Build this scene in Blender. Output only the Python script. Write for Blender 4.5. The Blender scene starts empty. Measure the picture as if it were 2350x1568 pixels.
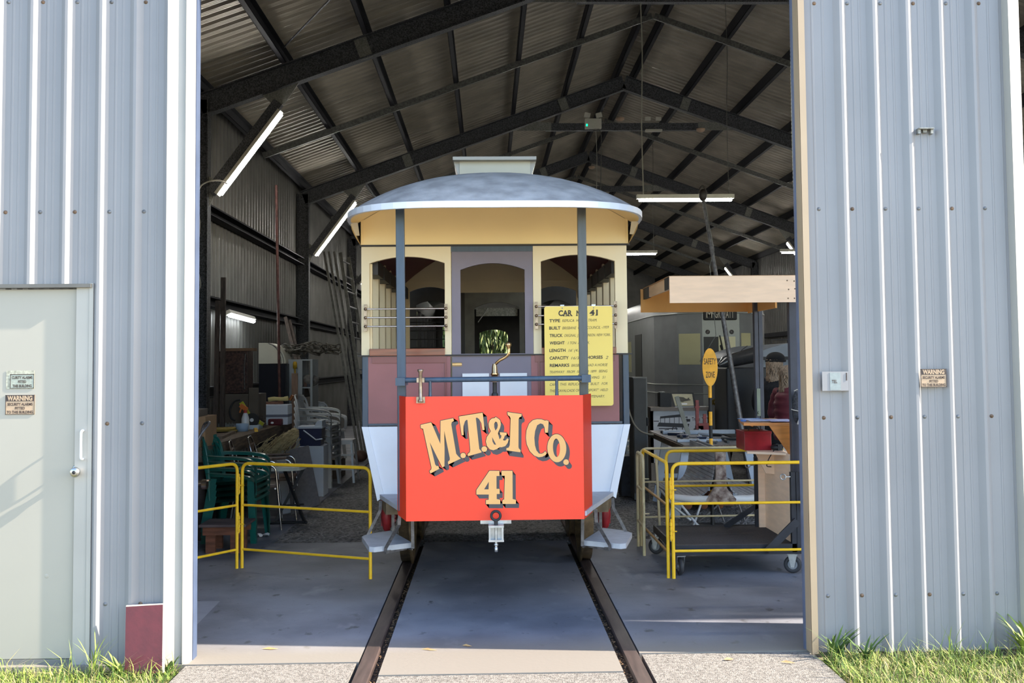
import bpy, math, random
from mathutils import Vector, Matrix
R = math.radians
PI = math.pi
sc = bpy.context.scene
col = sc.collection

# ------------------------------------------------------------------ camera, sky, sun, exposure
F = 2285.0
CAM = Vector((-0.06, -5.78, 1.68))
PITCH, YAW, ROLL, SHIFT = 0.0475, -0.0246, -0.0087, -0.0251
cam_data = bpy.data.cameras.new('camera')
cam = bpy.data.objects.new('camera', cam_data)
col.objects.link(cam)
CR = Matrix.Rotation(YAW, 4, 'Z') @ Matrix.Rotation(PI/2 + PITCH, 4, 'X') @ Matrix.Rotation(ROLL, 4, 'Z')
cam.matrix_world = Matrix.Translation(CAM) @ CR
cam_data.sensor_width = 36.0
cam_data.lens = 36.0 * F / 2350.0
cam_data.shift_y = SHIFT
cam_data.clip_start = 0.05
cam_data.clip_end = 400
sc.camera = cam

sc.view_settings.view_transform = 'Standard'
sc.view_settings.look = 'None'
sc.view_settings.gamma = 1.0
sc.view_settings.use_curve_mapping = False
sc.view_settings.exposure = 1.35

SUN_DIR = Vector((1.0, -0.11, 0.65)).normalized()
w = bpy.data.worlds.new('sky_world'); sc.world = w; w.use_nodes = True
nt = w.node_tree; bg = nt.nodes['Background']
sky = nt.nodes.new('ShaderNodeTexSky'); sky.sky_type = 'NISHITA'; sky.sun_disc = False
sky.sun_elevation = math.asin(SUN_DIR.z)
sky.sun_rotation = math.atan2(SUN_DIR.x, SUN_DIR.y)
sky.air_density = 1.0; sky.dust_density = 0.6; sky.ozone_density = 1.0
nt.links.new(sky.outputs[0], bg.inputs[0]); bg.inputs[1].default_value = 0.31
sd = bpy.data.lights.new('sun', 'SUN'); sun = bpy.data.objects.new('sun', sd); col.objects.link(sun)
sun.rotation_euler = SUN_DIR.to_track_quat('Z', 'Y').to_euler()
sun.location = (8, -2, 9)
sd.energy = 7.5; sd.angle = R(0.53); sd.color = (1.0, 0.90, 0.76)

# ------------------------------------------------------------------ pixel -> place helpers
def ray(px, py):
    x = (px - 1175.0) / F; y = -(py - 784.0 - SHIFT * 2350.0) / F
    return (CR.to_3x3() @ Vector((x, y, -1.0)))
def at(px, py, Y):
    d = ray(px, py); t = (Y - CAM.y) / d.y
    return CAM + d * t
def atz(px, py, z=0.0):
    d = ray(px, py); t = (z - CAM.z) / d.z
    return CAM + d * t
def atx(px, py, X):
    d = ray(px, py); t = (X - CAM.x) / d.x
    return CAM + d * t
def X_(px, Y, py=835): return at(px, py, Y).x
def Z_(py, Y, px=1121): return at(px, py, Y).z
def proj(p):
    q = CR.to_3x3().transposed() @ (Vector(p) - CAM)
    return (1175 + F * q.x / -q.z, 784 + SHIFT*2350 - F * q.y / -q.z)

# ------------------------------------------------------------------ materials
def mat(name, c, rough=0.6, metal=0.0, var=0.12, scale=6.0, bump=0.0, bscale=60.0, c2=None, detail=6.0, emit=None, estr=0.0, stretch=None, spec=None, coat=0.0, lo=0.35, hi=0.65, alpha=None, trans=0.0):
    m = bpy.data.materials.new(name); m.use_nodes = True
    n = m.node_tree.nodes; l = m.node_tree.links; b = n['Principled BSDF']
    b.inputs['Roughness'].default_value = rough; b.inputs['Metallic'].default_value = metal
    if spec is not None: b.inputs['Specular IOR Level'].default_value = spec
    if coat: b.inputs['Coat Weight'].default_value = coat; b.inputs['Coat Roughness'].default_value = 0.15
    if trans: b.inputs['Transmission Weight'].default_value = trans
    tc = n.new('ShaderNodeTexCoord'); mp = n.new('ShaderNodeMapping'); l.new(tc.outputs['Object'], mp.inputs[0])
    if stretch: mp.inputs['Scale'].default_value = stretch
    nz = n.new('ShaderNodeTexNoise'); nz.inputs['Scale'].default_value = scale; nz.inputs['Detail'].default_value = detail
    l.new(mp.outputs[0], nz.inputs['Vector'])
    rp = n.new('ShaderNodeValToRGB'); l.new(nz.outputs['Fac'], rp.inputs[0])
    rp.color_ramp.elements[0].position = lo; rp.color_ramp.elements[1].position = hi
    a = tuple(max(0, x * (1 - var)) for x in c[:3]) + (1,)
    d = (tuple(c2[:3]) + (1,)) if c2 else tuple(min(1, x * (1 + var)) for x in c[:3]) + (1,)
    rp.color_ramp.elements[0].color = a; rp.color_ramp.elements[1].color = d
    l.new(rp.outputs[0], b.inputs['Base Color'])
    if bump:
        n2 = n.new('ShaderNodeTexNoise'); n2.inputs['Scale'].default_value = bscale; n2.inputs['Detail'].default_value = 5
        l.new(mp.outputs[0], n2.inputs['Vector'])
        bp = n.new('ShaderNodeBump'); bp.inputs['Strength'].default_value = bump; bp.inputs['Distance'].default_value = 0.01
        l.new(n2.outputs['Fac'], bp.inputs['Height']); l.new(bp.outputs[0], b.inputs['Normal'])
    if emit:
        b.inputs['Emission Color'].default_value = tuple(emit) + (1,); b.inputs['Emission Strength'].default_value = estr
    return m
def hexc(r, g, b):
    f = lambda v: ((v/255.0)/12.92 if v/255.0 <= 0.04045 else (((v/255.0)+0.055)/1.055)**2.4)
    return (f(r), f(g), f(b))

# ------------------------------------------------------------------ mesh helper
WM = {}
def cat_tag(o, label=None, cat=None, group=None, kind=None):
    if label: o['label'] = label
    if cat: o['category'] = cat
    if group: o['group'] = group
    if kind: o['kind'] = kind
    return o
def thing(name, label, cat, loc=(0,0,0), rz=0.0, group=None):
    o = bpy.data.objects.new(name, None); col.objects.link(o)
    o.location = loc; o.rotation_euler = (0, 0, rz); o.empty_display_size = 0.1
    WM[o.name] = Matrix.Translation(Vector(loc)) @ Matrix.Rotation(rz, 4, 'Z')
    return cat_tag(o, label, cat, group)

class MB:
    def __init__(s): s.v = []; s.f = []; s.sm = []; s.mi = []; s.cur = 0; s.M = None
    def add(s, vs, fs, smooth=False):
        b = len(s.v)
        for p in vs:
            p = Vector(p)
            s.v.append(s.M @ p if s.M is not None else p)
        for f in fs: s.f.append([b + i for i in f]); s.sm.append(smooth); s.mi.append(s.cur)
        return s
    def box(s, x0, x1, y0, y1, z0, z1):
        if x0 > x1: x0, x1 = x1, x0
        if y0 > y1: y0, y1 = y1, y0
        if z0 > z1: z0, z1 = z1, z0
        vs = [(x0,y0,z0),(x1,y0,z0),(x1,y1,z0),(x0,y1,z0),(x0,y0,z1),(x1,y0,z1),(x1,y1,z1),(x0,y1,z1)]
        return s.add(vs, [(0,3,2,1),(4,5,6,7),(0,1,5,4),(1,2,6,5),(2,3,7,6),(3,0,4,7)])
    def cbox(s, c, d, rot=None):
        c = Vector(c); hx, hy, hz = d[0]/2, d[1]/2, d[2]/2
        rot = rot if rot is not None else Matrix.Identity(3)
        vs = [c + rot @ Vector((a*hx, b*hy, e*hz)) for e in (-1,1) for a, b in ((-1,-1),(1,-1),(1,1),(-1,1))]
        return s.add(vs, [(0,3,2,1),(4,5,6,7),(0,1,5,4),(1,2,6,5),(2,3,7,6),(3,0,4,7)])
    def bar(s, p0, p1, wd, ht, up=(0,0,1)):
        p0 = Vector(p0); p1 = Vector(p1); d = (p1 - p0); L = d.length; d.normalize()
        u = Vector(up); sd_ = d.cross(u)
        if sd_.length < 1e-5: sd_ = d.cross(Vector((0,1,0)))
        sd_.normalize(); u = sd_.cross(d).normalized()
        vs = []
        for p in (p0, p1):
            for a, b in ((-1,-1),(1,-1),(1,1),(-1,1)): vs.append(p + sd_*a*wd/2 + u*b*ht/2)
        return s.add(vs, [(0,1,2,3),(7,6,5,4),(0,4,5,1),(1,5,6,2),(2,6,7,3),(3,7,4,0)])
    def tube(s, pts, r, seg=8, closed=False, caps=True):
        pts = [Vector(p) for p in pts]; n = len(pts)
        rs = r if isinstance(r, (list, tuple)) else [r]*n
        rings = []; prev = None
        for i, p in enumerate(pts):
            if closed: t = pts[(i+1) % n] - pts[i-1]
            elif i == 0: t = pts[1] - pts[0]
            elif i == n-1: t = pts[-1] - pts[-2]
            else: t = (pts[i+1]-p).normalized() + (p-pts[i-1]).normalized()
            if t.length < 1e-9: t = Vector((0,0,1))
            t.normalize()
            if prev is None:
                a = Vector((0,0,1)) if abs(t.z) < 0.9 else Vector((1,0,0))
                nrm = (a - t*a.dot(t)).normalized()
            else:
                nrm = prev - t*prev.dot(t)
                if nrm.length < 1e-6: nrm = t.orthogonal()
                nrm.normalize()
            prev = nrm; bn = t.cross(nrm)
            rings.append([p + (nrm*math.cos(2*PI*k/seg) + bn*math.sin(2*PI*k/seg))*rs[i] for k in range(seg)])
        vs = [q for rg in rings for q in rg]; fs = []
        m = n if closed else n-1
        for i in range(m):
            j = (i+1) % n
            for k in range(seg):
                k2 = (k+1) % seg
                fs.append((i*seg+k, i*seg+k2, j*seg+k2, j*seg+k))
        s.add(vs, fs, True)
        if caps and not closed:
            s.add(rings[0], [tuple(reversed(range(seg)))]); s.add(rings[-1], [tuple(range(seg))])
        return s
    def cyl(s, p0, p1, r0, r1=None, seg=20):
        return s.tube([p0, p1], [r0, r1 if r1 is not None else r0], seg)
    def lathe(s, prof, o=(0,0,0), axis=(0,0,1), seg=28):
        o = Vector(o); ax = Vector(axis).normalized(); a = ax.orthogonal().normalized(); b = ax.cross(a)
        vs = []; n = len(prof)
        for r, h in prof:
            for k in range(seg):
                t = 2*PI*k/seg; vs.append(o + ax*h + (a*math.cos(t) + b*math.sin(t))*max(r, 1e-5))
        fs = []
        for i in range(n-1):
            for k in range(seg):
                k2 = (k+1) % seg; fs.append((i*seg+k, i*seg+k2, (i+1)*seg+k2, (i+1)*seg+k))
        return s.add(vs, fs, True)
    def sphere(s, c, r, seg=16, rings=10):
        c = Vector(c); r = Vector(r) if hasattr(r, '__len__') else Vector((r, r, r)); vs = []; fs = []
        for i in range(rings+1):
            th = PI*i/rings
            for k in range(seg):
                ph = 2*PI*k/seg
                vs.append(c + Vector((r.x*math.sin(th)*math.cos(ph), r.y*math.sin(th)*math.sin(ph), r.z*math.cos(th))))
        for i in range(rings):
            for k in range(seg):
                k2 = (k+1) % seg; fs.append((i*seg+k, (i+1)*seg+k, (i+1)*seg+k2, i*seg+k2))
        return s.add(vs, fs, True)
    def prism(s, poly, fn, d0, d1, smooth=False):
        """poly of (a,b); fn(a,b,d) -> point"""
        n = len(poly)
        vs = [fn(a, b, d0) for a, b in poly] + [fn(a, b, d1) for a, b in poly]
        s.add(vs, [tuple(range(n)), tuple(reversed(range(n, 2*n)))])
        return s.add(vs, [(i, n+i, n+(i+1) % n, (i+1) % n) for i in range(n)], smooth)
    def xz(s, poly, y0, y1): return s.prism(poly, lambda a, b, d: (a, d, b), y0, y1)
    def yz(s, poly, x0, x1): return s.prism(poly, lambda a, b, d: (d, a, b), x0, x1)
    def xy(s, poly, z0, z1): return s.prism(poly, lambda a, b, d: (a, b, d), z0, z1)
    def grid(s, P, smooth=True, closed=False):
        nr = len(P); nc = len(P[0]); vs = [p for r_ in P for p in r_]; fs = []
        for i in range(nr-1):
            for j in range(nc if closed else nc-1):
                j2 = (j+1) % nc; fs.append((i*nc+j, i*nc+j2, (i+1)*nc+j2, (i+1)*nc+j))
        return s.add(vs, fs, smooth)
    def archpanel(s, x0, x1, z0, z1, ox0, ox1, oz0, oz1, rise, y0, y1, n=10):
        """a panel in xz with an opening whose top is an arch; oz1 = springing height"""
        s.box(x0, ox0, y0, y1, z0, z1); s.box(ox1, x1, y0, y1, z0, z1)
        if oz0 > z0: s.box(ox0, ox1, y0, y1, z0, oz0)
        xs = [ox0 + (ox1-ox0)*i/n for i in range(n+1)]
        zs = [oz1 + rise*(1 - (2*i/n-1)**2) for i in range(n+1)]
        poly = list(zip(xs, zs))
        for i in range(n):
            s.xz([poly[i], poly[i+1], (xs[i+1], z1), (xs[i], z1)], y0, y1)
        return s
    def build(s, name, m, parent=None, bevel=0.0, seg=2, origin=None):
        me = bpy.data.meshes.new(name)
        o = bpy.data.objects.new(name, me); col.objects.link(o)
        if parent is not None:
            W = WM.get(parent.name, Matrix.Identity(4)); inv = W.inverted()
            WM[o.name] = W
            o.parent = parent
            vs = [inv @ p for p in s.v]
        else:
            if origin is None:
                xs = [p.x for p in s.v]; ys = [p.y for p in s.v]; zs = [p.z for p in s.v]
                origin = Vector(((min(xs)+max(xs))/2, (min(ys)+max(ys))/2, min(zs)))
            origin = Vector(origin)
            o.location = origin; vs = [p - origin for p in s.v]
            WM[o.name] = Matrix.Translation(origin)
        me.from_pydata([tuple(p) for p in vs], [], s.f)
        for i, p in enumerate(me.polygons):
            p.use_smooth = s.sm[i]; p.material_index = s.mi[i]
        ms = m if isinstance(m, (list, tuple)) else [m]
        for k in ms: me.materials.append(k)
        me.update()
        if bevel:
            b = o.modifiers.new('bevel', 'BEVEL'); b.width = bevel; b.segments = seg; b.limit_method = 'ANGLE'; b.angle_limit = R(40)
        return o
def local(m):
    """builder in the local frame of an empty (copies of the world matrix)"""
    b = MB(); b.M = m; return b
def struct(o, label=None): o['kind'] = 'structure'; return o
def copy_tree(o, parent=None):
    c = o.copy(); col.objects.link(c)
    c.parent = parent
    WM[c.name] = WM.get(o.name, Matrix.Identity(4))
    for ch in list(o.children): copy_tree(ch, c)
    return c
def text_mb(mb, s, size, fn, bold=0.0, shear=0.0, width=None, depth=0.0, spacing=1.0):
    """flat letters mapped through fn(a,b) -> world point; a right, b up"""
    cu = bpy.data.curves.new('t', 'FONT'); cu.body = s; cu.size = size; cu.offset = bold; cu.shear = shear
    cu.space_character = spacing; cu.resolution_u = 3
    ob = bpy.data.objects.new('t', cu); col.objects.link(ob)
    dg = bpy.context.evaluated_depsgraph_get(); dg.update()
    me = bpy.data.meshes.new_from_object(ob.evaluated_get(dg))
    xs = [v.co.x for v in me.vertices]
    if xs:
        k = (width/(max(xs)-min(xs))) if width else 1.0; x0 = min(xs)
        mb.add([fn((v.co.x-x0)*k, v.co.y) for v in me.vertices], [tuple(p.vertices) for p in me.polygons])
    bpy.data.objects.remove(ob); bpy.data.curves.remove(cu); bpy.data.meshes.remove(me)
    return mb
def bez(p0, p1, p2, p3, n=10):
    out = []
    for i in range(n+1):
        t = i/n; u = 1-t
        out.append(Vector(p0)*u**3 + Vector(p1)*3*u*u*t + Vector(p2)*3*u*t*t + Vector(p3)*t**3)
    return out
def catmull(pts, n=6, closed=False):
    pts = [Vector(p) for p in pts]; out = []; m = len(pts)
    for i in range(m if closed else m-1):
        p1 = pts[i]; p2 = pts[(i+1) % m]
        p0 = pts[i-1] if (i > 0 or closed) else p1*2-p2
        p3 = pts[(i+2) % m] if (i+2 < m or closed) else p2*2-p1
        for k in range(n):
            t = k/n
            out.append(0.5*((2*p1)+(p2-p0)*t+(2*p0-5*p1+4*p2-p3)*t*t+(3*p1-p0-3*p2+p3)*t**3))
    if not closed: out.append(pts[-1])
    return out
def rounded(pts, r, n=5):
    """polyline with rounded corners"""
    pts = [Vector(p) for p in pts]; out = [pts[0]]
    for i in range(1, len(pts)-1):
        a = (pts[i-1]-pts[i]); b = (pts[i+1]-pts[i]); rr = min(r, a.length*.49, b.length*.49)
        p = pts[i]+a.normalized()*rr; q = pts[i]+b.normalized()*rr
        for k in range(n+1):
            t = k/n; out.append(p*(1-t)**2 + pts[i]*2*t*(1-t) + q*t*t)
    out.append(pts[-1]); return out
# ================================================================== materials of the shell
M_sheet = mat('cream_painted_steel_sheet', hexc(129, 128, 129), 0.42, 0.0, 0.05, 1.3, spec=0.5)
M_sheet_in = mat('galvanised_roof_sheet', (0.40, 0.355, 0.285), 0.45, 0.2, 0.14, 2.0, bump=0.05, bscale=30)
M_wall_in = mat('galvanised_wall_sheet', (0.20, 0.195, 0.185), 0.42, 0.35, 0.14, 2.0, bump=0.05, bscale=30)
M_steel = mat('dark_structural_steel', (0.068, 0.070, 0.078), 0.6, 0.1, 0.7, 70.0, detail=2)
M_purlin = mat('black_purlin_steel', (0.010, 0.010, 0.016), 0.75, 0.0, 0.2, 10.0)
M_bridge = mat('dull_galvanised_channel', (0.13, 0.13, 0.12), 0.5, 0.4, 0.3, 30.0)
M_plate = mat('grey_gusset_plate', (0.22, 0.22, 0.20), 0.55, 0.3, 0.3, 60.0)
M_flash = mat('cream_flashing', hexc(158, 154, 146), 0.4, 0.0, 0.05, 2.0)
M_flashb = mat('beige_flashing', hexc(158, 138, 112), 0.45, 0.0, 0.05, 2.0)
M_door = mat('pale_grey_door_paint', hexc(154, 149, 137), 0.42, 0.0, 0.03, 1.6, bump=0.02, bscale=6)
M_screw = mat('rusty_screw_head', (0.16, 0.10, 0.06), 0.6, 0.3, 0.3, 50)
M_screwg = mat('grey_screw_head', (0.17, 0.17, 0.17), 0.5, 0.4, 0.3, 50)
def floor_mat():
    m = mat('stained_floor_concrete', (0.165, 0.17, 0.205), 0.62, 0.0, 0.22, 1.6, bump=0.12, bscale=40, detail=10, c2=(0.235, 0.24, 0.275))
    n = m.node_tree.nodes; l = m.node_tree.links; b = n['Principled BSDF']; base = b.inputs['Base Color'].links[0].from_socket
    tc = n.new('ShaderNodeNewGeometry')
    def mixc(fac, a, col_, f=1.0):
        mx = n.new('ShaderNodeMix'); mx.data_type = 'RGBA'; l.new(fac, mx.inputs[0]); l.new(a, mx.inputs[6]); mx.inputs[7].default_value = col_; return mx.outputs[2]
    def spots(scale, p0, p1, stretch):
        mp = n.new('ShaderNodeMapping'); mp.inputs['Scale'].default_value = stretch; l.new(tc.outputs['Position'], mp.inputs[0])
        nz = n.new('ShaderNodeTexNoise'); nz.inputs['Scale'].default_value = scale; nz.inputs['Detail'].default_value = 7; l.new(mp.outputs[0], nz.inputs['Vector'])
        r = n.new('ShaderNodeMapRange'); r.inputs[1].default_value = p0; r.inputs[2].default_value = p1; l.new(nz.outputs[0], r.inputs[0]); return r.outputs[0]
    c1 = mixc(spots(3.2, .60, .74, (1, .6, 1)), base, (.30, .30, .32, 1))
    c2 = mixc(spots(9.0, .64, .72, (1, .7, 1)), c1, (.07, .07, .08, 1))
    c3 = mixc(spots(60., .66, .74, (1, 1, 1)), c2, (.06, .055, .06, 1))
    # tan weathering plus warm sunlight painted into the slab colour at the doorway
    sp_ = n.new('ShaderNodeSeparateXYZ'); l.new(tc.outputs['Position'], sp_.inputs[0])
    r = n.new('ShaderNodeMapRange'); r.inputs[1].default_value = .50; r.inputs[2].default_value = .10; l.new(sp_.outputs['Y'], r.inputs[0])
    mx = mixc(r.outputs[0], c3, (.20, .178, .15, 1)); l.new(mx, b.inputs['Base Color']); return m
M_conc = floor_mat()
M_apron = mat('weathered_apron_concrete', (0.165, 0.145, 0.122), 0.9, 0.0, 0.45, 60.0, bump=0.9, bscale=140, detail=12, c2=(0.245, 0.22, 0.19), lo=.3, hi=.6)
M_dirt = mat('dark_leaf_litter', (0.05, 0.038, 0.028), 0.95, 0.0, 0.5, 60.0, bump=0.8, bscale=120, c2=(0.14, 0.10, 0.07))
M_rail = mat('worn_rail_steel', (0.07, 0.048, 0.042), 0.5, 0.4, 0.3, 4.0, stretch=(8, 1, 8))
M_soil = mat('grassy_soil', (0.16, 0.15, 0.07), 0.95, 0.0, 0.4, 12.0, bump=0.6, bscale=60)
M_led = mat('lit_tube_diffuser', (1, 1, 1), 0.4, emit=(1.0, 0.98, 0.92), estr=50.0)
M_ledsoft = mat('dim_tube_diffuser', (1, 1, 1), 0.4, emit=(0.9, 0.97, 1.0), estr=14.0)
M_ledbody = mat('white_lamp_body', (0.62, 0.60, 0.52), 0.5, 0.0, 0.04)
M_black = mat('black_rubber', (0.012, 0.012, 0.014), 0.6)
M_white = mat('white_gloss', (0.75, 0.76, 0.78), 0.4, 0.0, 0.03)
M_galv = mat('shiny_zinc', (0.45, 0.46, 0.47), 0.35, 0.8, 0.15, 20)

# gravel: stones as bump and colour
def gravel_mat():
    m = bpy.data.materials.new('loose_grey_gravel'); m.use_nodes = True
    n = m.node_tree.nodes; l = m.node_tree.links; b = n['Principled BSDF']; b.inputs['Roughness'].default_value = 0.85
    tc = n.new('ShaderNodeTexCoord'); v = n.new('ShaderNodeTexVoronoi'); v.inputs['Scale'].default_value = 42
    l.new(tc.outputs['Object'], v.inputs['Vector'])
    rp = n.new('ShaderNodeValToRGB'); l.new(v.outputs['Color'], rp.inputs[0])
    rp.color_ramp.elements[0].color = (0.05, 0.05, 0.055, 1); rp.color_ramp.elements[1].color = (0.34, 0.33, 0.33, 1)
    l.new(rp.outputs[0], b.inputs['Base Color'])
    bp = n.new('ShaderNodeBump'); bp.inputs['Strength'].default_value = 1.0; bp.inputs['Distance'].default_value = 0.02; bp.invert = True
    l.new(v.outputs['Distance'], bp.inputs['Height']); l.new(bp.outputs[0], b.inputs['Normal'])
    return m
M_gravel = gravel_mat()

# ================================================================== geometry of the shed
WX0, WX1, SHED_Y = -3.95, 9.55, 43.8
RX = 2.80                                     # ridge
def zb(x): return 7.30 - 0.36 * abs(x - RX)   # underside of the rafters
def zroof(x): return zb(x) + 0.60

RIB = 0.198
def rib_profile(c0, a, b, h=0.030, base=0.078, top=0.016, period=RIB):
    """points (x, height) of a trapezoid ribbed sheet between a and b, ribs centred at c0 + k*period"""
    pts = [(a, 0.0)]; k = math.ceil((a + base/2 - c0) / period)
    def pan(x0, x1):
        if x1 - x0 < 0.1: return []
        w_ = x1 - x0; out = []
        for t in (1/3, 2/3):
            c = x0 + w_*t; out += [(c-0.008, 0), (c-0.004, 0.0025), (c+0.004, 0.0025), (c+0.008, 0)]
        return out
    last = a
    while c0 + k*period + base/2 <= b + 1e-6:
        c = c0 + k*period
        pts += pan(last, c-base/2)
        pts += [(c-base/2, 0), (c-top/2, h), (c+top/2, h), (c+base/2, 0)]; last = c+base/2; k += 1
    pts += pan(last, b); pts.append((b, 0.0)); return pts
def sheet_xz(mb, c0, x0, x1, z0, z1, y=0.0):
    p = rib_profile(c0, x0, x1)
    mb.grid([[(x, y-h, z0) for x, h in p], [(x, y-h, z1) for x, h in p]], smooth=False)
    return mb

# ---- front wall, left and right of the opening
CL, CRr = -2.688, 1.845
mb = MB(); sheet_xz(mb, CL, -4.3, -2.335, 2.155, 4.47); sheet_xz(mb, CL, -2.335, -1.79, 0.0, 4.47)
wfl = struct(mb.build('wall_front', M_sheet)); wfl['label'] = 'cream ribbed steel front wall left of the doorway'
mb = MB(); sheet_xz(mb, CRr, 1.815, 3.06, 0.0, 4.47)
wfr = struct(mb.build('wall_front', M_sheet)); wfr['label'] = 'cream ribbed steel front wall right of the doorway'
# gable above the openings
mb = MB()
mb.xz([(-4.3, 4.47), (9.6, 4.47), (9.6, zroof(9.6)), (RX, zroof(RX)), (-4.3, zroof(-4.3))], -0.01, 0.02)
struct(mb.build('wall_gable', M_sheet))
# screws
for wall, c0, ks, pys in ((wfl, CL, range(-5, 5), (5, 486, 972, 1386)), (wfr, CRr, range(0, 7), (8, 479, 957, 1365))):
    for k in ks:
        x = c0 + k*RIB
        for i, py in enumerate(pys):
            z = Z_(py, 0.0, 300 if wall is wfl else 2100)
            xx = x + 0.05
            if wall is wfl and (xx > -1.80 or (xx < -2.33 and z < 2.16)): continue
            if wall is wfr and xx > 3.03: continue
            s = MB(); s.lathe([(0.0, 0.006), (0.005, 0.006), (0.0065, 0.003), (0.011, 0.0025), (0.0115, 0.0)], (xx, 0.0, z), (0, -1, 0), 10)
            s.build('screw', M_screw if (k*7+i*3) % 5 < 2 else M_screwg, wall)

# ---- flashings beside the opening
prof_l = [(-1.915, 0.0), (-1.898, -.056), (-1.812, -.024), (-1.802, -.024), (-1.796, -.040), (-1.765, -.026), (-1.765, .07)]
mb = MB(); mb.grid([[(a, b, 0.0) for a, b in prof_l], [(a, b, 4.47) for a, b in prof_l]], smooth=False); mb.grid([[(a+.002, b+.003, 0.0) for a, b in prof_l], [(a+.002, b+.003, 4.47) for a, b in prof_l]], smooth=False)
t1 = struct(mb.build('trim_1', M_flash)); t1['label'] = 'white corner flashing on the left edge of the doorway'
mb = MB(); mb.box(-1.763, -1.7585, 0.04, 0.12, 0.0, 4.47)
struct(mb.build('trim_2', mat('dark_blue_door_frame', (0.05, 0.07, 0.12), 0.5)))['label'] = 'thin dark blue frame inside the left flashing'
mb = MB(); mb.box(1.782, 1.822, -0.036, -0.030, 0.0, 4.47); mb.box(1.7815, 1.7845, -0.036, 0.06, 0.0, 4.47)
t3 = struct(mb.build('trim_3', M_flashb)); t3['label'] = 'beige corner flashing on the right edge of the doorway'
mb = MB(); mb.box(1.774, 1.783, 0.06, 0.09, 0.0, 4.47); mb.box(1.783, 1.86, 0.062, 0.09, 0.0, 4.47); mb.box(1.86, 1.95, 0.10, 0.29, 0.0, 4.47)  # set-back box is unseen, placed to cast the floor shadow edge
struct(mb.build('trim_4', mat('blue_grey_door_post', (0.09, 0.11, 0.17), 0.5)))['label'] = 'blue grey steel door post behind the right flashing, with an unseen set-back box added to cast shadow'
prof_r = [(3.02, 0.0), (3.032, -.055), (3.112, -.024), (3.116, .06)]
mb = MB(); mb.grid([[(a, b, 0.0) for a, b in prof_r], [(a, b, 4.47) for a, b in prof_r]], smooth=False); mb.grid([[(a+.002, b+.003, 0.0) for a, b in prof_r], [(a+.002, b+.003, 4.47) for a, b in prof_r]], smooth=False)
struct(mb.build('trim_5', M_flash))['label'] = 'white corner flashing at the far right of the right wall'
mb = MB(); mb.box(3.05, 3.11, 0.07, 0.50, 0.0, 4.47)  # unseen post, depth chosen to leave a thin slit of sun on the floor
struct(mb.build('added_unseen_post', M_steel))['label'] = 'unseen dark steel post added at the second doorway to shape light'
mb = MB(); mb.box(-2.42, -2.335, -0.012, -0.009, -0.02, 2.15); mb.box(-2.345, -2.322, -0.018, 0.012, -0.0, 2.16)
struct(mb.build('trim_7', M_flash))['label'] = 'pale jamb flashing beside the grey door'
mb = MB(); mb.box(-4.3, -2.33, -0.036, 0.02, 2.135, 2.156)
struct(mb.build('trim_8', mat('dark_head_flashing', (0.10, 0.095, 0.085), 0.5)))['label'] = 'dark head flashing above the grey door'

# ---- grey metal door
Zb = 0.03
door = MB().box(-3.25, -2.362, 0.004, 0.044, Zb, 2.128).build('door_1', M_door, bevel=0.003); struct(door)
door['label'] = 'pale grey flat metal door in the left wall'
mb = MB(); mb.box(-2.360, -2.348, -0.004, 0.05, 0.0, 2.135); mb.box(-4.3, -3.256, 0.0, 0.05, 0.0, 2.135)
mb.build('door_frame', M_door, door)
mb = MB(); mb.box(-3.25, -2.36, 0.0, 0.05, -0.02, 0.028); mb.build('door_sill', mat('grey_sill', (0.13, 0.13, 0.12), 0.8), door)
hx = X_(193, 0, 1020); z0, z1 = Z_(1053, 0, 190), Z_(988, 0, 190)
mb = MB(); mb.tube(rounded([(hx, 0.004, z0), (hx, -0.045, z0), (hx, -0.045, z1), (hx, 0.004, z1)], 0.018), 0.0065, 10)
for z in (z0, z1): mb.lathe([(0.0, 0.006), (0.016, 0.006), (0.019, 0.0)], (hx, 0.004, z), (0, -1, 0), 18)
h = mb.build('door_handle', M_white, door); h['label'] = 'white pull handle'
kx, kz = X_(180, 0, 1082), Z_(1082, 0, 180)
mb = MB(); mb.lathe([(0.0, 0.0), (0.042, 0.0), (0.042, 0.004), (0.036, 0.012), (0.016, 0.016), (0.016, 0.032), (0.026, 0.040), (0.029, 0.052), (0.024, 0.064), (0.012, 0.068), (0.0, 0.068)], (kx, 0.004, kz), (0, -1, 0), 28)
k = mb.build('door_knob', mat('satin_steel', (0.5, 0.49, 0.46), 0.3, 1.0, 0.03), door); k['label'] = 'round satin steel door knob'
mb = MB(); mb.lathe([(0.0, 0.07), (0.010, 0.0695), (0.011, 0.066)], (kx, 0.004, kz), (0, -1, 0), 16); mb.build('key_slot', M_black, k)
mb = MB(); mb.cbox((X_(213, 0, 1082), -0.003, kz), (0.008, 0.01, 0.03)); mb.build('latch_plate', M_galv, door)
mb = MB(); mb.sphere((X_(106, 0, 1323), 0.004, Z_(1323, 0, 106)), (0.012, 0.0015, 0.012)); mb.build('dent', M_door, door)

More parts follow.
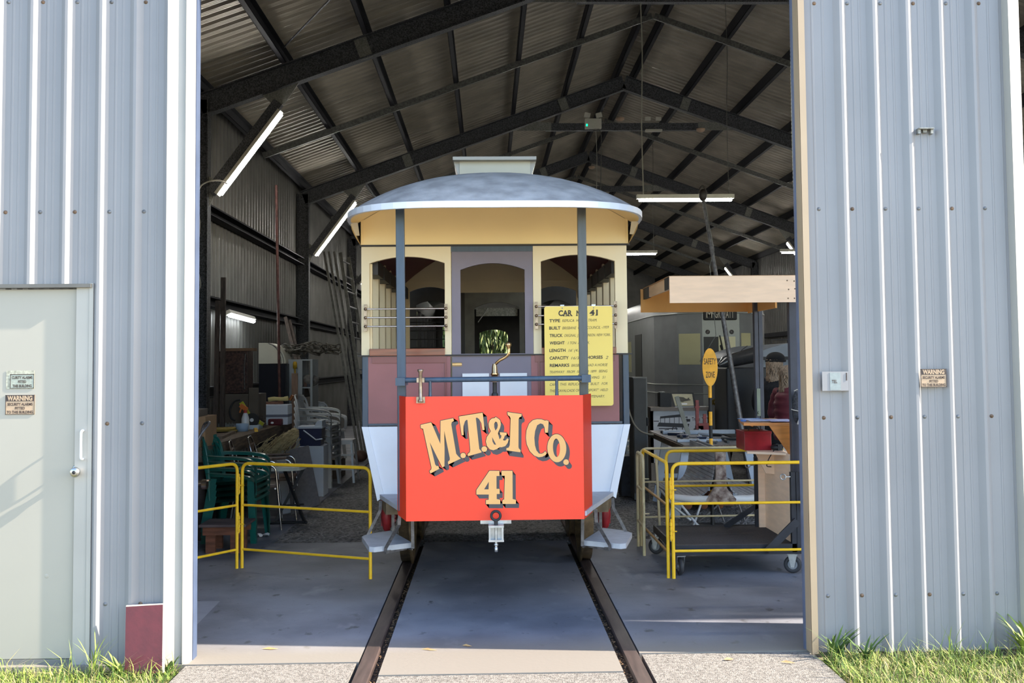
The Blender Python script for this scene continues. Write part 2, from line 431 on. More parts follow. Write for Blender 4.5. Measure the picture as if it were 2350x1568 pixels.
# ---- side walls, roof, back wall
def sheet_yz(mb, c0, y0, y1, z0, z1, x, sgn):
    p = rib_profile(c0, y0, y1)
    mb.grid([[(x + sgn*h, y, z0) for y, h in p], [(x + sgn*h, y, z1) for y, h in p]], smooth=False)
mb = MB(); sheet_yz(mb, 0.1, 0.03, SHED_Y, 0, zroof(WX0)-0.02, WX0, 1); struct(mb.build('wall_left', M_wall_in))
mb = MB(); sheet_yz(mb, 0.1, 0.03, SHED_Y, 0, zroof(WX1)-0.02, WX1, -1); struct(mb.build('wall_right', M_wall_in))
for side, xe in (('left', WX0-0.06), ('right', WX1+0.06)):
    p = rib_profile(0.1, 0.02, SHED_Y+0.02, h=0.026)
    mb = MB(); mb.grid([[(xe, y, zroof(xe)-h) for y, h in p], [(RX, y, zroof(RX)-h) for y, h in p]], smooth=False)
    struct(mb.build('ceiling', M_sheet_in))['label'] = 'ribbed roof sheeting, %s slope' % side
mb = MB()
mb.xz([(WX0, 0), (-3.7, 0), (-3.7, 4.3), (1.9, 4.3), (1.9, 0), (WX1, 0), (WX1, zroof(WX1)), (RX, zroof(RX)), (WX0, zroof(WX0))], SHED_Y, SHED_Y+0.03)
struct(mb.build('wall_back', M_wall_in))

# ---- floor
mb = MB(); mb.box(-30, 30, -25, 60, -0.40, -0.075)
struct(mb.build('floor_ground', M_soil))['label'] = 'bare ground under and around the shed'
def slab(mb, x0, x1, y0, y1, z=0.0): mb.box(x0, x1, y0, y1, -0.06, z)
mb = MB()
slab(mb, WX0-.02, -0.803, -0.045, 3.76); slab(mb, -0.665, 0.665, -0.29, 3.72); slab(mb, 0.803, 9.5, 0.040, 3.74)
slab(mb, WX0-.02, -2.12, 3.76, SHED_Y)
slab(mb, 4.6, 9.5, 3.74, SHED_Y)
struct(mb.build('floor', M_conc))['label'] = 'smooth grey concrete floor inside the doorway'
mb = MB()
slab(mb, -1.77, -0.815, -1.2, -0.057, -0.004); slab(mb, -9, -0.815, -14, -1.2, -0.004)  # wide yard in front is unseen, added to bounce light onto walls and tram
slab(mb, -0.665, 0.665, -14, -0.303, -0.004)
slab(mb, 0.815, 1.80, -1.2, 0.026, -0.004); slab(mb, 0.815, 9, -14, -1.2, -0.004)
struct(mb.build('floor_apron', M_apron))['label'] = 'sunlit rough concrete apron outside the doorway'
mb = MB(); mb.box(-0.83, 0.83, -14, 3.8, -0.072, -0.045)
struct(mb.build('floor_flangeway', M_dirt))['label'] = 'dark leaf litter packed in the grooves beside the rails'
mb = MB(); mb.add([tuple(atz(430, 1380, .0012)), tuple(atz(430, 1442, .0012)), tuple(atz(448, 1438, .0012)), tuple(atz(505, 1380, .0012))], [(0, 1, 2, 3)])  # reflected light on the floor, painted as a paler flat quad
struct(mb.build('floor_light_patch', mat('painted_light_patch', (0.27, 0.275, 0.315), 0.6, 0, .08)))['label'] = 'pale patch of painted light on the floor by the left flashing'
random.seed(5)
P = []
ny, nx = 150, 80
mb = MB()
rows = []
for i in range(ny+1):
    t = i/ny; y = 3.66 + (SHED_Y-3.66) * t**2.2
    rows.append([(-2.3 + 7.0*j/nx, y, (random.uniform(-0.014, 0.010) if 0 < i else -0.015) - 0.014) for j in range(nx+1)])
mb.grid(rows, smooth=True)
struct(mb.build('floor_gravel', M_gravel))['label'] = 'grey gravel floor deeper inside the shed'

# ---- rails
def rail(x, lab):
    mb = MB()
    poly = [(x-.044, -.010), (x-.039, 0.0), (x+.039, 0.0), (x+.044, -.010), (x+.044, -.032), (x+.009, -.040), (x+.009, -.055), (x-.009, -.055), (x-.009, -.040), (x-.044, -.032)]
    mb.xz([(a, b+0.004) for a, b in poly], -14, 40)
    cat_tag(mb.build('tram_rail', M_rail), lab, 'rail')
rail(-0.7525, 'left rusty brown rail set in the concrete floor'); rail(0.7525, 'right rusty brown rail set in the concrete floor')

# ================================================================== steel frames
def ibeam(mb, p0, p1, depth, width, tw=0.012, tf=0.014, up=(0, 0, 1)):
    """web in the frame plane"""
    p0 = Vector(p0); p1 = Vector(p1); d = (p1-p0).normalized(); u = Vector(up); u = (u - d*u.dot(d)).normalized()
    mb.bar(p0, p1, tw, depth, up=u)
    for s_ in (-1, 1):
        o = u*(depth/2 - tf/2)*s_
        mb.bar(p0+o, p1+o, width, tf, up=u)
FY = [7.22, 14.52, 21.82, 29.12, 36.42]
ordn = ['first', 'second', 'third', 'fourth', 'fifth']
PUR = [2.61 - 1.07*k for k in range(7)], [2.99 + 1.07*k for k in range(7)]
for i, fy in enumerate(FY):
    fr = thing('portal_frame', 'dark steel portal frame carrying the roof, %s one from the doorway' % ordn[i], 'steel frame', (RX, fy, 0), 0, 'steel portal frames')
    for s_, xw in ((-1, WX0+0.15), (1, WX1-0.15)):
        mb = MB(); ibeam(mb, (xw, fy, 0), (xw, fy, zb(xw)+0.24), 0.24, 0.16, up=(1, 0, 0)); mb.build('column', M_steel, fr)
        mb = MB(); xe = xw + (0.0 if s_ < 0 else 0.0)
        ibeam(mb, (xe, fy, zb(xe)+0.155), (RX, fy, zb(RX)+0.155), 0.29, 0.15, up=(0, 0, 1)); r_ = mb.build('rafter', M_steel, fr)
        for px_ in (PUR[0][4], PUR[0][1], PUR[1][1], PUR[1][4]):
            if (px_ - RX)*s_ > 0:
                sl = math.atan(0.36)*(-s_)
                mb = MB(); mb.cbox((px_, fy-0.03, zb(px_)+0.15), (0.17, 0.02, 0.29), Matrix.Rotation(-sl, 3, 'Y')); mb.build('cleat_plate', M_plate, r_)
        # knee brace
        a = Vector((xw - s_*0.13, fy, 3.93)); b = Vector((xw - s_*1.02, fy, 5.13 if s_ < 0 else 5.13))
        mb = MB(); mb.bar(a, b, 0.09, 0.13, up=(s_, 0, 1)); br = mb.build('knee_brace', M_steel, fr)
        mb = MB(); mb.xz([(b.x - s_*0.28, zb(b.x - s_*0.28)+0.02), (b.x + s_*0.22, zb(b.x + s_*0.22)+0.02), (b.x + s_*0.05, b.z-0.06), (b.x-s_*0.08, b.z-0.02)], fy-0.015, fy+0.005); mb.build('gusset_plate', M_plate, br)
        mb = MB(); mb.xz([(xw - s_*0.12, 3.75), (xw - s_*0.12, 4.15), (xw - s_*0.26, 4.06)], fy-0.015, fy+0.005); mb.build('gusset_plate', M_plate, br)
    tz = 6.53
    xa, xb = RX - (zb(RX)-tz)/0.36, RX + (zb(RX)-tz)/0.36
    mb = MB(); mb.box(xa+0.5, xb-0.5, fy-0.05, fy+0.05, tz-0.075, tz+0.075); tb = mb.build('tie_beam', M_steel, fr)
    for s_, xx in ((1, xa), (-1, xb)):
        mb = MB(); mb.xz([(xx-s_*0.1, tz-0.08), (xx+s_*0.62, tz-0.08), (xx+s_*0.62, tz+0.09), (xx+s_*0.25, tz+0.09)], fy-0.06, fy-0.045); mb.build('gusset_plate', M_plate, tb)
side_n = ('left', 'right')
on = ['ridge', 'first', 'second', 'third', 'fourth', 'fifth', 'eave']
for s_ in (0, 1):
    for k, x in enumerate(PUR[s_]):
        x = max(min(x, WX1-0.05), WX0+0.08)
        z = zb(x)+0.335; sg = -1 if s_ == 0 else 1
        mb = MB()
        for y0, y1 in ((0.03, SHED_Y-0.03),):
            mb.box(x-0.004, x+0.004, y0, y1, z, z+0.19)
            mb.box(x-0.004, x+0.07, y0, y1, z, z+0.006); mb.box(x-0.004, x+0.07, y0, y1, z+0.184, z+0.19)
            mb.box(x+0.064, x+0.07, y0, y1, z, z+0.025)
        nm = ('%s purlin of the %s roof slope, long black steel channel' % (on[k], side_n[s_])) if k in (0, 6) else ('%s black purlin down from the ridge on the %s roof slope' % (on[k], side_n[s_]))
        cat_tag(mb.build('purlin', M_purlin), nm, 'purlin', 'black steel purlins under the roof')
# bridging channels half way between the frames
for i, y in enumerate([3.6, 10.87, 18.17, 25.47, 32.77]):
    for s_ in (-1, 1):
        xw = WX0+0.15 if s_ < 0 else WX1-0.15
        mb = MB(); a = Vector((xw, y, zb(xw)+0.27)); b = Vector((RX-0.02*-s_, y, zb(RX)+0.27))
        mb.bar(a, b, 0.045, 0.10, up=(0, 0, 1))
        cat_tag(mb.build('bridging_channel', M_bridge), 'thin grey bridging channel across the purlins, %s slope, %s from the doorway' % ('left' if s_ < 0 else 'right', ordn[i]), 'roof brace', 'bridging channels under the purlins')
# roof cross brace rod near the front
mb = MB(); mb.tube([at(652, 108, 7.0), at(760, -4, 4.9)], 0.012, 6)
cat_tag(mb.build('bracing_rod', M_steel), 'thin dark diagonal bracing rod under the front left roof', 'brace rod')
# girts on the left wall
for z, lab in ((3.70, 'upper'), (2.47, 'middle'), (1.25, 'lower')):
    mb = MB()
    for y0, y1 in ((0.05, 7.1), (7.34, 14.4), (14.64, 21.7), (21.94, 29.0), (29.24, 43)):
        mb.box(WX0+0.04, WX0+0.19, y0, y1, z, z+0.006); mb.box(WX0+0.04, WX0+0.19, y0, y1, z+0.14, z+0.146); mb.box(WX0+0.04, WX0+0.048, y0, y1, z, z+0.146)
        mb.box(WX0+0.184, WX0+0.19, y0, y1, z, z+0.02); mb.box(WX0+0.184, WX0+0.19, y0, y1, z+0.126, z+0.146)
    cat_tag(mb.build('wall_girt', M_purlin), 'long dark %s girt along the left wall' % lab, 'wall girt', 'girts along the left wall')
for z, lab in ((3.70, 'upper'), (2.47, 'middle')):
    mb = MB(); mb.box(WX1-0.19, WX1-0.04, 0.05, 43, z, z+0.14)
    cat_tag(mb.build('wall_girt', M_purlin), 'long dark %s girt along the right wall' % lab, 'wall girt')

# ================================================================== lamps
def batten(p0, p1, down, name, label, cat='light fitting', group=None, off=0.0, wd=0.085, lm=None):
    p0 = Vector(p0); p1 = Vector(p1); dn = Vector(down).normalized(); d = (p1-p0).normalized()
    t = thing(name, label, cat, tuple((p0+p1)/2), 0, group)
    mb = MB(); mb.bar(p0, p1, wd, 0.055, up=dn); mb.build('lamp_body', M_ledbody, t, bevel=0.004)
    mb = MB(); q = dn*0.045; mb.bar(p0+q+d*0.03, p1+q-d*0.03, wd*0.55, 0.034, up=dn); mb.build('diffuser', lm or M_led, t, bevel=0.006)
    return t
lampgroup = 'white strip lights'
for i, fy in enumerate(FY[:4]):
    for s_, xw in ((-1, WX0+0.15), (1, WX1-0.15)):
        a = Vector((xw - s_*0.13, fy, 3.93)); b = Vector((xw - s_*1.02, fy, 5.13))
        d = (b-a).normalized(); nrm = Vector((-s_*abs(d.z), 0, -abs(d.x))).normalized()
        o = nrm*0.10 + d*0.02 + Vector((0, -0.05, 0))
        batten(a+o+d*0.02, b+o-d*0.1, nrm+Vector((0, -0.35, 0)), 'strip_light', 'lit strip light tilted along the %s knee brace of the %s frame' % ('left' if s_ < 0 else 'right', ordn[i]), 'strip light', lampgroup)
def pendant(xl, xr, py, Y, lab, ztop):
    a = at(xl, py, Y); b = at(xr, py, Y)
    b.z = a.z
    t = batten(a, b, (0, 0, -1), 'pendant_light', lab, 'strip light', None, wd=0.09)
    for i, p in enumerate((a.lerp(b, 0.07), a.lerp(b, 0.95))):
        mb = MB(); mb.tube(catmull([(p.x, Y, a.z+0.02), (p.x-0.01, Y, a.z+1.0), (p.x+0.012, Y, a.z+1.9), (p.x, Y, ztop)], 6), 0.008 if i == 0 else 0.004, 6); mb.build('cable', mat('pale_flex', (0.30, 0.29, 0.24), 0.6) if i == 0 else M_bridge, t)
pendant(1461, 1684, 452, 7.22, 'lit strip light hanging on long cables right of the tram roof', 6.46)
pendant(1361, 1508, 579, 14.52, 'lit strip light hanging low, half hidden behind the tram', 6.46)
pendant(1300, 1410, 640, 21.82, 'third hanging strip light, hidden behind the tram', 6.46)
# wall lamp on the left girt
a = atx(522, 717, WX0+0.22); b = atx(581, 733, WX0+0.22)
batten(a, b, (0.5, 0, -1), 'wall_strip_light', 'small lit strip light on the left wall above the workbench', 'strip light', lm=M_ledsoft)
# unseen lamps added as fill further back and over the right tracks
for (x, y) in ((6.6, 7.3), (6.6, 14.5), (6.6, 21.8), (3.2, 29.1), (-1.0, 21.8)):
    batten((x-0.62, y, 3.95), (x+0.62, y, 3.95), (0, 0, -1), 'fill_strip_light', 'unseen strip light added to fill the shed', 'strip light', 'unseen fill strip lights in the shed')

# emergency light on the tie beam of the second frame
e = at(1361, 284, 14.425)
t = thing('emergency_light', 'cream twin head emergency light with green lamp on the tie beam', 'emergency light', tuple(e))
mb = MB(); mb.box(e.x-.17, e.x+.17, e.y-.05, e.y+.05, e.z-.11, e.z+.10); mb.build('case', M_ledbody, t, bevel=.008)
for s_ in (-1, 1):
    mb = MB(); mb.cbox((e.x+s_*.12, e.y-.02, e.z+.17), (.12, .08, .09), Matrix.Rotation(R(-14*s_), 3, 'Y')); mb.cyl((e.x+s_*.10, e.y, e.z+.08), (e.x+s_*.11, e.y, e.z+.14), .012, seg=8); mb.build('lamp_head', M_ledbody, t)
mb = MB(); mb.box(e.x-.145, e.x-.12, e.y-.054, e.y-.05, e.z-.06, e.z-.02); mb.build('status_lamp', mat('green_lamp', (0, .6, .1), emit=(0, 1, .25), estr=3.0), t)
mb = MB(); mb.tube(catmull([(e.x+.12, e.y, e.z-.11), (e.x+.0, e.y, e.z-.16), (e.x+.15, e.y, e.z-.17), (e.x+.16, e.y, e.z-.6), (e.x+.13, e.y, e.z-1.6)], 6), .009, 6); mb.build('cable', M_bridge, t)
# little heat detectors
for px_, py_, fy in ((1608, 298, 14.45), (1423, 273, 14.5), (1358, 384, 21.8)):
    p = at(px_, py_, fy); mb = MB(); mb.lathe([(0, -.05), (.05, -.045), (.085, -.02), (.09, .0), (.09, .02), (0, .02)], p, (0, 0, 1), 18)
    cat_tag(mb.build('detector', mat('peach_plastic', (.55, .38, .26), .5)), {1608: 'round peach detector under the right end of the tie beam', 1423: 'small cream detector on top of the tie beam', 1358: 'tiny brown detector below the third roof apex'}[px_], 'detector')
p = at(1500, 290, 14.4)
t = thing('exit_light', 'white exit light box below the tie beam', 'light fitting', tuple(p)); mb = MB(); mb.box(p.x-.17, p.x+.17, p.y-.05, p.y+.05, p.z-.11, p.z-.07); mb.build('case', M_ledbody, t)
for s_ in (-1, 1): mb = MB(); mb.cbox((p.x+s_*.11, p.y+.05, p.z+.17), (.11, .06, .07)); mb.build('lamp_head', M_ledbody, t)

# ---- chain at the right jamb
t = MB(); n = 150
for i in range(n):
    f = i/(n-1); px_ = 1815 + 17*f - 3*math.sin(f*PI); py_ = -30 + 700*f
    c = at(px_, py_, 0.30); a = 0.0 if i % 2 else PI/2
    L = 0.018; Wd = 0.008
    pts = []
    for k in range(10):
        th = 2*PI*k/10; u = math.cos(th)*Wd; v = math.sin(th)*L
        pts.append(c + Vector((u*math.cos(a), u*math.sin(a), v)))
    t.tube(pts, 0.0024, 5, closed=True)
cat_tag(t.build('chain', mat('brassy_chain', (.42, .36, .24), .4, .7)), 'long thin hanging chain down the right door post', 'chain')
# ================================================================== the horse tram
from mathutils.geometry import tessellate_polygon
M_cream = mat('cream_tram_paint', hexc(230, 212, 174), 0.4, 0.0, 0.04, 2.0)
M_yell = mat('warm_yellow_tram_paint', hexc(252, 226, 168), 0.4, 0.0, 0.03, 2.0)
M_tgrey = mat('slate_purple_door_paint', hexc(118, 108, 122), 0.4, 0.0, 0.08, 3.0)
M_tblue = mat('blue_grey_frame_paint', hexc(54, 70, 88), 0.35, 0.0, 0.12, 6.0, stretch=(6, 6, 1))
M_tblue2 = mat('slate_grey_post_paint', hexc(72, 75, 76), 0.35, 0.0, 0.12, 6.0, stretch=(6, 6, 1))
M_maroon = mat('dusty_maroon_panel_paint', hexc(142, 84, 86), 0.35, 0.0, 0.08, 4.0)
M_maroon2 = mat('maroon_moulding_paint', hexc(124, 66, 66), 0.3, 0.0, 0.08, 4.0)
M_wood = mat('varnished_red_wood', hexc(130, 66, 42), 0.3, 0.0, 0.25, 3.0, stretch=(1, 8, 12), coat=0.3)
M_lining = mat('dark_red_roof_lining', hexc(96, 18, 30), 0.5, 0.0, 0.05)
M_roof = mat('blue_grey_canvas_roof', hexc(160, 158, 158), 0.65, 0.0, 0.22, 7.0, bump=0.35, bscale=80, detail=10)
M_lip = mat('pale_blue_white_roof_rim', hexc(220, 226, 236), 0.4, 0.0, 0.03)
M_red = mat('glossy_signal_red', (0.78, 0.042, 0.014), 0.38, 0.0, 0.05, 2.0)
M_brass = mat('aged_brass', (0.46, 0.31, 0.16), 0.28, 1.0, 0.2, 20)
M_bronze = mat('dull_bronze', (0.33, 0.25, 0.18), 0.4, 0.9, 0.25, 30)
M_bars = mat('polished_bar', (0.55, 0.49, 0.44), 0.2, 1.0, 0.1, 20)
M_tyre = mat('rusty_iron_tyre', (0.11, 0.075, 0.04), 0.55, 0.3, 0.45, 14, bump=.3)
M_redcast = mat('red_painted_casting', (0.30, 0.02, 0.025), 0.35, 0.0, 0.2, 20)
M_strap = mat('worn_grey_iron', (0.15, 0.14, 0.14), 0.5, 0.5, 0.35, 30)
M_deck = mat('grey_deck_paint', hexc(176, 178, 184), 0.6, 0.0, 0.08, 12, bump=.2)
M_lettergold = mat('pale_gold_letter_paint', hexc(214, 160, 96), 0.42, 0.0, 0.02)
M_lettershade = mat('charcoal_letter_shade_paint', hexc(62, 58, 62), 0.45, 0.0, 0.05)
M_dkbrown = mat('near_black_brown', (0.018, 0.012, 0.010), 0.5)
M_whitetram = mat('white_tram_dado', hexc(228, 232, 238), 0.35, 0.0, 0.02)

YB, YR = 1.70, 4.75
tram = thing('horse_tram', 'cream and maroon horse tram with red number 41 dash panel on the centre track', 'tram', (0, (YB+YR)/2, 0))
def XY(px, Y=YB, py=835): return X_(px, Y, py)
def ZY(py, Y=YB, px=1130): return Z_(py, Y, px)

# --- body: end bulkheads
def bulkhead(Y, front):
    s = -1 if front else 1
    y0, y1 = (Y-0.0, Y+0.045)
    b = MB()
    # left and right window panels
    zt, zs = 2.565, 1.742
    o = mb_l = MB(); mb_l.archpanel(-1.005, -0.332, zs, zt, -0.945, -0.380, 1.78, 2.438, 0.050, y0, y1)
    e = mb_l.build('window_panel', M_cream, tram)
    mb_r = MB(); mb_r.archpanel(0.285, 0.995, zs, zt, 0.345, 0.905, 1.78, 2.445, 0.050, y0, y1)
    e2 = mb_r.build('window_panel', M_cream, tram)
    for a, bb in ((-0.945, -0.380), (0.345, 0.905)):
        m = MB(); m.box(a-0.0, bb, y0-0.022, y1, 1.742, 1.795); m.build('window_sill', M_wood, e if a < 0 else e2, bevel=0.004)
    # upper panel following the roof
    xs = [-1.0 + 2.0*i/16 for i in range(17)]
    m = MB()
    for i in range(16):
        m.xz([(xs[i], 2.575), (xs[i+1], 2.575), (xs[i+1], roofz(xs[i+1])-0.03), (xs[i], roofz(xs[i])-0.03)], y0, y1)
    m.box(-1.008, -0.99, y0-.006, y1, 2.575, 2.80); m.box(0.99, 1.008, y0-.006, y1, 2.575, 2.80)
    m.build('end_fascia', M_yell, tram)
    m = MB(); m.box(-1.02, 1.02, y0-0.010, y1, 2.563, 2.577); m.build('fascia_moulding', M_dkbrown, tram)
    m = MB(); m.box(-0.332, 0.285, y0-0.004, y1, 2.523, 2.563); m.build('door_header', M_tblue, tram)
    return e, e2
def roofz(x): return 2.745 + 0.35*(1-min(1, abs(x)/1.07)**2.0)
bulkhead(YB, True)
# side frames of the end panel (narrow flat posts beside the sign etc.)
# door in the front bulkhead
m = MB(); m.archpanel(-0.328, 0.283, 0.72, 2.523, -0.262, 0.222, 1.753, 2.385, 0.050, YB+0.004, YB+0.036)
dr = m.build('sliding_door', M_tgrey, tram)
m = MB()
for zz in (ZY(834)-.012, ZY(834)+.004): m.cyl((XY(1038), YB-.008, zz), (XY(1060), YB-.008, zz), .004, seg=8)
m.box(XY(1038), XY(1060), YB-.006, YB+.004, ZY(834)-.018, ZY(834)+.008); l_ = m.build('door_latch', M_brass, dr); l_['label'] = 'brass latch'
for a, b in ((1061, 1122), (1147, 1209)):
    m = MB(); m.box(XY(a), XY(b), YB-.012, YB+.004, ZY(940), ZY(857)); w_ = m.build('door_board', M_white, dr); w_['label'] = 'white board fixed on the lower door'
# lower panels
for a, b, lab in ((-0.925, -0.340, 'left'), (0.295, 0.925, 'right')):
    m = MB()
    m.box(a-.03, b, YB, YB+.04, 1.235, 1.742); fr = m.build('waist_panel', M_maroon, tram)
    m = MB(); t_ = 0.012
    m.box(a, b-.03, YB-.008, YB, 1.695, 1.738)
    for xx in ((b-.042, b-.030) if a < 0 else (a+.022, a+.034),): m.box(xx[0], xx[1], YB-.010, YB, 1.24, 1.70)
    m.box(a, b-.03, YB-.011, YB, 1.688, 1.697)
    m.build('panel_moulding', M_maroon2, fr)
    m = MB(); m.box(a-.03 if a < 0 else a, b if a < 0 else b+.02, YB-.010, YB+.04, 1.222, 1.238); m.build('waist_strip', M_tblue, fr)
for a, b in ((-1.0, -0.955), (0.955, 1.0)):
    m = MB(); m.box(a, b, YB-.006, YB+.06, 1.205, 1.742); m.build('corner_post', M_tblue, tram, bevel=.004)
m = MB(); m.box(-1.03, 1.03, YB-.018, YB+.02, 1.738, 1.748); m.build('waist_moulding', M_dkbrown, tram)
# white tapering dado
for s_ in (-1, 1):
    m = MB(); m.xz([(s_*0.34, 1.215), (s_*1.0, 1.215), (s_*0.875, 0.70), (s_*0.34, 0.70)], YB-.002, YB+.04)
    m.xz([(s_*0.955, 1.215), (s_*1.003, 1.215), (s_*0.888, 0.665), (s_*0.84, 0.70)], YB-.016, YB+.04)
    m.build('end_dado', M_whitetram, tram)
# --- body sides
bays = 6; pitch = (YR-YB-.08)/bays
for s_ in (-1, 1):
    m = MB()
    m.prism([(0.955, 1.742), (1.0, 1.742), (1.0, 1.215), (0.885, 0.68), (0.845, 0.68), (0.955, 1.215)], lambda a, b, d: (s_*a, d, b), YB+.045, YR-.045)
    sp = m.build('side_panel', M_whitetram, tram)
    m = MB()
    for k in range(bays+1):
        yy = YB+.04 + k*pitch
        m.box(s_*0.93, s_*1.0, max(yy-.05, YB+.047), min(yy+.05, YR-.047), 1.742, 2.66)
    m.box(s_*0.955, s_*1.0, YB+.045, YR-.045, 2.50, 2.72)
    pl = m.build('side_pillars', M_cream, tram)
    m = MB()
    for k in range(bays):
        yy = YB+.04 + (k+.5)*pitch
        m.box(s_*0.89, s_*0.97, yy-pitch/2+.045, yy+pitch/2-.045, 2.36, 2.47)
        m.box(s_*0.93, s_*0.97, yy-pitch/2-.02, yy+pitch/2+.02, 2.44, 2.50)
    m.build('window_head', M_dkbrown, pl)
    m = MB(); m.box(s_*0.50, s_*0.93, YB+.25, YR-.1, 1.16, 1.19); m.box(s_*0.50, s_*0.53, YB+.25, YR-.1, .75, 1.16)
    for j in range(5): m.box(s_*(0.52+.08*j), s_*(0.58+.08*j), YB+.25, YR-.1, 1.19, 1.205)
    m.build('bench_seat', M_wood, tram)
# --- rear bulkhead
m = MB()
m.archpanel(-1.0, -0.36, 1.742, 2.66, -0.88, -0.45, 1.78, 2.44, 0.05, YR-.045, YR); m.archpanel(0.36, 1.0, 1.742, 2.66, 0.45, 0.88, 1.78, 2.44, 0.05, YR-.045, YR)
m.box(-1.0, -.36, YR-.045, YR, .7, 1.742); m.box(.36, 1.0, YR-.045, YR, .7, 1.742)
m.box(-.36, .36, YR-.045, YR, 2.44, 2.66)
for i in range(16):
    xa = -1.0+2.0*i/16; xb = xa+.125
    m.xz([(xa, 2.66), (xb, 2.66), (xb, roofz(xb)-.03), (xa, roofz(xa)-.03)], YR-.045, YR)
m.box(-.37, .37, YR-.06, YR-.045, 2.425, 2.455)
m.box(-1, 1, YR-.052, YR-.045, 2.545, 2.55)
for xx in (-.55, .03, .6): m.box(xx-.03, xx+.03, YR-.055, YR-.045, 2.55, 2.9)
rb = m.build('rear_bulkhead', M_cream, tram)
m = MB()
for sx in (-1, 1):
    for k in range(4): m.cyl((sx*.88, YR+.02, 1.85+.09*k), (sx*.45, YR+.02, 1.85+.09*k), .006, seg=6)
m.build('window_bars', M_black, rb)
m = MB(); m.box(-.335, -.30, YR-.05, YR-.01, .7, 2.44); m.box(.33, .36, YR-.05, YR-.01, .7, 2.44)
m.build('rear_door_frame', M_dkbrown, rb)
# floor
m = MB(); m.box(-.84, .84, YB+.02, YR-.02, .68, .72); m.build('tram_floor', M_deck, tram)

# --- roof: main roof and rounded hoods at both ends
def rim(u, front):
    a = u*PI/2*0.98
    x = 1.055*math.copysign(abs(math.sin(a))**0.72, u)
    dy = 1.02*abs(math.cos(a))**0.80
    return x, dy
NU, NS = 28, 8
def roof_pt(u, s, front, off=0.0):
    x, dy = rim(u, front)
    base = (YB-.13) if front else (YR+.13)
    yb = base + (-dy if front else dy); xm = 1.055*u
    ym = YB if front else YR
    rimz = 2.742 - 0.030*(1-min(1, abs(x)/1.055)**2) * 1.0
    t = s
    zz = rimz + (roofz(xm)+0.0 - rimz) * math.sin(t*PI/2)**0.9
    return Vector((x*(1-t)+xm*t, yb*(1-t)+ym*t, zz+off))
def roof_rows(off, inset=0.0):
    rows = []
    us = [-1+2*i/NU for i in range(NU+1)]
    for k in range(NS+1): rows.append([roof_pt(u, inset + (1-inset)*k/NS, True, off) for u in us])
    for k in range(NS+1): rows.append([roof_pt(u, 1-(1-inset)*k/NS, False, off) for u in us])
    return rows
m = MB(); m.grid(roof_rows(0.0)); rf = m.build('canvas_roof', M_roof, tram)
m = MB()
rows = roof_rows(-0.028)
m.grid([[(-.95+1.9*i/16, y, 2.94-.48*(-.95+1.9*i/16)**2) for i in range(17)] for y in (YB+.05, YR-.05)])
ln = m.build('roof_lining', M_lining, rf)
for rr in (rows[0:NS+1], rows[NS+1:]):
    m = MB(); m.grid(rr); m.build('hood_soffit', M_yell, rf)
m = MB()
us = [-1+2*i/NU for i in range(NU+1)]
for front in (True, False):
    a = [roof_pt(u, 0.0, front, 0.006) for u in us]; b = [roof_pt(u, 0.0, front, -0.036) for u in us]
    out = []
    for p, u in zip(a, us): out.append(p)
    c_ = Vector((0, (YB if front else YR), 0))
    def push(p, d):
        v = Vector((p.x, p.y-c_.y, 0)).normalized(); return p + v*d
    m.grid([[push(p, 0.0) for p in a], [push(p, .014) for p in a], [push(p, .014) for p in b], [push(p, -.01) for p in b]], smooth=False)
for s_ in (-1, 1):
    y0 = roof_pt(s_, 0, True).y; y1 = roof_pt(s_, 0, False).y
    m.box(s_*1.05, s_*1.07, y0, y1, 2.706, 2.748)
m.build('roof_rim', M_lip, rf)
# coves under the side eaves
for s_ in (-1, 1):
    m = MB(); n = 7; P = []
    for k in range(n+1):
        t = k/n; x = 1.055*(1-t)+1.0*t; z = 2.712 - 0.15*(t**0.6)
        P.append([(s_*x, YB-.22*(1-t)-.02, z), (s_*x, YR+.22*(1-t)+.02, z)])
    m.grid(P)
    m.grid([[(s_*1.055, YB-.24, 2.712), (s_*1.0, YB-.24, 2.712)], [(s_*1.03, YB-.14, 2.63), (s_*1.0, YB-.14, 2.63)]])
    m.build('eave_cove', M_cream, rf)
# monitor on the roof
m = MB(); m.box(-.265, .275, YB+.08, YR-.1, 2.98, 3.225)
mo = m.build('roof_monitor', mat('off_white_monitor', hexc(180, 176, 160), .5, 0, .03), tram)
m = MB(); m.box(-.315, .32, YB+.02, YR-.04, 3.225, 3.25); m.build('monitor_lid', M_flash, mo)
for s_ in (-1, 1):
    m = MB(); xx = .005 + s_*.27
    m.prism([(0, 3.225), (s_*.045, 3.225), (0, 3.09)], lambda a, b, d: (xx+a, d, b), YB+.09, YR-.11); m.build('monitor_eave', M_flash, mo)

# --- platform, dash, posts
YD, YW = 0.70, 1.00
m = MB(); m.xy([(-.875, YB), (-.655, YW-.02), (-.59, YD+.03), (.575, YD+.03), (.645, YW-.02), (.875, YB)], .685, .715)
pf = m.build('platform_deck', M_deck, tram)
m = MB(); m.xy([(-.86, YB+.05), (-.80, YB-.25), (.80, YB-.25), (.86, YB+.05)], .60, .684); m.build('platform_beam', mat('olive_brown_beam', (.13, .09, .045), .7, 0, .4, 10), pf)
m = MB(); m.box(-.84, .84, YB+.06, YB+.16, .60, .68); m.box(-.84, .84, YR-.16, YR-.06, .60, .68)
for s_ in (-1, 1): m.box(s_*.78, s_*.84, YB+.06, YR-.06, .60, .68)
m.build('underframe', mat('brown_underframe', (.08, .055, .03), .7, 0, .4, 10), tram)
zt, zbm = 1.468, .668
m = MB()
TH = .008
m.box(-.594, .556, YD, YD+TH, zbm, zt)
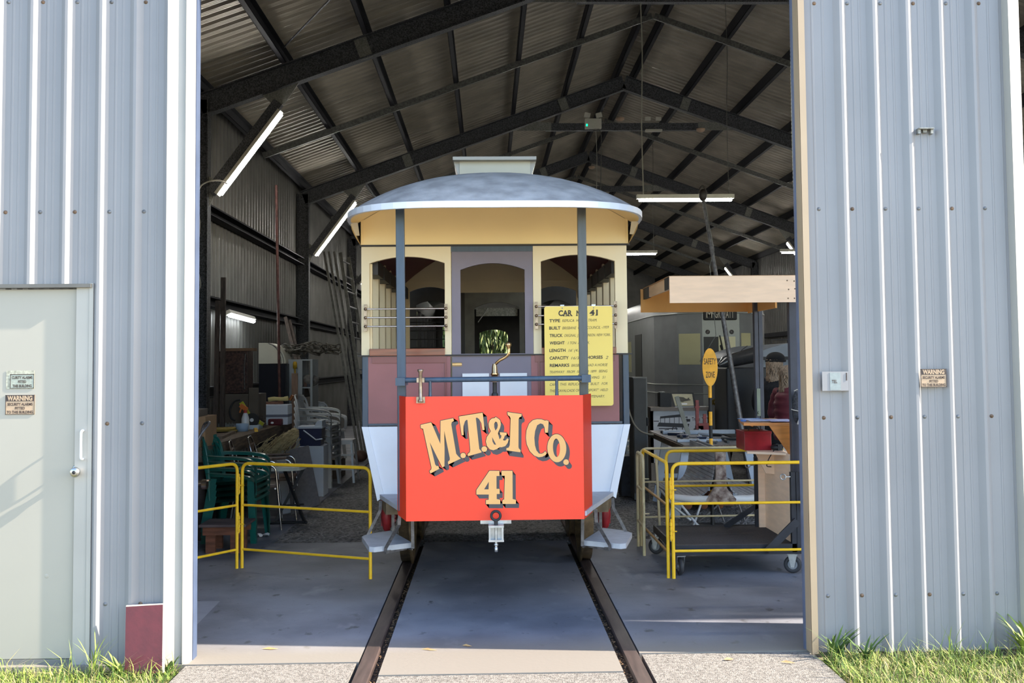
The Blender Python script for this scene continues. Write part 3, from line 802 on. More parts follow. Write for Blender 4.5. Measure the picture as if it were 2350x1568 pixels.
for s_, xa, xb in ((-1, -.594, -.676), (1, .556, .640)):
    m.xy([(xa, YD), (xb, YW), (xb-s_*.010, YW), (xa-s_*.006, YD+.010)], zbm, zt)
dash = m.build('dash_panel', M_red, tram); dash['label'] = 'bright red dash panel'
# painted lettering
def zp(p, Yp): return at(940 + p[0]/5.875, 920 + p[1]/5.875, Yp)
def circ(cx, cy, rx, ry=None, n=26, tilt=0.0):
    ry = ry or rx; out = []
    for k in range(n):
        t = 2*PI*k/n; x = rx*math.cos(t); y = ry*math.sin(t)
        out.append((cx + x*math.cos(tilt) - y*math.sin(tilt), cy + x*math.sin(tilt) + y*math.cos(tilt)))
    return out
def sm(pts):   # smooth closed outline for round glyphs
    return [(p.x, p.y) for p in catmull([(a, b, 0) for a, b in pts], 3, True)]
GL = [
 ('M', [(148,325),(292,292),(415,582),(417,270),(590,235),(597,272),(568,290),(562,320),(628,715),(655,748),(690,780),(522,860),(516,825),(540,800),(543,780),(467,405),(472,640),(470,885),(440,900),(272,560),(345,860),(362,880),(388,880),(400,918),(280,982),(268,948),(292,925),(295,900),(182,378),(152,372)], [], (62, 40)),
 ('dot', circ(722, 738, 36), [], (52, 50)),
 ('T', [(665,212),(985,160),(1012,392),(983,400),(965,300),(935,245),(905,226),(893,235),(940,650),(968,682),(970,697),(787,748),(783,715),(812,695),(818,660),(780,260),(765,258),(745,280),(727,340),(725,400),(730,462),(702,467)], [], (56, 50)),
 ('dot', circ(1007, 652, 38), [], (52, 50)),
 ('and', sm([(1150,232),(1190,238),(1220,265),(1230,310),(1222,360),(1200,410),(1185,432)])[:-3] + [(1213,520),(1232,500),(1238,470),(1220,458),(1215,424),(1308,430),(1308,462),(1285,470),(1270,510),(1258,532),(1290,537),(1318,506),(1337,520),(1322,570),(1290,612),(1240,628),(1215,625),(1180,650),(1130,668),(1080,655),(1042,610),(1028,550),(1040,490),(1080,435),(1095,410),(1070,360),(1065,310),(1080,265),(1110,238)],
   [[(1158,282),(1180,290),(1190,330),(1182,370),(1158,402),(1142,360),(1140,310)], [(1112,490),(1168,595),(1140,590),(1118,550)]], (46, 62)),
 ('I', [(1318,152),(1512,180),(1508,212),(1480,225),(1470,250),(1468,620),(1472,642),(1497,668),(1495,695),(1305,670),(1305,640),(1335,632),(1350,600),(1362,240),(1350,212),(1320,190)], [], (40, 74)),
 ('C', [(1828,268),(1840,262),(1875,275),(1865,430),(1825,432),(1820,360),(1800,318),(1765,305),(1720,330),(1692,410),(1682,500),(1690,600),(1710,670),(1745,712),(1780,715),(1810,700),(1828,678),(1850,708),(1830,735),(1790,755),(1740,762),(1680,740),(1620,680),(1580,590),(1568,500),(1575,400),(1610,310),(1660,262),(1720,247),(1780,250)], [], (55, 55)),
 ('o', circ(1985, 640, 128, 190, 34, -0.04), [circ(1980, 635, 47, 124, 26, -0.04)], (48, 58)),
 ('dot', circ(2110, 828, 38), [], (40, 54)),
 ('4', [(1075,945),(1212,945),(1212,1015),(1172,1015),(1172,1188),(1215,1188),(1215,1258),(1175,1258),(1175,1325),(1222,1335),(1222,1395),(1030,1395),(1030,1338),(1065,1335),(1068,1265),(900,1265),(900,1205)], [[(1068,1092),(1065,1195),(1005,1195)]], (40, 54)),
 ('1', [(1240,945),(1388,945),(1390,1325),(1435,1338),(1432,1392),(1250,1392),(1252,1338),(1275,1330),(1283,1060),(1283,1012),(1240,1012)], [], (42, 54)),
]
def fillpoly(mb, outer, holes, Yp):
    loops = [[Vector((x, y, 0)) for x, y in L] for L in [outer]+holes]
    tris = tessellate_polygon(loops); flat = [p for L in loops for p in L]
    mb.add([zp((p.x, p.y), Yp) for p in flat], [tuple(t) for t in tris])
gold = MB(); shade = MB()
for n_, outer, holes, (dx, dy) in GL:
    fillpoly(gold, outer, holes, YD-.0026)
    for L in [outer]+holes:
        k = len(L)
        for i in range(k):
            a, b = L[i], L[(i+1) % k]
            shade.add([zp(a, YD-.0012), zp(b, YD-.0012), zp((b[0]+dx, b[1]+dy), YD-.0012), zp((a[0]+dx, a[1]+dy), YD-.0012)], [(0, 1, 2, 3)])
    for j in range(8):
        ox, oy = 8*math.cos(j*PI/4), 8*math.sin(j*PI/4)
        fillpoly(shade, [(x+ox, y+oy) for x, y in outer], [[(x+(ox*.0), y+(oy*.0)) for x, y in h] for h in holes], YD-.0008)
g_ = gold.build('company_lettering', M_lettergold, dash); g_['label'] = 'pale gold company lettering and number 41'
s2 = shade.build('letter_shading', M_lettershade, dash); s2['label'] = 'charcoal block shading of the lettering'

# posts of the hood
def post(x0, y0, x1, y1, m_, lab):
    a = at(x0, y0, .95); b = at(x1, y1, .95); a.z = 2.775; b2 = a + (b-a)*((a.z-.70)/(a.z-b.z))
    m = MB(); m.bar(b2, a, .045, .058, up=(1, 0, 0)); o = m.build('hood_post', m_, tram, bevel=.004); o['label'] = lab
post(918, 482, 922, 905, M_tblue, 'blue painted front post'); post(1334, 470, 1340, 905, M_tblue2, 'slate grey front post')
zr = Z_(871, .74, 1130)
m = MB(); m.cyl((X_(926, .74), .74, zr), (X_(1338, .74), .74, zr+.004), .017, seg=14)
m.cbox((X_(1341, .84), .84, zr), (.06, .25, .05)); m.cbox((X_(922, .84), .84, zr-.01), (.062, .25, .05))
hr = m.build('hand_rail', M_tblue, tram); hr['label'] = 'blue round hand rail'
for px_ in (987, 1277):
    m = MB(); m.cyl((X_(px_, .74), .735, zr), (X_(px_, .74), .735, zt-.05), .010, seg=10); m.lathe([(.018, 0), (.012, .02), (.010, .05)], (X_(px_, .74), .735, zt-.02), (0, 0, 1), 12); m.build('rail_stanchion', M_tblue, hr)
# bronze whip socket
x = X_(965, .68); m = MB()
m.lathe([(.0, 0), (.018, 0), (.018, .012), (.012, .02), (.012, .19), (.019, .20), (.019, .212), (.0, .212)], (x, .675, Z_(922, .68)), (0, 0, 1), 18)
m.box(x-.028, x+.028, .678, .700, Z_(922, .68)-.006, Z_(922, .68)+.035); m.cbox((x, .70, zr), (.05, .06, .03))
w_ = m.build('whip_socket', M_bronze, tram); w_['label'] = 'dull bronze whip socket on the rail'
# brake column and crank
x = X_(1135, .80)
m = MB(); m.cyl((x, .80, .70), (x, .80, zr-.02), .014, seg=12); m.lathe([(.022, 0), (.022, .03), (.014, .04)], (x, .80, zt-.02), (0, 0, 1), 14); m.cbox((x, .775, zr), (.07, .06, .012))
bc = m.build('brake_column', M_black, tram)
m = MB(); m.lathe([(.026, 0), (.028, .01), (.022, .02), (.022, .045), (.028, .05), (.020, .06), (.017, .10), (.012, .12)], (x, .80, Z_(877, .8)), (0, 0, 1), 18)
m.tube(catmull([at(1134, 846, .80), at(1136, 838, .80), at(1146, 828, .78), at(1160, 820, .76), at(1167, 812, .75), at(1168, 800, .75)], 6), [.010]*31, 10)
m.lathe([(.009, 0), (.009, .03), (.013, .045), (.019, .058), (.018, .068), (.010, .074), (0, .076)], at(1168, 802, .75)-Vector((0, 0, .03)), (-.05, 0, 1), 18)
b_ = m.build('brake_handle', M_brass, bc); b_['label'] = 'curved brass brake crank'
# window guard bars, front bulkhead
for a, b, zs in ((839, 1024, (709, 729, 749)), (1232, 1414, (703, 724, 744))):
    pa, pb = X_(a, YB-.05), X_(b, YB-.05)
    m = MB()
    zz = [Z_(q, YB-.05, (a+b)/2) for q in zs]
    for q in zz: m.cyl((pa, YB-.05, q), (pb, YB-.05, q), .0065, seg=10)
    gb = m.build('window_guard_bars', M_bars, tram)
    for xx in (pa, pb):
        m = MB(); m.box(xx-.011, xx+.011, YB-.058, YB-.044, zz[2]-.035, zz[0]+.035)
        for q in zz: m.lathe([(.0, .02), (.011, .018), (.013, 0)], (xx, YB-.052, q), (0, -1, 0), 10)
        for q in (zz[0]+.03, zz[2]-.03): m.cyl((xx, YB-.05, q), (xx, YB, q), .006, seg=8)
        m.build('bar_bracket', M_bronze, gb)
# --- steps
for s_ in (-1, 1):
    base = [(-.600, 1.275), (-.845, 1.12), (-.885, 1.14), (-.985, 1.55), (-.955, 1.66), (-.80, 1.80)]
    m = MB(); m.xy([(a*(-s_), b) for a, b in base], .395, .430)
    st = m.build('step_board', M_deck, tram, bevel=.006)
    def P(x, y, z): return (-s_*x, y, z)
    for pts in ([(-.66, .98, .69), (-.665, .99, .60), (-.77, 1.14, .42), (-.775, 1.155, .388), (-.64, 1.30, .388)], [(-.86, 1.66, .67), (-.865, 1.66, .60), (-.955, 1.62, .42), (-.955, 1.60, .388), (-.80, 1.74, .388)], [(-.595, 1.22, .68), (-.592, 1.24, .40), (-.60, 1.28, .388), (-.70, 1.40, .388)], [(-.78, 1.76, .68), (-.78, 1.77, .40)]):
        m = MB()
        q = [Vector(P(*p)) for p in pts]
        for i in range(len(q)-1):
            m.bar(q[i], q[i+1], .022, .007, up=(0.2*s_, 1, 0.1))
        m.build('step_hanger', M_strap, st)
# --- wheels and truck
for yw in (2.85, 4.05):
    m = MB(); m.cyl((-.72, yw, .38), (.72, yw, .38), .035, seg=14); m.build('axle', M_strap, tram)
    for s_ in (-1, 1):
        m = MB()
        prof = [(.30, -.045), (.385, -.045), (.38, .03), (.405, .035), (.408, .050), (.30, .052), (.30, -.045)]
        m.lathe(prof, (s_*.755, yw, .385), (-s_, 0, 0), 48); m.lathe([(.0, -.05), (.07, -.05), (.07, .05), (.0, .05)], (s_*.755, yw, .385), (-s_, 0, 0), 20)
        for k in range(7):
            t = 2*PI*k/7; c = Vector((s_*.755, yw, .385)); d = Vector((0, math.cos(t), math.sin(t)))
            m.bar(c+d*.05, c+d*.31, .05, .03, up=(1, 0, 0))
        wh = m.build('wheel', M_tyre, tram)
        m = MB(); c = Vector((s_*.92, yw-.03, .40))
        m.box(c.x-.055, c.x+.055, yw-.10, yw+.08, .31, .47)
        ring = [c + Vector((0, math.cos(a)*.15, math.sin(a)*.15)) for a in [R(-50+i*20) for i in range(15)]]
        m.tube(ring, .028, 10)
        m.sphere(c+Vector((-s_*.0, -.09, .0)), (.05, .03, .06))
        for j in range(5): m.cyl((s_*.86, yw-.12, .36+.032*j), (s_*.86, yw+.12, .36+.032*j), .014, seg=8)
        m.tube([c+Vector((0, -.16, .12)), c+Vector((0, -.18, .0)), c+Vector((0, -.15, -.10))], [.03, .045, .03], 10)
        m.build('axle_box', M_redcast, tram)
m = MB()
for s_ in (-1, 1): m.box(s_*.885, s_*.95, 2.55, 4.35, .50, .56)
m.build('truck_frame', M_redcast, tram)
# --- coupling
e = at(1138, 1184, .655)
m = MB(); m.tube([e + Vector((math.cos(t)*.029, 0, math.sin(t)*.029)) for t in [2*PI*k/20 for k in range(20)]], .0085, 8, closed=True); m.cyl(e+Vector((0, 0, -.03)), e+Vector((0, .0, -.06)), .012, seg=10)
cp = m.build('drawbar_eye', M_black, tram)
m = MB(); m.box(e.x-.048, e.x+.05, e.y-.03, .95, .632, .645); m.box(e.x-.048, e.x+.05, e.y-.02, e.y+.04, .54, .553); m.box(e.x-.046, e.x-.036, e.y-.015, e.y+.04, .545, .64); m.box(e.x+.036, e.x+.048, e.y-.015, e.y+.04, .545, .64); m.box(e.x-.04, e.x+.04, e.y+.03, e.y+.04, .545, .64)
m.box(e.x-.10, e.x+.10, .72, 1.2, .642, .667)
m.build('coupling_bracket', M_galv, tram)
m = MB(); m.cyl((e.x, e.y, .49), (e.x, e.y, .66), .008, seg=10); m.lathe([(.0, 0), (.014, 0), (.014, .012), (.0, .012)], (e.x, e.y, .515), (0, 0, 1), 6); m.lathe([(.0, 0), (.011, 0), (.011, .03), (.0, .03)], (e.x, e.y, .475), (0, 0, 1), 10); m.build('coupling_bolt', M_galv, cp)

# ================================================================== yellow information sign
M_signy = mat('yellow_sign_board', hexc(246, 216, 110), .5, 0, .03, 3)
M_ink = mat('faded_sign_ink', (.05, .04, .03), .6, 0, .3, 30)
M_inkb = mat('thin_sign_ink', (.13, .10, .05), .6, 0, .3, 30)
YS = YB-.085
xl, xr, zt_, zb_ = X_(1250, YS, 820), X_(1406.5, YS, 820), Z_(703, YS, 1328), Z_(932, YS, 1328)
sg = thing('information_sign', 'yellow hand lettered board about car 41 hanging in the right tram window', 'sign', ((xl+xr)/2, YS, zb_))
m = MB(); r_ = .018
pts = []
for cx_, cz_, a0 in ((xr-r_, zt_-r_, 0), (xl+r_, zt_-r_, 90), (xl+r_, zb_+r_, 180), (xr-r_, zb_+r_, 270)):
    for k in range(5): a = R(a0+k*22.5); pts.append((cx_+r_*math.cos(a), cz_+r_*math.sin(a)))
m.xz(pts, YS, YS+.005); m.build('sign_board', M_signy, sg)
def sp(a, b): return at(1220 + a/5.81, 680 + b/5.81, YS-.0012)
def line(mb, s, a0, a1, base, h, bold=0.0, shear=0.0, sl=-0.02):
    """letters from a0 to a1 (zoomed pixels) with a baseline at base and cap height h"""
    size = h/0.73
    text_mb(mb, s, size, lambda a, b: sp(a0+a, base + sl*a - b), bold=bold, shear=shear, width=(a1-a0))
TL = []
def nb(bold):
    b = MB(); TL.append((b, bold)); return b
tb_ = nb(1)
line(tb_, 'CAR', 357, 541, 262, 74, bold=3.5); line(tb_, 'No', 598, 690, 258, 70, bold=3.5); line(tb_, '41', 772, 882, 254, 74, bold=3.5)
# slab feet for the heading letters
for x_, y_ in ((430, 262), (462, 262), (497, 262), (532, 260), (604, 258), (640, 257), (800, 254), (862, 254)):
    a = [(x_-13, y_-4), (x_+13, y_-4), (x_+13, y_+5), (x_-13, y_+5)]
    tb_.add([sp(*q) for q in a], [(0, 1, 2, 3)])
rowsT = [('TYPE', 236, 380, 348, 42, [('REPLICA  HORSE  TRAM.', 408, 872, 0)]),
 ('BUILT', 235, 385, 446, 42, [('BRISBANE  CITY  COUNCIL -1959', 410, 1030, 0)]),
 ('TRUCK', 240, 415, 546, 42, [('ORIGINAL  J. STEPHENSON. NEW YORK.', 436, 1052, 0)]),
 ('WEIGHT', 240, 440, 645, 42, [('1 TON  APPROX.', 484, 772, 0)]),
 ('LENGTH', 238, 452, 745, 42, [("16' (4.88M)", 492, 740, 0)]),
 ('CAPACITY', 240, 494, 846, 42, [('16/30', 528, 670, 0)]),
 ('REMARKS', 242, 502, 944, 42, [('BRISBANE  HAD A HORSE', 530, 1014, 0)])]
for key, a, b, base, h, rest in rowsT:
    line(nb(1), key, a, b, base, h, bold=1.5)
    for s_, a2, b2, _ in rest: line(nb(0), s_, a2, b2, base-3, 38, shear=.25)
line(nb(1), 'HORSES', 735, 948, 836, 42, bold=1.5); line(nb(0), '2', 985, 1022, 836, 42, shear=.25)
for s_, a, b, base in (('TRAMWAY   FROM  1885  TO  1899   BEING', 240, 1012, 1030), ('ELECTRIFIED  IN  1897.   HAVING   51', 240, 985, 1112), ('CARS.  THIS  REPLICA  WAS  BUILT   FOR', 242, 1012, 1196), ('THE "CAVALCADE OF TRANSPORT"  HELD', 244, 1018, 1280), ('DURING  THE  STATE  CENTENARY.', 246, 975, 1364)):
    line(nb(0), s_, a, b, base, 36, shear=.25)
for i_, (b_, bd) in enumerate(TL): b_.build('heading_text' if i_ == 0 else 'text_line', M_ink if bd else M_inkb, sg)
m = MB()
for a, b in ((410, 128), (828, 122)):
    c = at(1220+a/5.81, 680+b/5.81, YS); m.cbox((c.x, YB-.055, c.z), (.03, .03, .018))
    q = at(1220+a/5.81, 680+(b+32)/5.81, YS-.002); m.lathe([(.0, .002), (.004, .001), (.005, 0)], q, (0, -1, 0), 8)
m.build('sign_clip', M_galv, sg)

# ================================================================== darker tram standing behind
M_dk = mat('sooty_dark_tram_paint', (.030, .028, .030), .5, 0, .2)
M_dk2 = mat('grey_tram_frame_paint', (.12, .115, .10), .5, 0, .2)
t2 = thing('stored_tram', 'dark tram with arched end windows standing behind the horse tram', 'tram', (0, 10, 0))
for Y, s_ in ((6.4, 0), (13.4, 1)):
    m = MB(); m.archpanel(-.42, .50, .7, 2.72, -.22, .33, 1.72, 2.36 if not s_ else 2.26, .07, Y, Y+.05)
    m.build('tram_end_door', M_dk2 if s_ == 0 else M_dk, t2)
    m = MB(); m.archpanel(-1.1, -.42, .5, 2.72, -.93, -.56, 1.75, 2.40, .05, Y, Y+.05); m.archpanel(.50, 1.1, .5, 2.72, .60, .95, 1.75, 2.40, .05, Y, Y+.05)
    m.box(-.46, .54, Y-.03, Y+.06, 2.62, 2.72); m.build('end_panel', M_dk, t2)
m = MB()
for s_ in (-1, 1):
    m.box(s_*1.06, s_*1.1, 6.45, 13.4, .5, 1.75); m.box(s_*1.06, s_*1.1, 6.45, 13.4, 2.45, 2.72)
    for k in range(9): yy = 6.45+k*.86; m.box(s_*1.05, s_*1.1, yy-.07, yy+.07, 1.75, 2.45)
m.build('side_panel', M_dk, t2)
m = MB(); m.grid([[(1.15*math.sin(a), y, 2.72+.26*math.cos(a)) for a in [R(-90+18*i) for i in range(11)]] for y in (6.2, 13.6)]); m.box(-1.05, 1.05, 6.4, 13.4, .62, .68); m.build('tram_roof', M_dk2, t2)
m = MB(); m.box(-.20, .31, 6.46, 6.48, 2.26, 2.36); m.build('destination_box', M_plate, t2)
m = MB(); m.cyl(at(1120, 707, 6.38), at(1097, 740, 6.38), .006, seg=6); m.build('wiper', M_galv, t2)
for yy in (7.6, 8.9, 11.0, 12.3):
    m = MB()
    for s_ in (-1, 1): m.cyl((s_*.71, yy, .33), (s_*.80, yy, .33), .33, seg=28)
    m.cyl((-.7, yy, .33), (.7, yy, .33), .04); m.build('wheel_set', M_tyre, t2)
m = MB(); m.box(-.95, .95, 7.2, 12.7, .40, .55); m.build('truck', M_dk, t2)
# ================================================================== barriers
M_barr = mat('chipped_yellow_paint', hexc(255, 200, 40), .4, 0, .06, 14)
M_barrc = mat('cream_barrier_paint', hexc(206, 190, 150), .5, 0, .08, 14)
M_lash = mat('brownish_yellow_rail', hexc(168, 128, 74), .5, 0, .2, 14)
def barrier_panel(parent, A, B, H=.88, z1=.155, z2=.52, m_=None, r=.0135, mr=None):
    A = Vector((A[0], A[1], 0)); B = Vector((B[0], B[1], 0)); u = Vector((0, 0, 1))
    mb = MB(); mb.tube(rounded([A, A+u*H, B+u*H, B], .07, 6), r, 10); f = mb.build('panel_frame', m_, parent)
    for z in (z1, z2):
        mb = MB(); mb.tube([A+u*z, B+u*z], r*.8, 8); mb.build('cross_rail', mr or m_, f)
    return f
def hinges(parent, P, zs, m_, dx=.012):
    for z in zs:
        mb = MB()
        for k in range(4): mb.cyl((P[0], P[1]-.008, z+.035*k), (P[0], P[1]-.008, z+.035*k+.028), .0095, seg=10)
        mb.cyl((P[0], P[1]-.008, z-.01), (P[0], P[1]-.008, z+.16), .005, seg=8); mb.cyl((P[0]+.002, P[1]-.012, z+.065), (P[0]+.045, P[1]-.02, z+.065), .005, seg=8)
        mb.build('hinge', m_, parent)
A = atz(850, 1329); Bp = atz(552, 1304); C_ = atz(544, 1305)
t = thing('folding_barrier', 'yellow tubular folding barrier standing left of the tram', 'barrier', (Bp.x, Bp.y, 0))
barrier_panel(t, (Bp.x+.012, Bp.y), (A.x, A.y), m_=M_barr, H=.865)
d = Vector((-.26, -.37)).normalized()*1.24
barrier_panel(t, (C_.x-.002, C_.y), (C_.x+d.x, C_.y+d.y), m_=M_barr, H=.865)
hinges(t, ((Bp.x+C_.x)/2+.002, Bp.y-.012), (.30, .62), M_barr)

# ================================================================== plastic chairs
def monobloc(name, label, m_, loc, rz, group=None, tilt=0.0, lift=0.0, dark=None):
    t = thing(name, label, 'chair', loc, rz, group)
    W = WM[t.name] @ Matrix.Translation((0, 0, lift)) @ Matrix.Rotation(tilt, 4, 'X')
    # faces -y in its own frame; x = width, back at +y
    b = MB(); b.M = W; rows = []
    for i in range(9):
        v = i/8; y = -.24+.46*v; rows.append([(x, y, .42-.03*v-.02*math.cos(x*6)+.0+(.015 if abs(x) > .2 else 0)) for x in [-.24+.06*j for j in range(9)]])
    b.grid(rows); b.grid([[(p[0], p[1], p[2]-.012) for p in r_] for r_ in rows]); b.box(-.25, .25, -.25, -.235, .398, .425); b.build('seat', m_, t)
    b = MB(); b.M = W
    for j in range(7):
        xa = -.19+.055*j
        b.grid([[(xa, .22+.03*v+.05*v*v-.05*abs(xa/.22)**2*v, .42+.36*v), (xa+.042, .22+.03*v+.05*v*v-.05*abs(xa/.22)**2*v, .42+.36*v)] for v in [k/7 for k in range(8)]])
    b.tube(catmull([(-.24, .20, .40), (-.245, .22, .62), (-.22, .26, .78), (-.1, .31, .83), (.1, .31, .83), (.22, .26, .78), (.245, .22, .62), (.24, .20, .40)], 5), .014, 8)
    b.grid([[(x, .30-.05*(x/.22)**2, .76), (x, .31-.05*(x/.22)**2, .80), (x, .312-.05*(x/.22)**2, .835)] for x in [-.2+.05*k for k in range(9)]])
    b.build('backrest', m_, t)
    for s_ in (-1, 1):
        b = MB(); b.M = W
        P = catmull([(s_*.245, .23, .66), (s_*.27, .10, .655), (s_*.275, -.08, .645), (s_*.27, -.20, .62), (s_*.255, -.245, .56), (s_*.25, -.24, .44)], 5)
        b.grid([[(p.x-.024, p.y, p.z), (p.x+.024, p.y, p.z+.004)] for p in P]); b.grid([[(p.x-s_*.024, p.y, p.z), (p.x-s_*.024, p.y, p.z-.03)] for p in P]); b.build('armrest', m_, t)
        for yy, dy in ((-.22, -.03), (.20, .07)):
            b = MB(); b.M = W
            q0 = Vector((s_*.235, yy, .44)); q1 = Vector((s_*.27, yy+dy, 0))
            w0, w1 = .065, .05
            b.grid([[q0+Vector((-s_*w0, 0, 0)), q0, q0+Vector((0, (w0 if yy < 0 else -w0), 0))], [q1+Vector((-s_*w1, 0, 0)), q1, q1+Vector((0, (w1 if yy < 0 else -w1), 0))]], smooth=False)
            b.grid([[q0+Vector((-s_*w0, .008, 0)), q0+Vector((-s_*.008, .008, 0)), q0+Vector((-s_*.008, (w0 if yy < 0 else -w0), 0))], [q1+Vector((-s_*w1, .008, 0)), q1+Vector((-s_*.008, .008, 0)), q1+Vector((-s_*.008, (w1 if yy < 0 else -w1), 0))]], smooth=False)
            b.build('leg', m_, t)
    return t
M_green = mat('dark_green_plastic', hexc(18, 92, 84), .3, 0, .1, 5)
p = atz(590, 1248)
gnames = ['lowest', 'second from the bottom', 'third from the bottom', 'topmost']
for k in range(4):
    monobloc('plastic_chair', 'dark green plastic armchair, %s of the stack behind the yellow barrier' % gnames[k], M_green, (p.x-.25, p.y+.27, 0), R(88), 'stacked green plastic chairs', tilt=R(0), lift=.055*k)
M_wchair = mat('dusty_white_plastic', hexc(188, 190, 192), .5, 0, .05, 5)
for k in range(6):
    monobloc('plastic_chair', 'dusty white plastic armchair, %s in the stack by the shelves' % ['lowest', 'second from the floor', 'third from the floor', 'third from the top', 'second from the top', 'topmost'][k], M_wchair, (-2.42, 8.2, 0), R(84), 'stacked white plastic chairs', lift=.085*k)
monobloc('plastic_chair', 'single dusty white plastic armchair behind the white stack', M_wchair, (-2.55, 9.3, 0.0), R(40), None, lift=.28)
t = MB(); t.box(-2.85, -2.25, 9.02, 9.6, 0, .28); cat_tag(t.build('crate', mat('dark_crate_wood', (.06, .045, .035), .8, 0, .3)), 'dark wooden crate under the single white chair', 'crate')

# ================================================================== chrome tube chairs
M_chrome = mat('scuffed_chrome', (.62, .62, .64), .14, 1, .1, 30)
M_vinyl = mat('brown_vinyl', (.11, .065, .045), .5, 0, .2)
def tubechair(label, loc, rz, lift=0):
    t = thing('chrome_chair', label, 'chair', loc, rz, None)
    W = WM[t.name] @ Matrix.Translation((0, 0, lift))
    for s_ in (-1, 1):
        b = MB(); b.M = W; b.tube(rounded([(s_*.23, .25, 0), (s_*.22, .18, .64), (s_*.22, -.20, .66), (s_*.235, -.26, 0)], .08, 7), .011, 10); b.build('side_frame', M_chrome, t)
        b = MB(); b.M = W; b.cbox((s_*.22, -.02, .675), (.045, .26, .02)); b.build('armrest', M_vinyl, t, bevel=.006)
    b = MB(); b.M = W; b.tube(rounded([(-.20, .12, .42), (-.19, .24, .80), (-.12, .27, .90), (.12, .27, .90), (.19, .24, .80), (.20, .12, .42)], .08, 7), .011, 10); b.build('back_frame', M_chrome, t)
    b = MB(); b.M = W; b.cbox((0, .25, .74), (.33, .03, .16)); b.build('backrest', M_vinyl, t, bevel=.01)
    b = MB(); b.M = W; b.cbox((0, -.02, .445), (.42, .42, .04)); b.build('seat', M_vinyl, t, bevel=.012)
    b = MB(); b.M = W; b.tube([(-.225, -.2, .42), (.225, -.2, .42)], .01, 8); b.tube([(-.225, .2, .42), (.225, .2, .42)], .01, 8); b.build('cross_tube', M_chrome, t)
p = atz(628, 1226)
tubechair('chrome tube chair with brown pads, nearer one beside the green chairs', (p.x-.27, p.y+.42, 0), R(100))
tubechair('chrome tube chair with brown pads, farther one behind its twin', (p.x-.22, p.y+1.05, 0), R(96))

# ================================================================== low wooden stool
M_stool = mat('reddish_brown_timber', hexc(116, 72, 52), .65, 0, .3, 4, stretch=(1, 8, 8), bump=.2)
M_stool2 = mat('greyed_timber_top', hexc(96, 82, 82), .7, 0, .25, 4, stretch=(1, 8, 8), bump=.2)
a = atz(470, 1272)
t = thing('low_stool', 'low brown timber stool on the floor behind the yellow barrier', 'stool', (a.x+.16, a.y+.15, 0))
m = MB(); m.box(a.x-.05, a.x+.37, a.y-.03, a.y+.34, .238, .262); m.build('seat', M_stool2, t, bevel=.004)
for q_ in ((-.005, .02), (.28, .30)): m = MB(); m.box(a.x-.02, a.x+.34, a.y+q_[0], a.y+q_[1], .165, .238); m.build('apron', M_stool, t)
for dx in (0, .22):
    for dy in (.0, .24): m = MB(); m.box(a.x+dx, a.x+dx+.085, a.y+dy+.02, a.y+dy+.06, 0, .238); m.build('leg', M_stool, t)
# ================================================================== hand trolley
M_orange = mat('dull_orange_paint', hexc(164, 72, 44), .5, 0, .25, 12)
wx, wy = -2.63, 2.62
t = thing('hand_trolley', 'orange hand trolley with grey pipe handle at the left edge of the doorway', 'trolley', (wx, wy, 0))
for s_ in (0, .42):
    m = MB(); m.cyl((wx-.03-s_, wy, .115), (wx+.03-s_, wy, .115), .055, seg=20); m.tube([(wx-s_, wy+math.cos(q)*.085, .115+math.sin(q)*.085) for q in [2*PI*k/24 for k in range(24)]], .03, 10, closed=True); m.build('wheel', mat('grey_rubber_wheel', (.09, .09, .095), .7, 0, .2), t)
    m = MB(); m.bar((wx+.05-s_*.9, wy+.10, .12), (wx+.05-s_*.9, wy+.12, .80), .035, .035); m.build('side_rail', M_orange, t)
m = MB(); 
for z in (.18, .5, .78): m.bar((wx+.05, wy+.11, z), (wx-.35, wy+.11, z), .03, .03)
m.cbox((wx-.15, wy-.06, .03), (.40, .25, .012)); m.build('cross_frame', M_orange, t)
m = MB(); m.tube(rounded([at(447, 1100, wy+.12), at(450, 1040, wy+.12), at(468, 972, wy+.10), at(484, 968, wy-.0), at(458, 1000, wy-.12), at(440, 1050, wy-.1)], .05, 6), .011, 8); m.build('handle', M_strap, t)
m = MB(); c = at(470, 1112, wy+.08); m.cyl(c+Vector((-.02, 0, 0)), c+Vector((.02, 0, 0)), .042, seg=18); m.cbox(c+Vector((0, .04, .03)), (.06, .05, .012)); m.cyl(c+Vector((-.09, .03, .0)), c+Vector((-.02, .02, .01)), .02, seg=10); m.build('castor', M_bars, t)

# ================================================================== workbench along the left wall
M_bench = mat('weathered_bench_timber', hexc(104, 88, 72), .75, 0, .3, 5, stretch=(8, 1, 8), bump=.3)
M_bleg = mat('dark_bench_leg', hexc(52, 42, 38), .7, 0, .3, 8)
BZ, BX = .90, -2.77
t = thing('workbench', 'long weathered timber workbench along the left wall covered with tools', 'workbench', (-3.2, 6.2, 0))
m = MB()
for k in range(5): m.box(BX-.222*(k+1)+.006, BX-.222*k, 3.85, 8.1, BZ-.045, BZ)
m.build('bench_top', M_bench, t)
for q_ in ((BX-.03, BX-.0, 3.85, 8.1), (BX-1.08, BX-.03, 3.85, 3.88)): m = MB(); m.box(*q_, BZ-.14, BZ-.045); m.build('apron', M_bench, t)
for y in (4.0, 6.1, 7.95):
    for x in (BX-.07, BX-1.0): m = MB(); m.box(x-.045, x+.045, y-.045, y+.045, 0, BZ-.045); m.build('leg', M_bleg, t)
m = MB(); m.box(BX-1.05, BX-.05, 3.95, 8.0, .22, .25); m.build('lower_shelf', M_bleg, t)
def onbench(px, py): return atz(px, py, BZ)
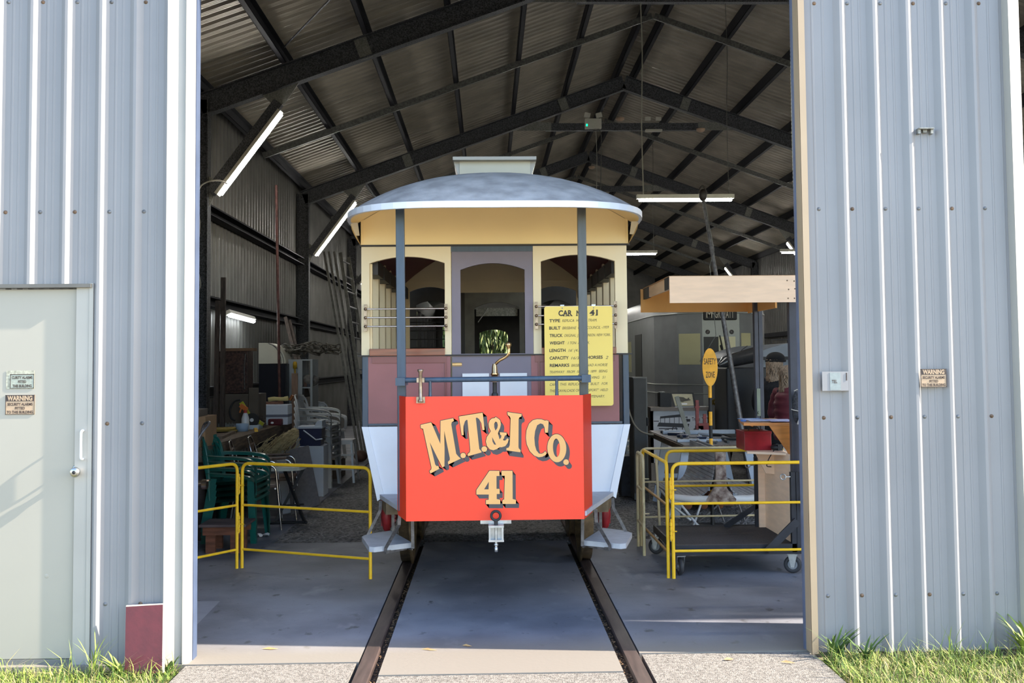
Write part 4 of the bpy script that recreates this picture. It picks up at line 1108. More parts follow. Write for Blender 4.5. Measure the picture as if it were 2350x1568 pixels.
def boxthing(name, label, cat, x0, x1, y0, y1, z0, z1, m_, bevel=.004, rz=0, group=None):
    m = MB(); c = Vector(((x0+x1)/2, (y0+y1)/2, (z0+z1)/2)); m.cbox(c, (x1-x0, y1-y0, z1-z0), Matrix.Rotation(rz, 3, 'Z'))
    o = m.build(name, m_, bevel=bevel); return cat_tag(o, label, cat, group)
M_card = mat('brown_cardboard', hexc(150, 118, 86), .85, 0, .08, 4)
M_cardg = mat('grey_brown_cardboard', hexc(96, 86, 76), .85, 0, .1, 4)
M_foam = mat('white_foam', hexc(206, 212, 222), .7, 0, .03, 4)
# carton at the near end
t = thing('cardboard_carton', 'tan cardboard carton at the near left end of the workbench', 'box', (-2.9, 4.05, BZ))
m = MB(); m.box(-3.30, -2.78, 3.90, 4.30, BZ, BZ+.29); m.build('carton', M_card, t)
m = MB(); m.box(-2.93, -2.86, 3.897, 4.303, BZ, BZ+.292); m.build('tape', mat('tan_tape', hexc(176, 142, 98), .3), t)
boxthing('slat_bundle', 'small stack of grey slats on top of the tan carton', 'timber', -3.35, -2.84, 3.92, 4.2, BZ+.292, BZ+.36, M_cardg)
boxthing('pink_board', 'pinkish board upright behind the tan carton', 'board', -3.35, -3.08, 4.55, 4.58, BZ, BZ+.70, mat('pinkish_board', hexc(150, 116, 120), .7))
m = MB(); m.lathe([(0, 0), (.06, 0), (.075, .1), (.07, .22), (.02, .34), (.0, .36)], (-3.12, 4.44, BZ), (0, 0, 1), 16); cat_tag(m.build('leather_pouch', mat('tan_leather', hexc(134, 72, 44), .6)), 'orange brown leather pouch against the pinkish board', 'pouch')
# yellow signs lying flat
for k, (dx, dy, rz, lb) in enumerate(((0, 0, -.15, 'upper'), (.03, .03, .1, 'lower'))):
    c = onbench(512, 992); m = MB(); m.cbox((c.x-.03+dx, c.y+.1+dy, BZ+.035-.018*k), (.30, .42, .012), Matrix.Rotation(rz, 3, 'Z'))
    if k == 0: M0 = m
    o = m.build('yellow_board', mat('mustard_board', hexc(172, 148, 70), .6, 0, .1)); cat_tag(o, 'mustard yellow board lying on the bench front, %s one of two' % lb, 'board')
    if k == 0:
        mm = MB()
        for j in range(3): q = Vector((c.x-.05+.05*j, c.y+.10, BZ+.0418)); mm.cbox(q, (.012, .22-.05*(j % 2), .0008), Matrix.Rotation(rz+.1, 3, 'Z'))
        mm.build('brush_marks', M_ink, o)
# spray bottle
c = onbench(563, 988); t = thing('spray_bottle', 'white spray bottle with red and yellow trigger on the bench', 'bottle', tuple(c))
m = MB(); m.lathe([(0, 0), (.045, 0), (.048, .02), (.046, .14), (.03, .19), (.018, .215), (.018, .23)], c, (0, 0, 1), 20); m.build('bottle', M_white, t)
m = MB(); m.cyl(c+Vector((0, 0, .205)), c+Vector((0, 0, .245)), .021, seg=14); m.build('collar', mat('red_cap', (.5, .05, .03), .4), t)
m = MB(); m.cbox(c+Vector((-.02, 0, .275)), (.10, .03, .05), Matrix.Rotation(R(35), 3, 'Y')); m.cbox(c+Vector((-.055, 0, .245)), (.015, .02, .07), Matrix.Rotation(R(20), 3, 'Y')); m.build('trigger', mat('orange_trigger', (.6, .16, .03), .4), t)
# cut-off saw
c = onbench(582, 985); t = thing('cutoff_saw', 'bench cut-off saw with black disc and yellow arm on the workbench', 'saw', tuple(c))
cc = at(579, 964, c.y); m = MB(); m.cyl(cc+Vector((0, -.02, 0)), cc+Vector((0, .02, 0)), .085, seg=32); m.build('disc_guard', M_black, t)
m = MB(); m.cyl(cc+Vector((0, -.035, 0)), cc+Vector((0, -.02, 0)), .022, seg=14); m.build('hub', M_white, t)
m = MB(); m.bar(cc+Vector((.02, .03, -.05)), at(552, 924, c.y)+Vector((0, .03, 0)), .03, .05); m.bar(cc+Vector((.04, .03, .0)), cc+Vector((.13, .03, -.06)), .03, .04); m.build('arm', mat('lime_yellow_paint', hexc(178, 176, 40), .4, 0, .2), t)
m = MB(); m.tube(catmull([at(552, 918, c.y), at(538, 922, c.y), at(528, 940, c.y), at(530, 958, c.y), at(540, 966, c.y)], 5), .012, 8); m.build('hose', M_black, t)
m = MB(); m.box(cc.x-.20, cc.x+.10, c.y-.1, c.y+.14, BZ, BZ+.05); m.build('base', mat('pale_blue_plastic', hexc(176, 190, 206), .5), t, bevel=.006)
# plastic bottle, tub
for px_, py_, lb, mm, h, r in ((511, 965, 'small clear plastic bottle on the bench by the cardboard', mat('clear_plastic', (.35, .38, .42), .2), .10, .035), (556, 990, 'pale blue plastic tub at the bench front', mat('light_blue_tub', hexc(150, 172, 196), .5), .09, .07)):
    c = onbench(px_, py_); m = MB(); m.lathe([(0, 0), (r, 0), (r*1.1, h*.7), (r*.5, h*.85), (r*.45, h*1.1), (0, h*1.1)] if r < .05 else [(0, .004), (r, 0), (r*1.1, h), (r*1.02, h), (r*.94, .01), (0, .01)], c, (0, 0, 1), 18)
    cat_tag(m.build('plastic_bottle' if r < .05 else 'plastic_tub', mm), lb, 'bottle' if r < .05 else 'tub')
# foam box
a = Vector((0, 7.35, BZ))
xa, xb = X_(594, a.y, 940), X_(660, a.y, 940)
t = thing('foam_box', 'white foam box with grey stripe on the workbench', 'box', ((xa+xb)/2, a.y, BZ))
m = MB(); m.box(xa, xb, a.y, a.y+.30, BZ, BZ+.26); m.build('box_body', M_foam, t, bevel=.006)
m = MB(); m.box(xa-.002, xb+.002, a.y-.003, a.y+.303, BZ+.10, BZ+.135); m.build('stripe', mat('grey_stripe', hexc(104, 108, 124), .6), t)
xa2 = X_(570, a.y, 940)
boxthing('white_case', 'white plastic case left of the striped foam box', 'case', xa2-.02, xa-.01, a.y+.05, a.y+.3, BZ, BZ+.20, M_white)
c = Vector((X_(634, 7.3, 955), 7.34, BZ)); o = boxthing('red_lunchbox', 'dark red plastic box in front of the foam box', 'box', c.x-.09, c.x+.09, c.y-.12, c.y-.03, BZ, BZ+.085, mat('dark_red_plastic', hexc(86, 22, 34), .4), .015)
m = MB(); m.sphere((c.x-.035, c.y-.123, BZ+.035), (.02, .004, .014)); lb_ = m.build('badge', M_white, o)
# things on the foam box
zt1 = BZ+.262
m = MB(); m.bar((xa-.05, a.y+.1, zt1+.02), (xb-.1, a.y+.2, zt1+.02), .10, .03); cat_tag(m.build('timber_offcut', M_stool), 'reddish timber offcut lying on the foam box', 'timber')
m = MB(); m.tube(catmull([(xa+.10, a.y+.1, zt1+.065), (xa+.18, a.y+.11, zt1+.075), (xa+.28, a.y+.12, zt1+.07), (xa+.36, a.y+.12, zt1+.08)], 5), [.028]*6+[.025]*6+[.03]*4, 10); cat_tag(m.build('rolled_cloth', mat('cream_cloth', hexc(186, 172, 118), .9)), 'rolled cream cloth lying on the reddish offcut', 'cloth')
m = MB(); m.cyl((xa+.38, a.y+.12, zt1+.055), (xa+.42, a.y+.12, zt1+.12), .022, seg=14); cat_tag(m.build('copper_fitting', mat('copper', (.4, .16, .07), .4, .8)), 'small copper fitting beside the rolled cloth', 'fitting')
# cardboard sheet, brown cabinet, board on top
yb = 6.9
def zz(py, Y, px=560): return Z_(py, Y, px)
boxthing('cardboard_box', 'grey brown carton against the wall under the rusty cabinet', 'box', X_(495, yb), X_(597, yb), yb-.05, yb+.35, BZ, zz(904, yb), M_cardg)
boxthing('cardboard_sheet', 'cardboard sheet leaning beside the grey brown carton', 'cardboard', X_(575, yb)-.0, X_(597, yb), yb-.10, yb-.07, BZ, zz(890, yb), M_cardg)
M_rustcab = mat('rust_speckled_cabinet', hexc(52, 30, 28), .45, .1, .5, 40, c2=hexc(84, 58, 50))
xa, xb, z0 = X_(495, yb), X_(568, yb), zz(903, yb)
t = thing('metal_cabinet', 'dark rust brown metal cabinet standing above the bench', 'cabinet', ((xa+xb)/2, yb, z0))
m = MB(); m.box(xa, xb, yb, yb+.30, z0, zz(806, yb)); m.build('case', M_rustcab, t, bevel=.004)
m = MB(); m.box(xa+.02, xb-.05, yb-.012, yb, z0+.03, zz(806, yb)-.03); dd = m.build('door', M_rustcab, t, bevel=.003)
m = MB(); m.tube([(xb-.03, yb-.02, z0+.05), (xb-.035, yb-.025, z0+.3), (xb-.02, yb-.02, zz(812, yb))], .006, 6); m.build('cable', M_bridge, dd)
zt1 = zz(806, yb)
m = MB(); m.bar((xa+.12, yb+.1, zt1+.02), (xb+.07, yb+.12, zt1+.02), .22, .035); cat_tag(m.build('timber_board', mat('tan_board', hexc(120, 90, 66), .7)), 'tan board lying on top of the rust brown cabinet', 'board')
# black cabinet + white curved cover
yc = 8.55; xa, xb = X_(594, yc), X_(658, yc)
t = thing('black_cabinet', 'tall black cabinet past the end of the workbench', 'cabinet', ((xa+xb)/2, yc, 0))
m = MB(); m.box(xa, xb, yc, yc+.5, 0, zz(836, yc)); m.build('case', mat('midnight_black_paint', (.006, .007, .013), .35), t, bevel=.004)
m = MB(); m.box(xa+.01, xb-.01, yc-.014, yc, .05, zz(836, yc)-.02); m.build('door', mat('midnight_black_paint', (.008, .009, .016), .3), t)
z0 = zz(835, yc)
m = MB(); prof = [(xa, z0), (xb-.01, z0)] + [(xa+.10+(xb-.01-xa-.10)*math.cos(R(q)), z0+.295*math.sin(R(q))) for q in range(10, 91, 10)] + [(xa, z0+.295)]
m.xz(prof, yc-.02, yc+.42); o = cat_tag(m.build('curved_cover', mat('off_white_enamel', hexc(196, 194, 180), .5, 0, .04), bevel=.004), 'off white quarter round metal cover on the black cabinet', 'cover')
m = MB()
for k, f in enumerate((.78, .90)):
    m.tube([(xa+.10+(xb-.01-xa-.10)*f*math.cos(R(q)), yc-.021, z0+.29*math.sin(R(q))*(1-.02*k)) for q in range(0, 88, 8)], .004, 5)
m.build('seam', M_steel, o)
# shelf unit
ys = 8.75; xa, xb = X_(661, ys), X_(717, ys)
t = thing('shelf_unit', 'pale grey open shelf unit stuffed with odds and ends', 'shelves', ((xa+xb)/2, ys, 0))
M_shelf = mat('pale_grey_laminate', hexc(150, 156, 160), .6, 0, .08)
zt1 = zz(826, ys)
for x in (xa, (xa+xb)/2-.01, xb-.03): m = MB(); m.box(x, x+.03, ys, ys+.5, 0, zt1); m.build('upright', M_shelf, t)
for z in (.05, .5, .8, 1.08, 1.36, zt1): m = MB(); m.box(xa+.03, xb-.03, ys+.01, ys+.5, z-.02, z); m.build('shelf', M_shelf, t)
m = MB(); m.box(xa, xa+.21, ys-.02, ys-.004, .4, zt1); m.build('side_board', M_shelf, t)
random.seed(11)
dk = [mat('clutter_%d' % i, c, .7, 0, .3, 12) for i, c in enumerate([(.05, .045, .04), (.12, .10, .08), (.03, .035, .05), (.16, .14, .12), (.10, .05, .035)])]
nm_c = ['dark', 'tan', 'navy', 'buff', 'brown']
kk = 0
for z, zn in ((.5, 'second'), (.8, 'third'), (1.08, 'fourth'), (1.36, 'fifth')):
    for j in range(2):
        x = (xa+xb)/2+.04+.05*j; i = (kk*3+1) % 5; kk += 1
        boxthing('parts_box', '%s parts box on the %s shelf, %s' % (nm_c[i], zn, 'left' if j == 0 else 'right'), 'box', x, x+.045, ys+.05, ys+.3, z+.001, z+.10+.06*random.random(), dk[i], .002)
boxthing('timber_plank', 'brown timber plank standing in front of the shelf unit', 'plank', X_(669, 8.2), X_(683, 8.2), 8.2, 8.23, BZ*0, zz(858, 8.2), mat('brown_plank', hexc(122, 98, 82), .7, 0, .2, 4, stretch=(8, 8, 1)))
c = at(677, 838, ys-.05); m = MB(); m.lathe([(0, 0), (.03, 0), (.03, .08), (.018, .1), (0, .1)], c-Vector((0, 0.0, .05)), (0, 0, 1), 14)
m.cyl(c-Vector((0, 0, .13)), c-Vector((0, 0, .05)), .012, seg=8); m.box(c.x-.03, c.x+.03, c.y-.01, c.y+.03, c.z-.14, c.z-.13); cat_tag(m.build('yellow_torch', mat('yellow_plastic', hexc(190, 150, 30), .5)), 'small yellow torch on the side of the shelf unit', 'torch')
# tangle of wire on the shelves
random.seed(3); m = MB(); c0 = Vector(((xa+xb)/2+.1, ys+.2, zt1+.05))
for k in range(36):
    pts = []; a0 = random.uniform(0, 2*PI); p0 = c0 + Vector((random.uniform(-.35, .35), random.uniform(-.15, .15), random.uniform(-.02, .12)))
    for j in range(6): pts.append(p0 + Vector((math.cos(a0+j*.9)*random.uniform(.05, .22), random.uniform(-.1, .1), abs(math.sin(a0+j*.8))*random.uniform(.0, .14))))
    m.tube(catmull(pts, 4), random.choice([.005, .008, .012]), 5)
cat_tag(m.build('wire_tangle', mat('dusty_wire', (.085, .075, .06), .7, 0, .6, 20), ), 'tangle of dusty wire and rope heaped on the shelf unit', 'wire')
m = MB(); m.sphere((c0.x+.02, c0.y-.1, 1.45), (.14, .06, .09)); cat_tag(m.build('dusty_sack', mat('grey_sack', (.13, .12, .11), .9, 0, .3, 20, bump=.6)), 'dusty grey sack on the upper shelf', 'sack')
# cool box on a white cabinet
yc = 7.1; xa, xb = X_(685, yc), X_(739, yc); z0 = zz(1024, yc, 710); zb_ = zz(984, yc, 710)
t = thing('cool_box', 'navy blue cool box with white lid and handle', 'cool box', ((xa+xb)/2, yc, z0))
m = MB(); m.prism([(xa+.02, z0), (xb-.02, z0), (xb, zb_), (xa, zb_)], lambda a, b, d: (a, d, b), yc, yc+.28); m.build('body', mat('navy_plastic', hexc(14, 24, 66), .4), t, bevel=.008)
m = MB(); m.box(xa-.01, xb+.01, yc-.01, yc+.29, zb_, zb_+.03); m.xz([(xa+.2, zb_+.03), (xb, zb_+.03), (xb+.0, zb_+.10), (xb-.06, zb_+.10)], yc, yc+.28); m.build('lid', M_foam, t, bevel=.006)
m = MB(); m.tube([(xa+.07, yc-.03, zb_-.02), (xa+.18, yc-.05, zb_-.10), (xb-.07, yc-.05, zb_-.14), (xb+.01, yc-.03, zb_-.13)], .009, 8); m.build('handle', M_foam, t)
boxthing('white_cupboard', 'white cupboard under the navy cool box', 'cupboard', X_(693, yc)-.03, X_(738, yc)+.03, yc-.03, yc+.35, 0, z0-.001, M_foam)
# aluminium step stool
p0 = atz(748, 1108); t = thing('step_stool', 'small aluminium step stool with ribbed top by the white cupboard', 'step stool', (p0.x+.2, p0.y+.2, 0))
M_alu = mat('aluminium', (.50, .51, .53), .4, .7, .08)
zt1 = .60
m = MB()
for k in range(7): m.box(p0.x+.04, p0.x+.36, p0.y+.02+.05*k, p0.y+.055+.05*k, zt1-.02, zt1)
m.box(p0.x+.02, p0.x+.05, p0.y, p0.y+.36, zt1-.05, zt1); m.box(p0.x+.35, p0.x+.38, p0.y, p0.y+.36, zt1-.05, zt1); m.box(p0.x+.02, p0.x+.38, p0.y-.005, p0.y+.01, zt1-.06, zt1); m.build('platform', M_alu, t)
for x, dx in ((p0.x+.03, -.05), (p0.x+.36, .05)):
    for y, dy in ((p0.y+.01, -.10), (p0.y+.34, .10)):
        m = MB(); m.bar((x, y, zt1-.03), (x+dx, y+dy, 0), .03, .04, up=(0, 1, 0)); m.build('leg', M_alu, t)
for z in (.18, .38): m = MB(); m.box(p0.x-.0, p0.x+.40, p0.y-.08+.1*z, p0.y-.03+.1*z, z, z+.025); m.build('tread', M_alu, t)
boxthing('white_plinth', 'white painted board standing left of the step stool', 'board', X_(720, 7.6), X_(744, 7.6), 7.6, 7.66, 0, zz(1026, 7.6, 730), M_foam)
# leaning panels
def leanboard(pxs, Y0, Y1, th, name, label, m_, cat='board'):
    """corner pixels; upper corners lie at Y1, lower ones at Y0"""
    (a, b, c, d) = pxs
    P = [at(*a, Y1), at(*b, Y1), at(*c, Y0), at(*d, Y0)]
    n = (P[1]-P[0]).cross(P[3]-P[0]).normalized(); n = n if n.y > 0 else -n
    m = MB(); m.add(P + [q+n*th for q in P], [(0, 1, 2, 3), (7, 6, 5, 4), (0, 4, 5, 1), (1, 5, 6, 2), (2, 6, 7, 3), (3, 7, 4, 0)]); return cat_tag(m.build(name, m_, bevel=.003), label, cat)
M_gb = mat('grey_particle_board', hexc(112, 108, 110), .75, 0, .1, 30)
yl = atz(700, 1185).y
leanboard([(655, 1034), (708, 1022), (734, 1158), (668, 1182)], yl, yl+.35, .02, 'particle_board', 'grey particle board panel leaning with its corner up, beside the white cupboard', M_gb)
leanboard([(632, 1038), (651, 1033), (668, 1176), (648, 1180)], yl+.05, yl+.42, .03, 'edged_board', 'white edged grey panel leaning left of the particle board', mat('white_edge_board', hexc(182, 184, 190), .6))
# bundle of frayed rope
random.seed(8); yb2 = 5.9; c = at(645, 1025, yb2); m = MB()
rows = []
for i in range(15):
    v = i/14; r = (.05+.16*math.sin(PI*min(1, v*1.02))**.7)
    ctr = c + Vector((-.20+.38*v, 0, -.13+.30*v*(1.5-v*.8)))
    rows.append([ctr + Vector((math.cos(q)*r*.55*random.uniform(.85, 1.15), math.sin(q)*r*.6, math.cos(q)*r*random.uniform(.85, 1.15)*.75)) for q in [2*PI*k/20 for k in range(20)]])
m.grid(rows, closed=True)
for k in range(160):
    v = random.random(); p = c + Vector((-.20+.38*v, -.08, -.13+.30*v*(1.5-v*.8))) + Vector((random.uniform(-.08, .08), random.uniform(-.08, .02), random.uniform(-.1, .12)))
    d = Vector((-.55, random.uniform(-.3, .2), -.55+random.uniform(-.3, .3)))*.2; m.tube([p, p+d*.5+Vector((0, 0, .01)), p+d], [.004, .004, .001], 4)
cat_tag(m.build('fleece_bundle', mat('straw_fibre', hexc(178, 162, 122), .95, 0, .25, 20, stretch=(1, 1, 4), bump=.5)), 'bundle of straw coloured fibre spilling off the bench front', 'bundle')
boxthing('storage_tub', 'pale storage tub holding up the straw coloured bundle', 'tub', c.x-.30, c.x+.08, yb2+.0, yb2+.4, 0, c.z-.20, mat('pale_tub', hexc(120, 116, 114), .6))
# folding table with black legs
p0 = atz(700, 1203); zt1 = .60
t = thing('folding_table', 'small folding table with pale rounded top and black crossed legs', 'table', (p0.x-.2, p0.y, 0))
m = MB(); yy = p0.y+.15
cx0, cx1 = X_(632, yy, 1080), X_(700, yy, 1080)
m.xy([(cx0, yy-.22), (cx1-.09, yy-.22), (cx1-.03, yy-.17), (cx1, yy-.08), (cx1, yy+.10), (cx1-.05, yy+.2), (cx0, yy+.22)], zt1-.035, zt1); m.build('tabletop', mat('cream_plastic', hexc(198, 200, 186), .5), t, bevel=.008)
for x0, x1 in ((-.33, .02), (.0, -.33)):
    m = MB(); m.bar((p0.x+x0, p0.y+.0+(.05 if x0 < -.1 else 0), .01), (p0.x+x1*.6-.05, p0.y+.12, zt1-.03), .022, .028); m.build('leg', M_black, t)
m = MB(); m.tube([(p0.x-.37, p0.y, .02), (p0.x+.01, p0.y-.01, .02)], .014, 8); m.sphere((p0.x+.01, p0.y-.01, .02), .02); m.tube([(p0.x-.30, p0.y+.02, .19), (p0.x-.02, p0.y+.05, .20)], .01, 8); m.build('foot_bar', M_black, t)
# rag
random.seed(2); c = atz(603, 1232); m = MB(); m.grid([[(c.x-.06+.02*j, c.y-.04+.02*i, .004+random.uniform(0, .03)) for j in range(7)] for i in range(5)]); cat_tag(m.build('rag', M_white), 'crumpled white rag on the floor by the green chair legs', 'rag')
# under bench clutter
for k, (x, y, sx, sy, sz, i, lb) in enumerate(((-3.2, 4.4, .5, .5, .45, 0, 'dark box on the floor under the near bench end'), (-3.35, 5.3, .6, .5, .5, 2, 'navy tool chest on the floor under the bench'), (-3.1, 6.8, .5, .6, .4, 4, 'brown crate on the floor under the far bench end'))):
    boxthing('storage_box', lb, 'box', x-sx/2, x+sx/2, y-sy/2, y+sy/2, .252, .252+sz*.8, dk[i])

# ================================================================== long things leaning at the left
M_pole = mat('rusty_red_pipe', (.09, .035, .03), .6, .2, .3, 20)
M_tim = mat('dark_old_timber', (.07, .05, .04), .8, 0, .3, 10, stretch=(6, 6, 1))
M_alum2 = mat('weathered_grey_rail', (.12, .115, .10), .5, .3, .25, 14)
m = MB(); yp = 8.32; a = at(634, 425, yp); b = at(640, 800, yp); q = b + (b-a)*((b.z)/(a.z-b.z)); m.tube([q, b, a], .020, 8); cat_tag(m.build('rusty_pole', M_pole), 'tall rusty red pole standing against the left wall', 'pole')
m = MB(); yp = 6.75; a = at(513, 637, yp); b = at(511, 800, yp); m.bar(Vector((b.x, yp, BZ)), a, .055, .05, up=(0, 1, 0)); cat_tag(m.build('timber_post', M_tim), 'dark timber post beside the wall lamp', 'timber')
m = MB(); a = at(500, 690, 6.65); m.bar(Vector((a.x-.02, 6.65, BZ)), a, .05, .05, up=(0, 1, 0)); cat_tag(m.build('timber_post', M_tim), 'shorter dark timber post left of the wall lamp', 'timber')
for k, (x0, y0, x1, y1) in enumerate(((655, 728, 676, 812), (664, 735, 684, 815))):
    a = at(x0, y0, 9.4); b = at(x1, y1, 9.2); m = MB(); m.bar(b+(b-a)*((b.z-0)/(a.z-b.z)), a, .05, .03, up=(0, 1, 0)); cat_tag(m.build('leaning_plank', M_tim), '%s of two dark planks leaning on the wall before the second column' % ('left' if k == 0 else 'right'), 'plank')
def lean(x0, y0, x1, y1, Ya=12.9, Yb=12.3):
    a = at(x0, y0, Ya); b = at(x1, y1, Yb); return b + (b-a)*((b.z)/(a.z-b.z)), a
for k, (x0, x1, yy1) in enumerate(((744, 823, 1042), (755, 832, 1044), (767, 840, 1046))):
    b, a = lean(x0, 578, x1, yy1); m = MB(); m.bar(b, a, .042, .04, up=(0, 1, 0)); cat_tag(m.build('long_rail', M_alum2), '%s of three long grey rails leaning beside the tram' % ['left', 'middle', 'right'][k], 'rail')
t = thing('ladder', 'long dull metal ladder leaning between the rails and the tram', 'ladder', (-2.4, 12.6, 0))
b1, a1 = lean(781, 580, 850, 1048); b2, a2 = lean(800, 590, 872, 1052, 13.1, 12.5)
for b, a in ((b1, a1), (b2, a2)): m = MB(); m.bar(b, a, .06, .03, up=(0, 1, 0)); m.build('side_rail', M_alum2, t)
for k in range(13): f = (k+.5)/13; m = MB(); m.cyl(b1.lerp(a1, f), b2.lerp(a2, f), .016, seg=8); m.build('rung', M_alu, t)
m = MB(); c = atz(828, 1060); m.sphere(c+Vector((0, 0, .10)), (.12, .12, .10)); cat_tag(m.build('dark_bag', dk[4]), 'dark red brown bag on the floor at the foot of the ladder', 'bag')
# cable dropping from the first lamp
m = MB(); pts = [at(x, y, 7.0) for x, y in ((522, 422), (500, 414), (470, 420), (456, 438), (455, 480), (458, 520), (452, 600), (460, 655), (450, 668))]; m.tube(catmull(pts, 5), .010, 6); cat_tag(m.build('cable', mat('pale_cable', (.33, .31, .27), .6)), 'pale cable looping from the first tilted lamp down the column', 'cable')

# ================================================================== red board leaning outside
M_rb = mat('maroon_ply_face', hexc(78, 24, 27), .5, 0, .12, 14, bump=.1)
t = thing('red_board', 'maroon board with pale edge leaning on the wall by the grass', 'board', (X_(330, -.15), -.15, 0))
P = [at(289, 1393, -.06), at(374, 1388, -.06), at(372, 1525, -.16), at(286, 1528, -.16)]
P[2].z = P[3].z = -0.01
m = MB(); n = Vector((0, .998, -.06)).normalized()*.014
m.add(P+[q+n for q in P], [(0, 1, 2, 3), (7, 6, 5, 4), (0, 4, 5, 1), (1, 5, 6, 2), (2, 6, 7, 3), (3, 7, 4, 0)]); m.build('board_face', M_rb, t)
m = MB(); e = Vector((.010, 0, 0)); m.add([P[1], P[1]+e, P[2]+e, P[2], P[1]+n, P[1]+e+n, P[2]+e+n, P[2]+n], [(0, 1, 2, 3), (7, 6, 5, 4), (0, 4, 5, 1), (1, 5, 6, 2), (2, 6, 7, 3), (3, 7, 4, 0)]); m.add([P[0]+Vector((0, 0, .006)), P[1]+e+Vector((0, 0, .006)), P[1]+e+n+Vector((0, 0, .006)), P[0]+n+Vector((0, 0, .006)), P[0], P[1]+e, P[1]+e+n, P[0]+n], [(0, 1, 2, 3), (7, 6, 5, 4), (0, 4, 5, 1), (1, 5, 6, 2), (2, 6, 7, 3), (3, 7, 4, 0)]); m.build('board_edge', mat('bare_ply_edge', hexc(214, 196, 176), .7), t)

# ================================================================== signs on the walls
M_stk = mat('peach_sticker', hexc(172, 146, 118), .5, 0, .05, 8)
M_stkw = mat('faded_pale_sticker', hexc(150, 154, 140), .5, 0, .12, 40)
M_stb = mat('dark_brown_print', (.045, .030, .024), .6, 0, .3, 60)
def warn(x0, x1, y0, y1, Y, label, faded=False, skew=0):
    xa, xb = X_(x0, Y, y0), X_(x1, Y, y0); zt_, zb2 = Z_(y0, Y, x0), Z_(y1, Y, x0); W = xb-xa; H = zt_-zb2
    t = thing('warning_sign', label, 'sign', ((xa+xb)/2, Y, zb2))
    m = MB(); m.box(xa, xb, Y-.002, Y, zb2, zt_); m.build('sign_plate', M_stkw if faded else M_stk, t)
    fn = lambda a, b, dz=0: Vector((xa+a, Y-.003, zb2+b))
    b_ = MB()
    for r_ in ((0, W, H-.004, H), (0, W, 0, .003), (0, .003, 0, H), (W-.003, W, 0, H)): b_.box(xa+r_[0], xa+r_[1], Y-.0032, Y-.002, zb2+r_[2], zb2+r_[3])
    m = MB()
    if not faded:
        b_.box(xa+.003, xb-.003, Y-.0032, Y-.002, zb2+H*.68, zt_-.004)
        w_ = MB(); text_mb(w_, 'WARNING', H*.33, lambda a, b: Vector((xa+.012+a, Y-.0042, zb2+H*.72+b)), bold=.0015, width=W-.024); w_.build('heading', M_stk, t)
    for s_, f, wd in (('SECURITY ALARMS', .46, .86), ('FITTED', .26, .34), ('TO THIS BUILDING', .06, .90)):
        if faded: s_, wd = {'SECURITY ALARMS': ('CURITY ALARMS', .86), 'FITTED': ('FITTED', .34), 'TO THIS BUILDING': ('THIS BUILDING', .80)}[s_]; f = f*1.45
        text_mb(m, s_, H*(.19 if not faded else .26), lambda a, b: Vector((xa+(W*(1-wd)/2)+a, Y-.0036, zb2+H*f+b)), bold=.0008, width=W*wd)
    b_.build('border', M_stb, t); m.build('wording', M_stb, t)
    return t
warn(13, 80, 907, 952, .003, 'peach warning sign, lower sign on the grey door')
tt = warn(24, 79, 859, 892, .003, 'faded half peeled warning sticker above the peach sign on the door', True)
m = MB(); xa, xb = X_(15, .003, 855), X_(79, .003, 855); m.box(xa, xb, .0015, .0028, Z_(893, .003, 40), Z_(851, .003, 40)); m.build('glue_patch', mat('old_glue', hexc(160, 158, 140), .8, 0, .3, 60), tt)
warn(2112, 2171, 847, 889, -.034, 'peach warning sign screwed across the ribs of the right wall')
# transparent pocket with paper scrap
xa, xb = X_(1884, -.012, 875), X_(1944, -.012, 875); z0, z1 = Z_(897, -.012, 1910), Z_(853, -.012, 1910)
t = thing('plastic_pocket', 'clear plastic pocket with a torn grey paper taped on the right wall', 'pocket', ((xa+xb)/2, -.033, z0))
M_film = mat('clear_tape_film', hexc(134, 132, 132), .5, 0, .02, trans=.0)
m = MB(); m.box(xa, xb, -.0345, -.0335, z0, z1); m.build('film', M_film, t)
m = MB(); m.box(xa+.045, xa+.108, -.0362, -.035, z0+.004, z1-.005); m.build('paper', mat('grey_paper', hexc(132, 140, 138), .7, 0, .08, 40), t)
m = MB(); text_mb(m, 'TEL', .026, lambda a, b: Vector((xa+.055+a, -.037, z0+.045+b)), bold=.0008, width=.032); m.box(xb-.014, xb-.008, -.0365, -.035, z1-.052, z1-.008); m.build('print', M_stb, t)
# bracket on the right wall
c = at(2123, 302, -.02); t = MB(); t.box(c.x-.045, c.x+.045, -.045, 0, c.z+.012, c.z+.018); t.box(c.x-.045, c.x-.030, -.03, 0, c.z-.014, c.z+.012); t.box(c.x+.030, c.x+.045, -.03, 0, c.z-.014, c.z+.012); t.box(c.x-.012, c.x+.012, -.02, 0, c.z-.006, c.z+.012)
cat_tag(t.build('wall_bracket', M_plate), 'small grey metal bracket high on the right wall', 'bracket')
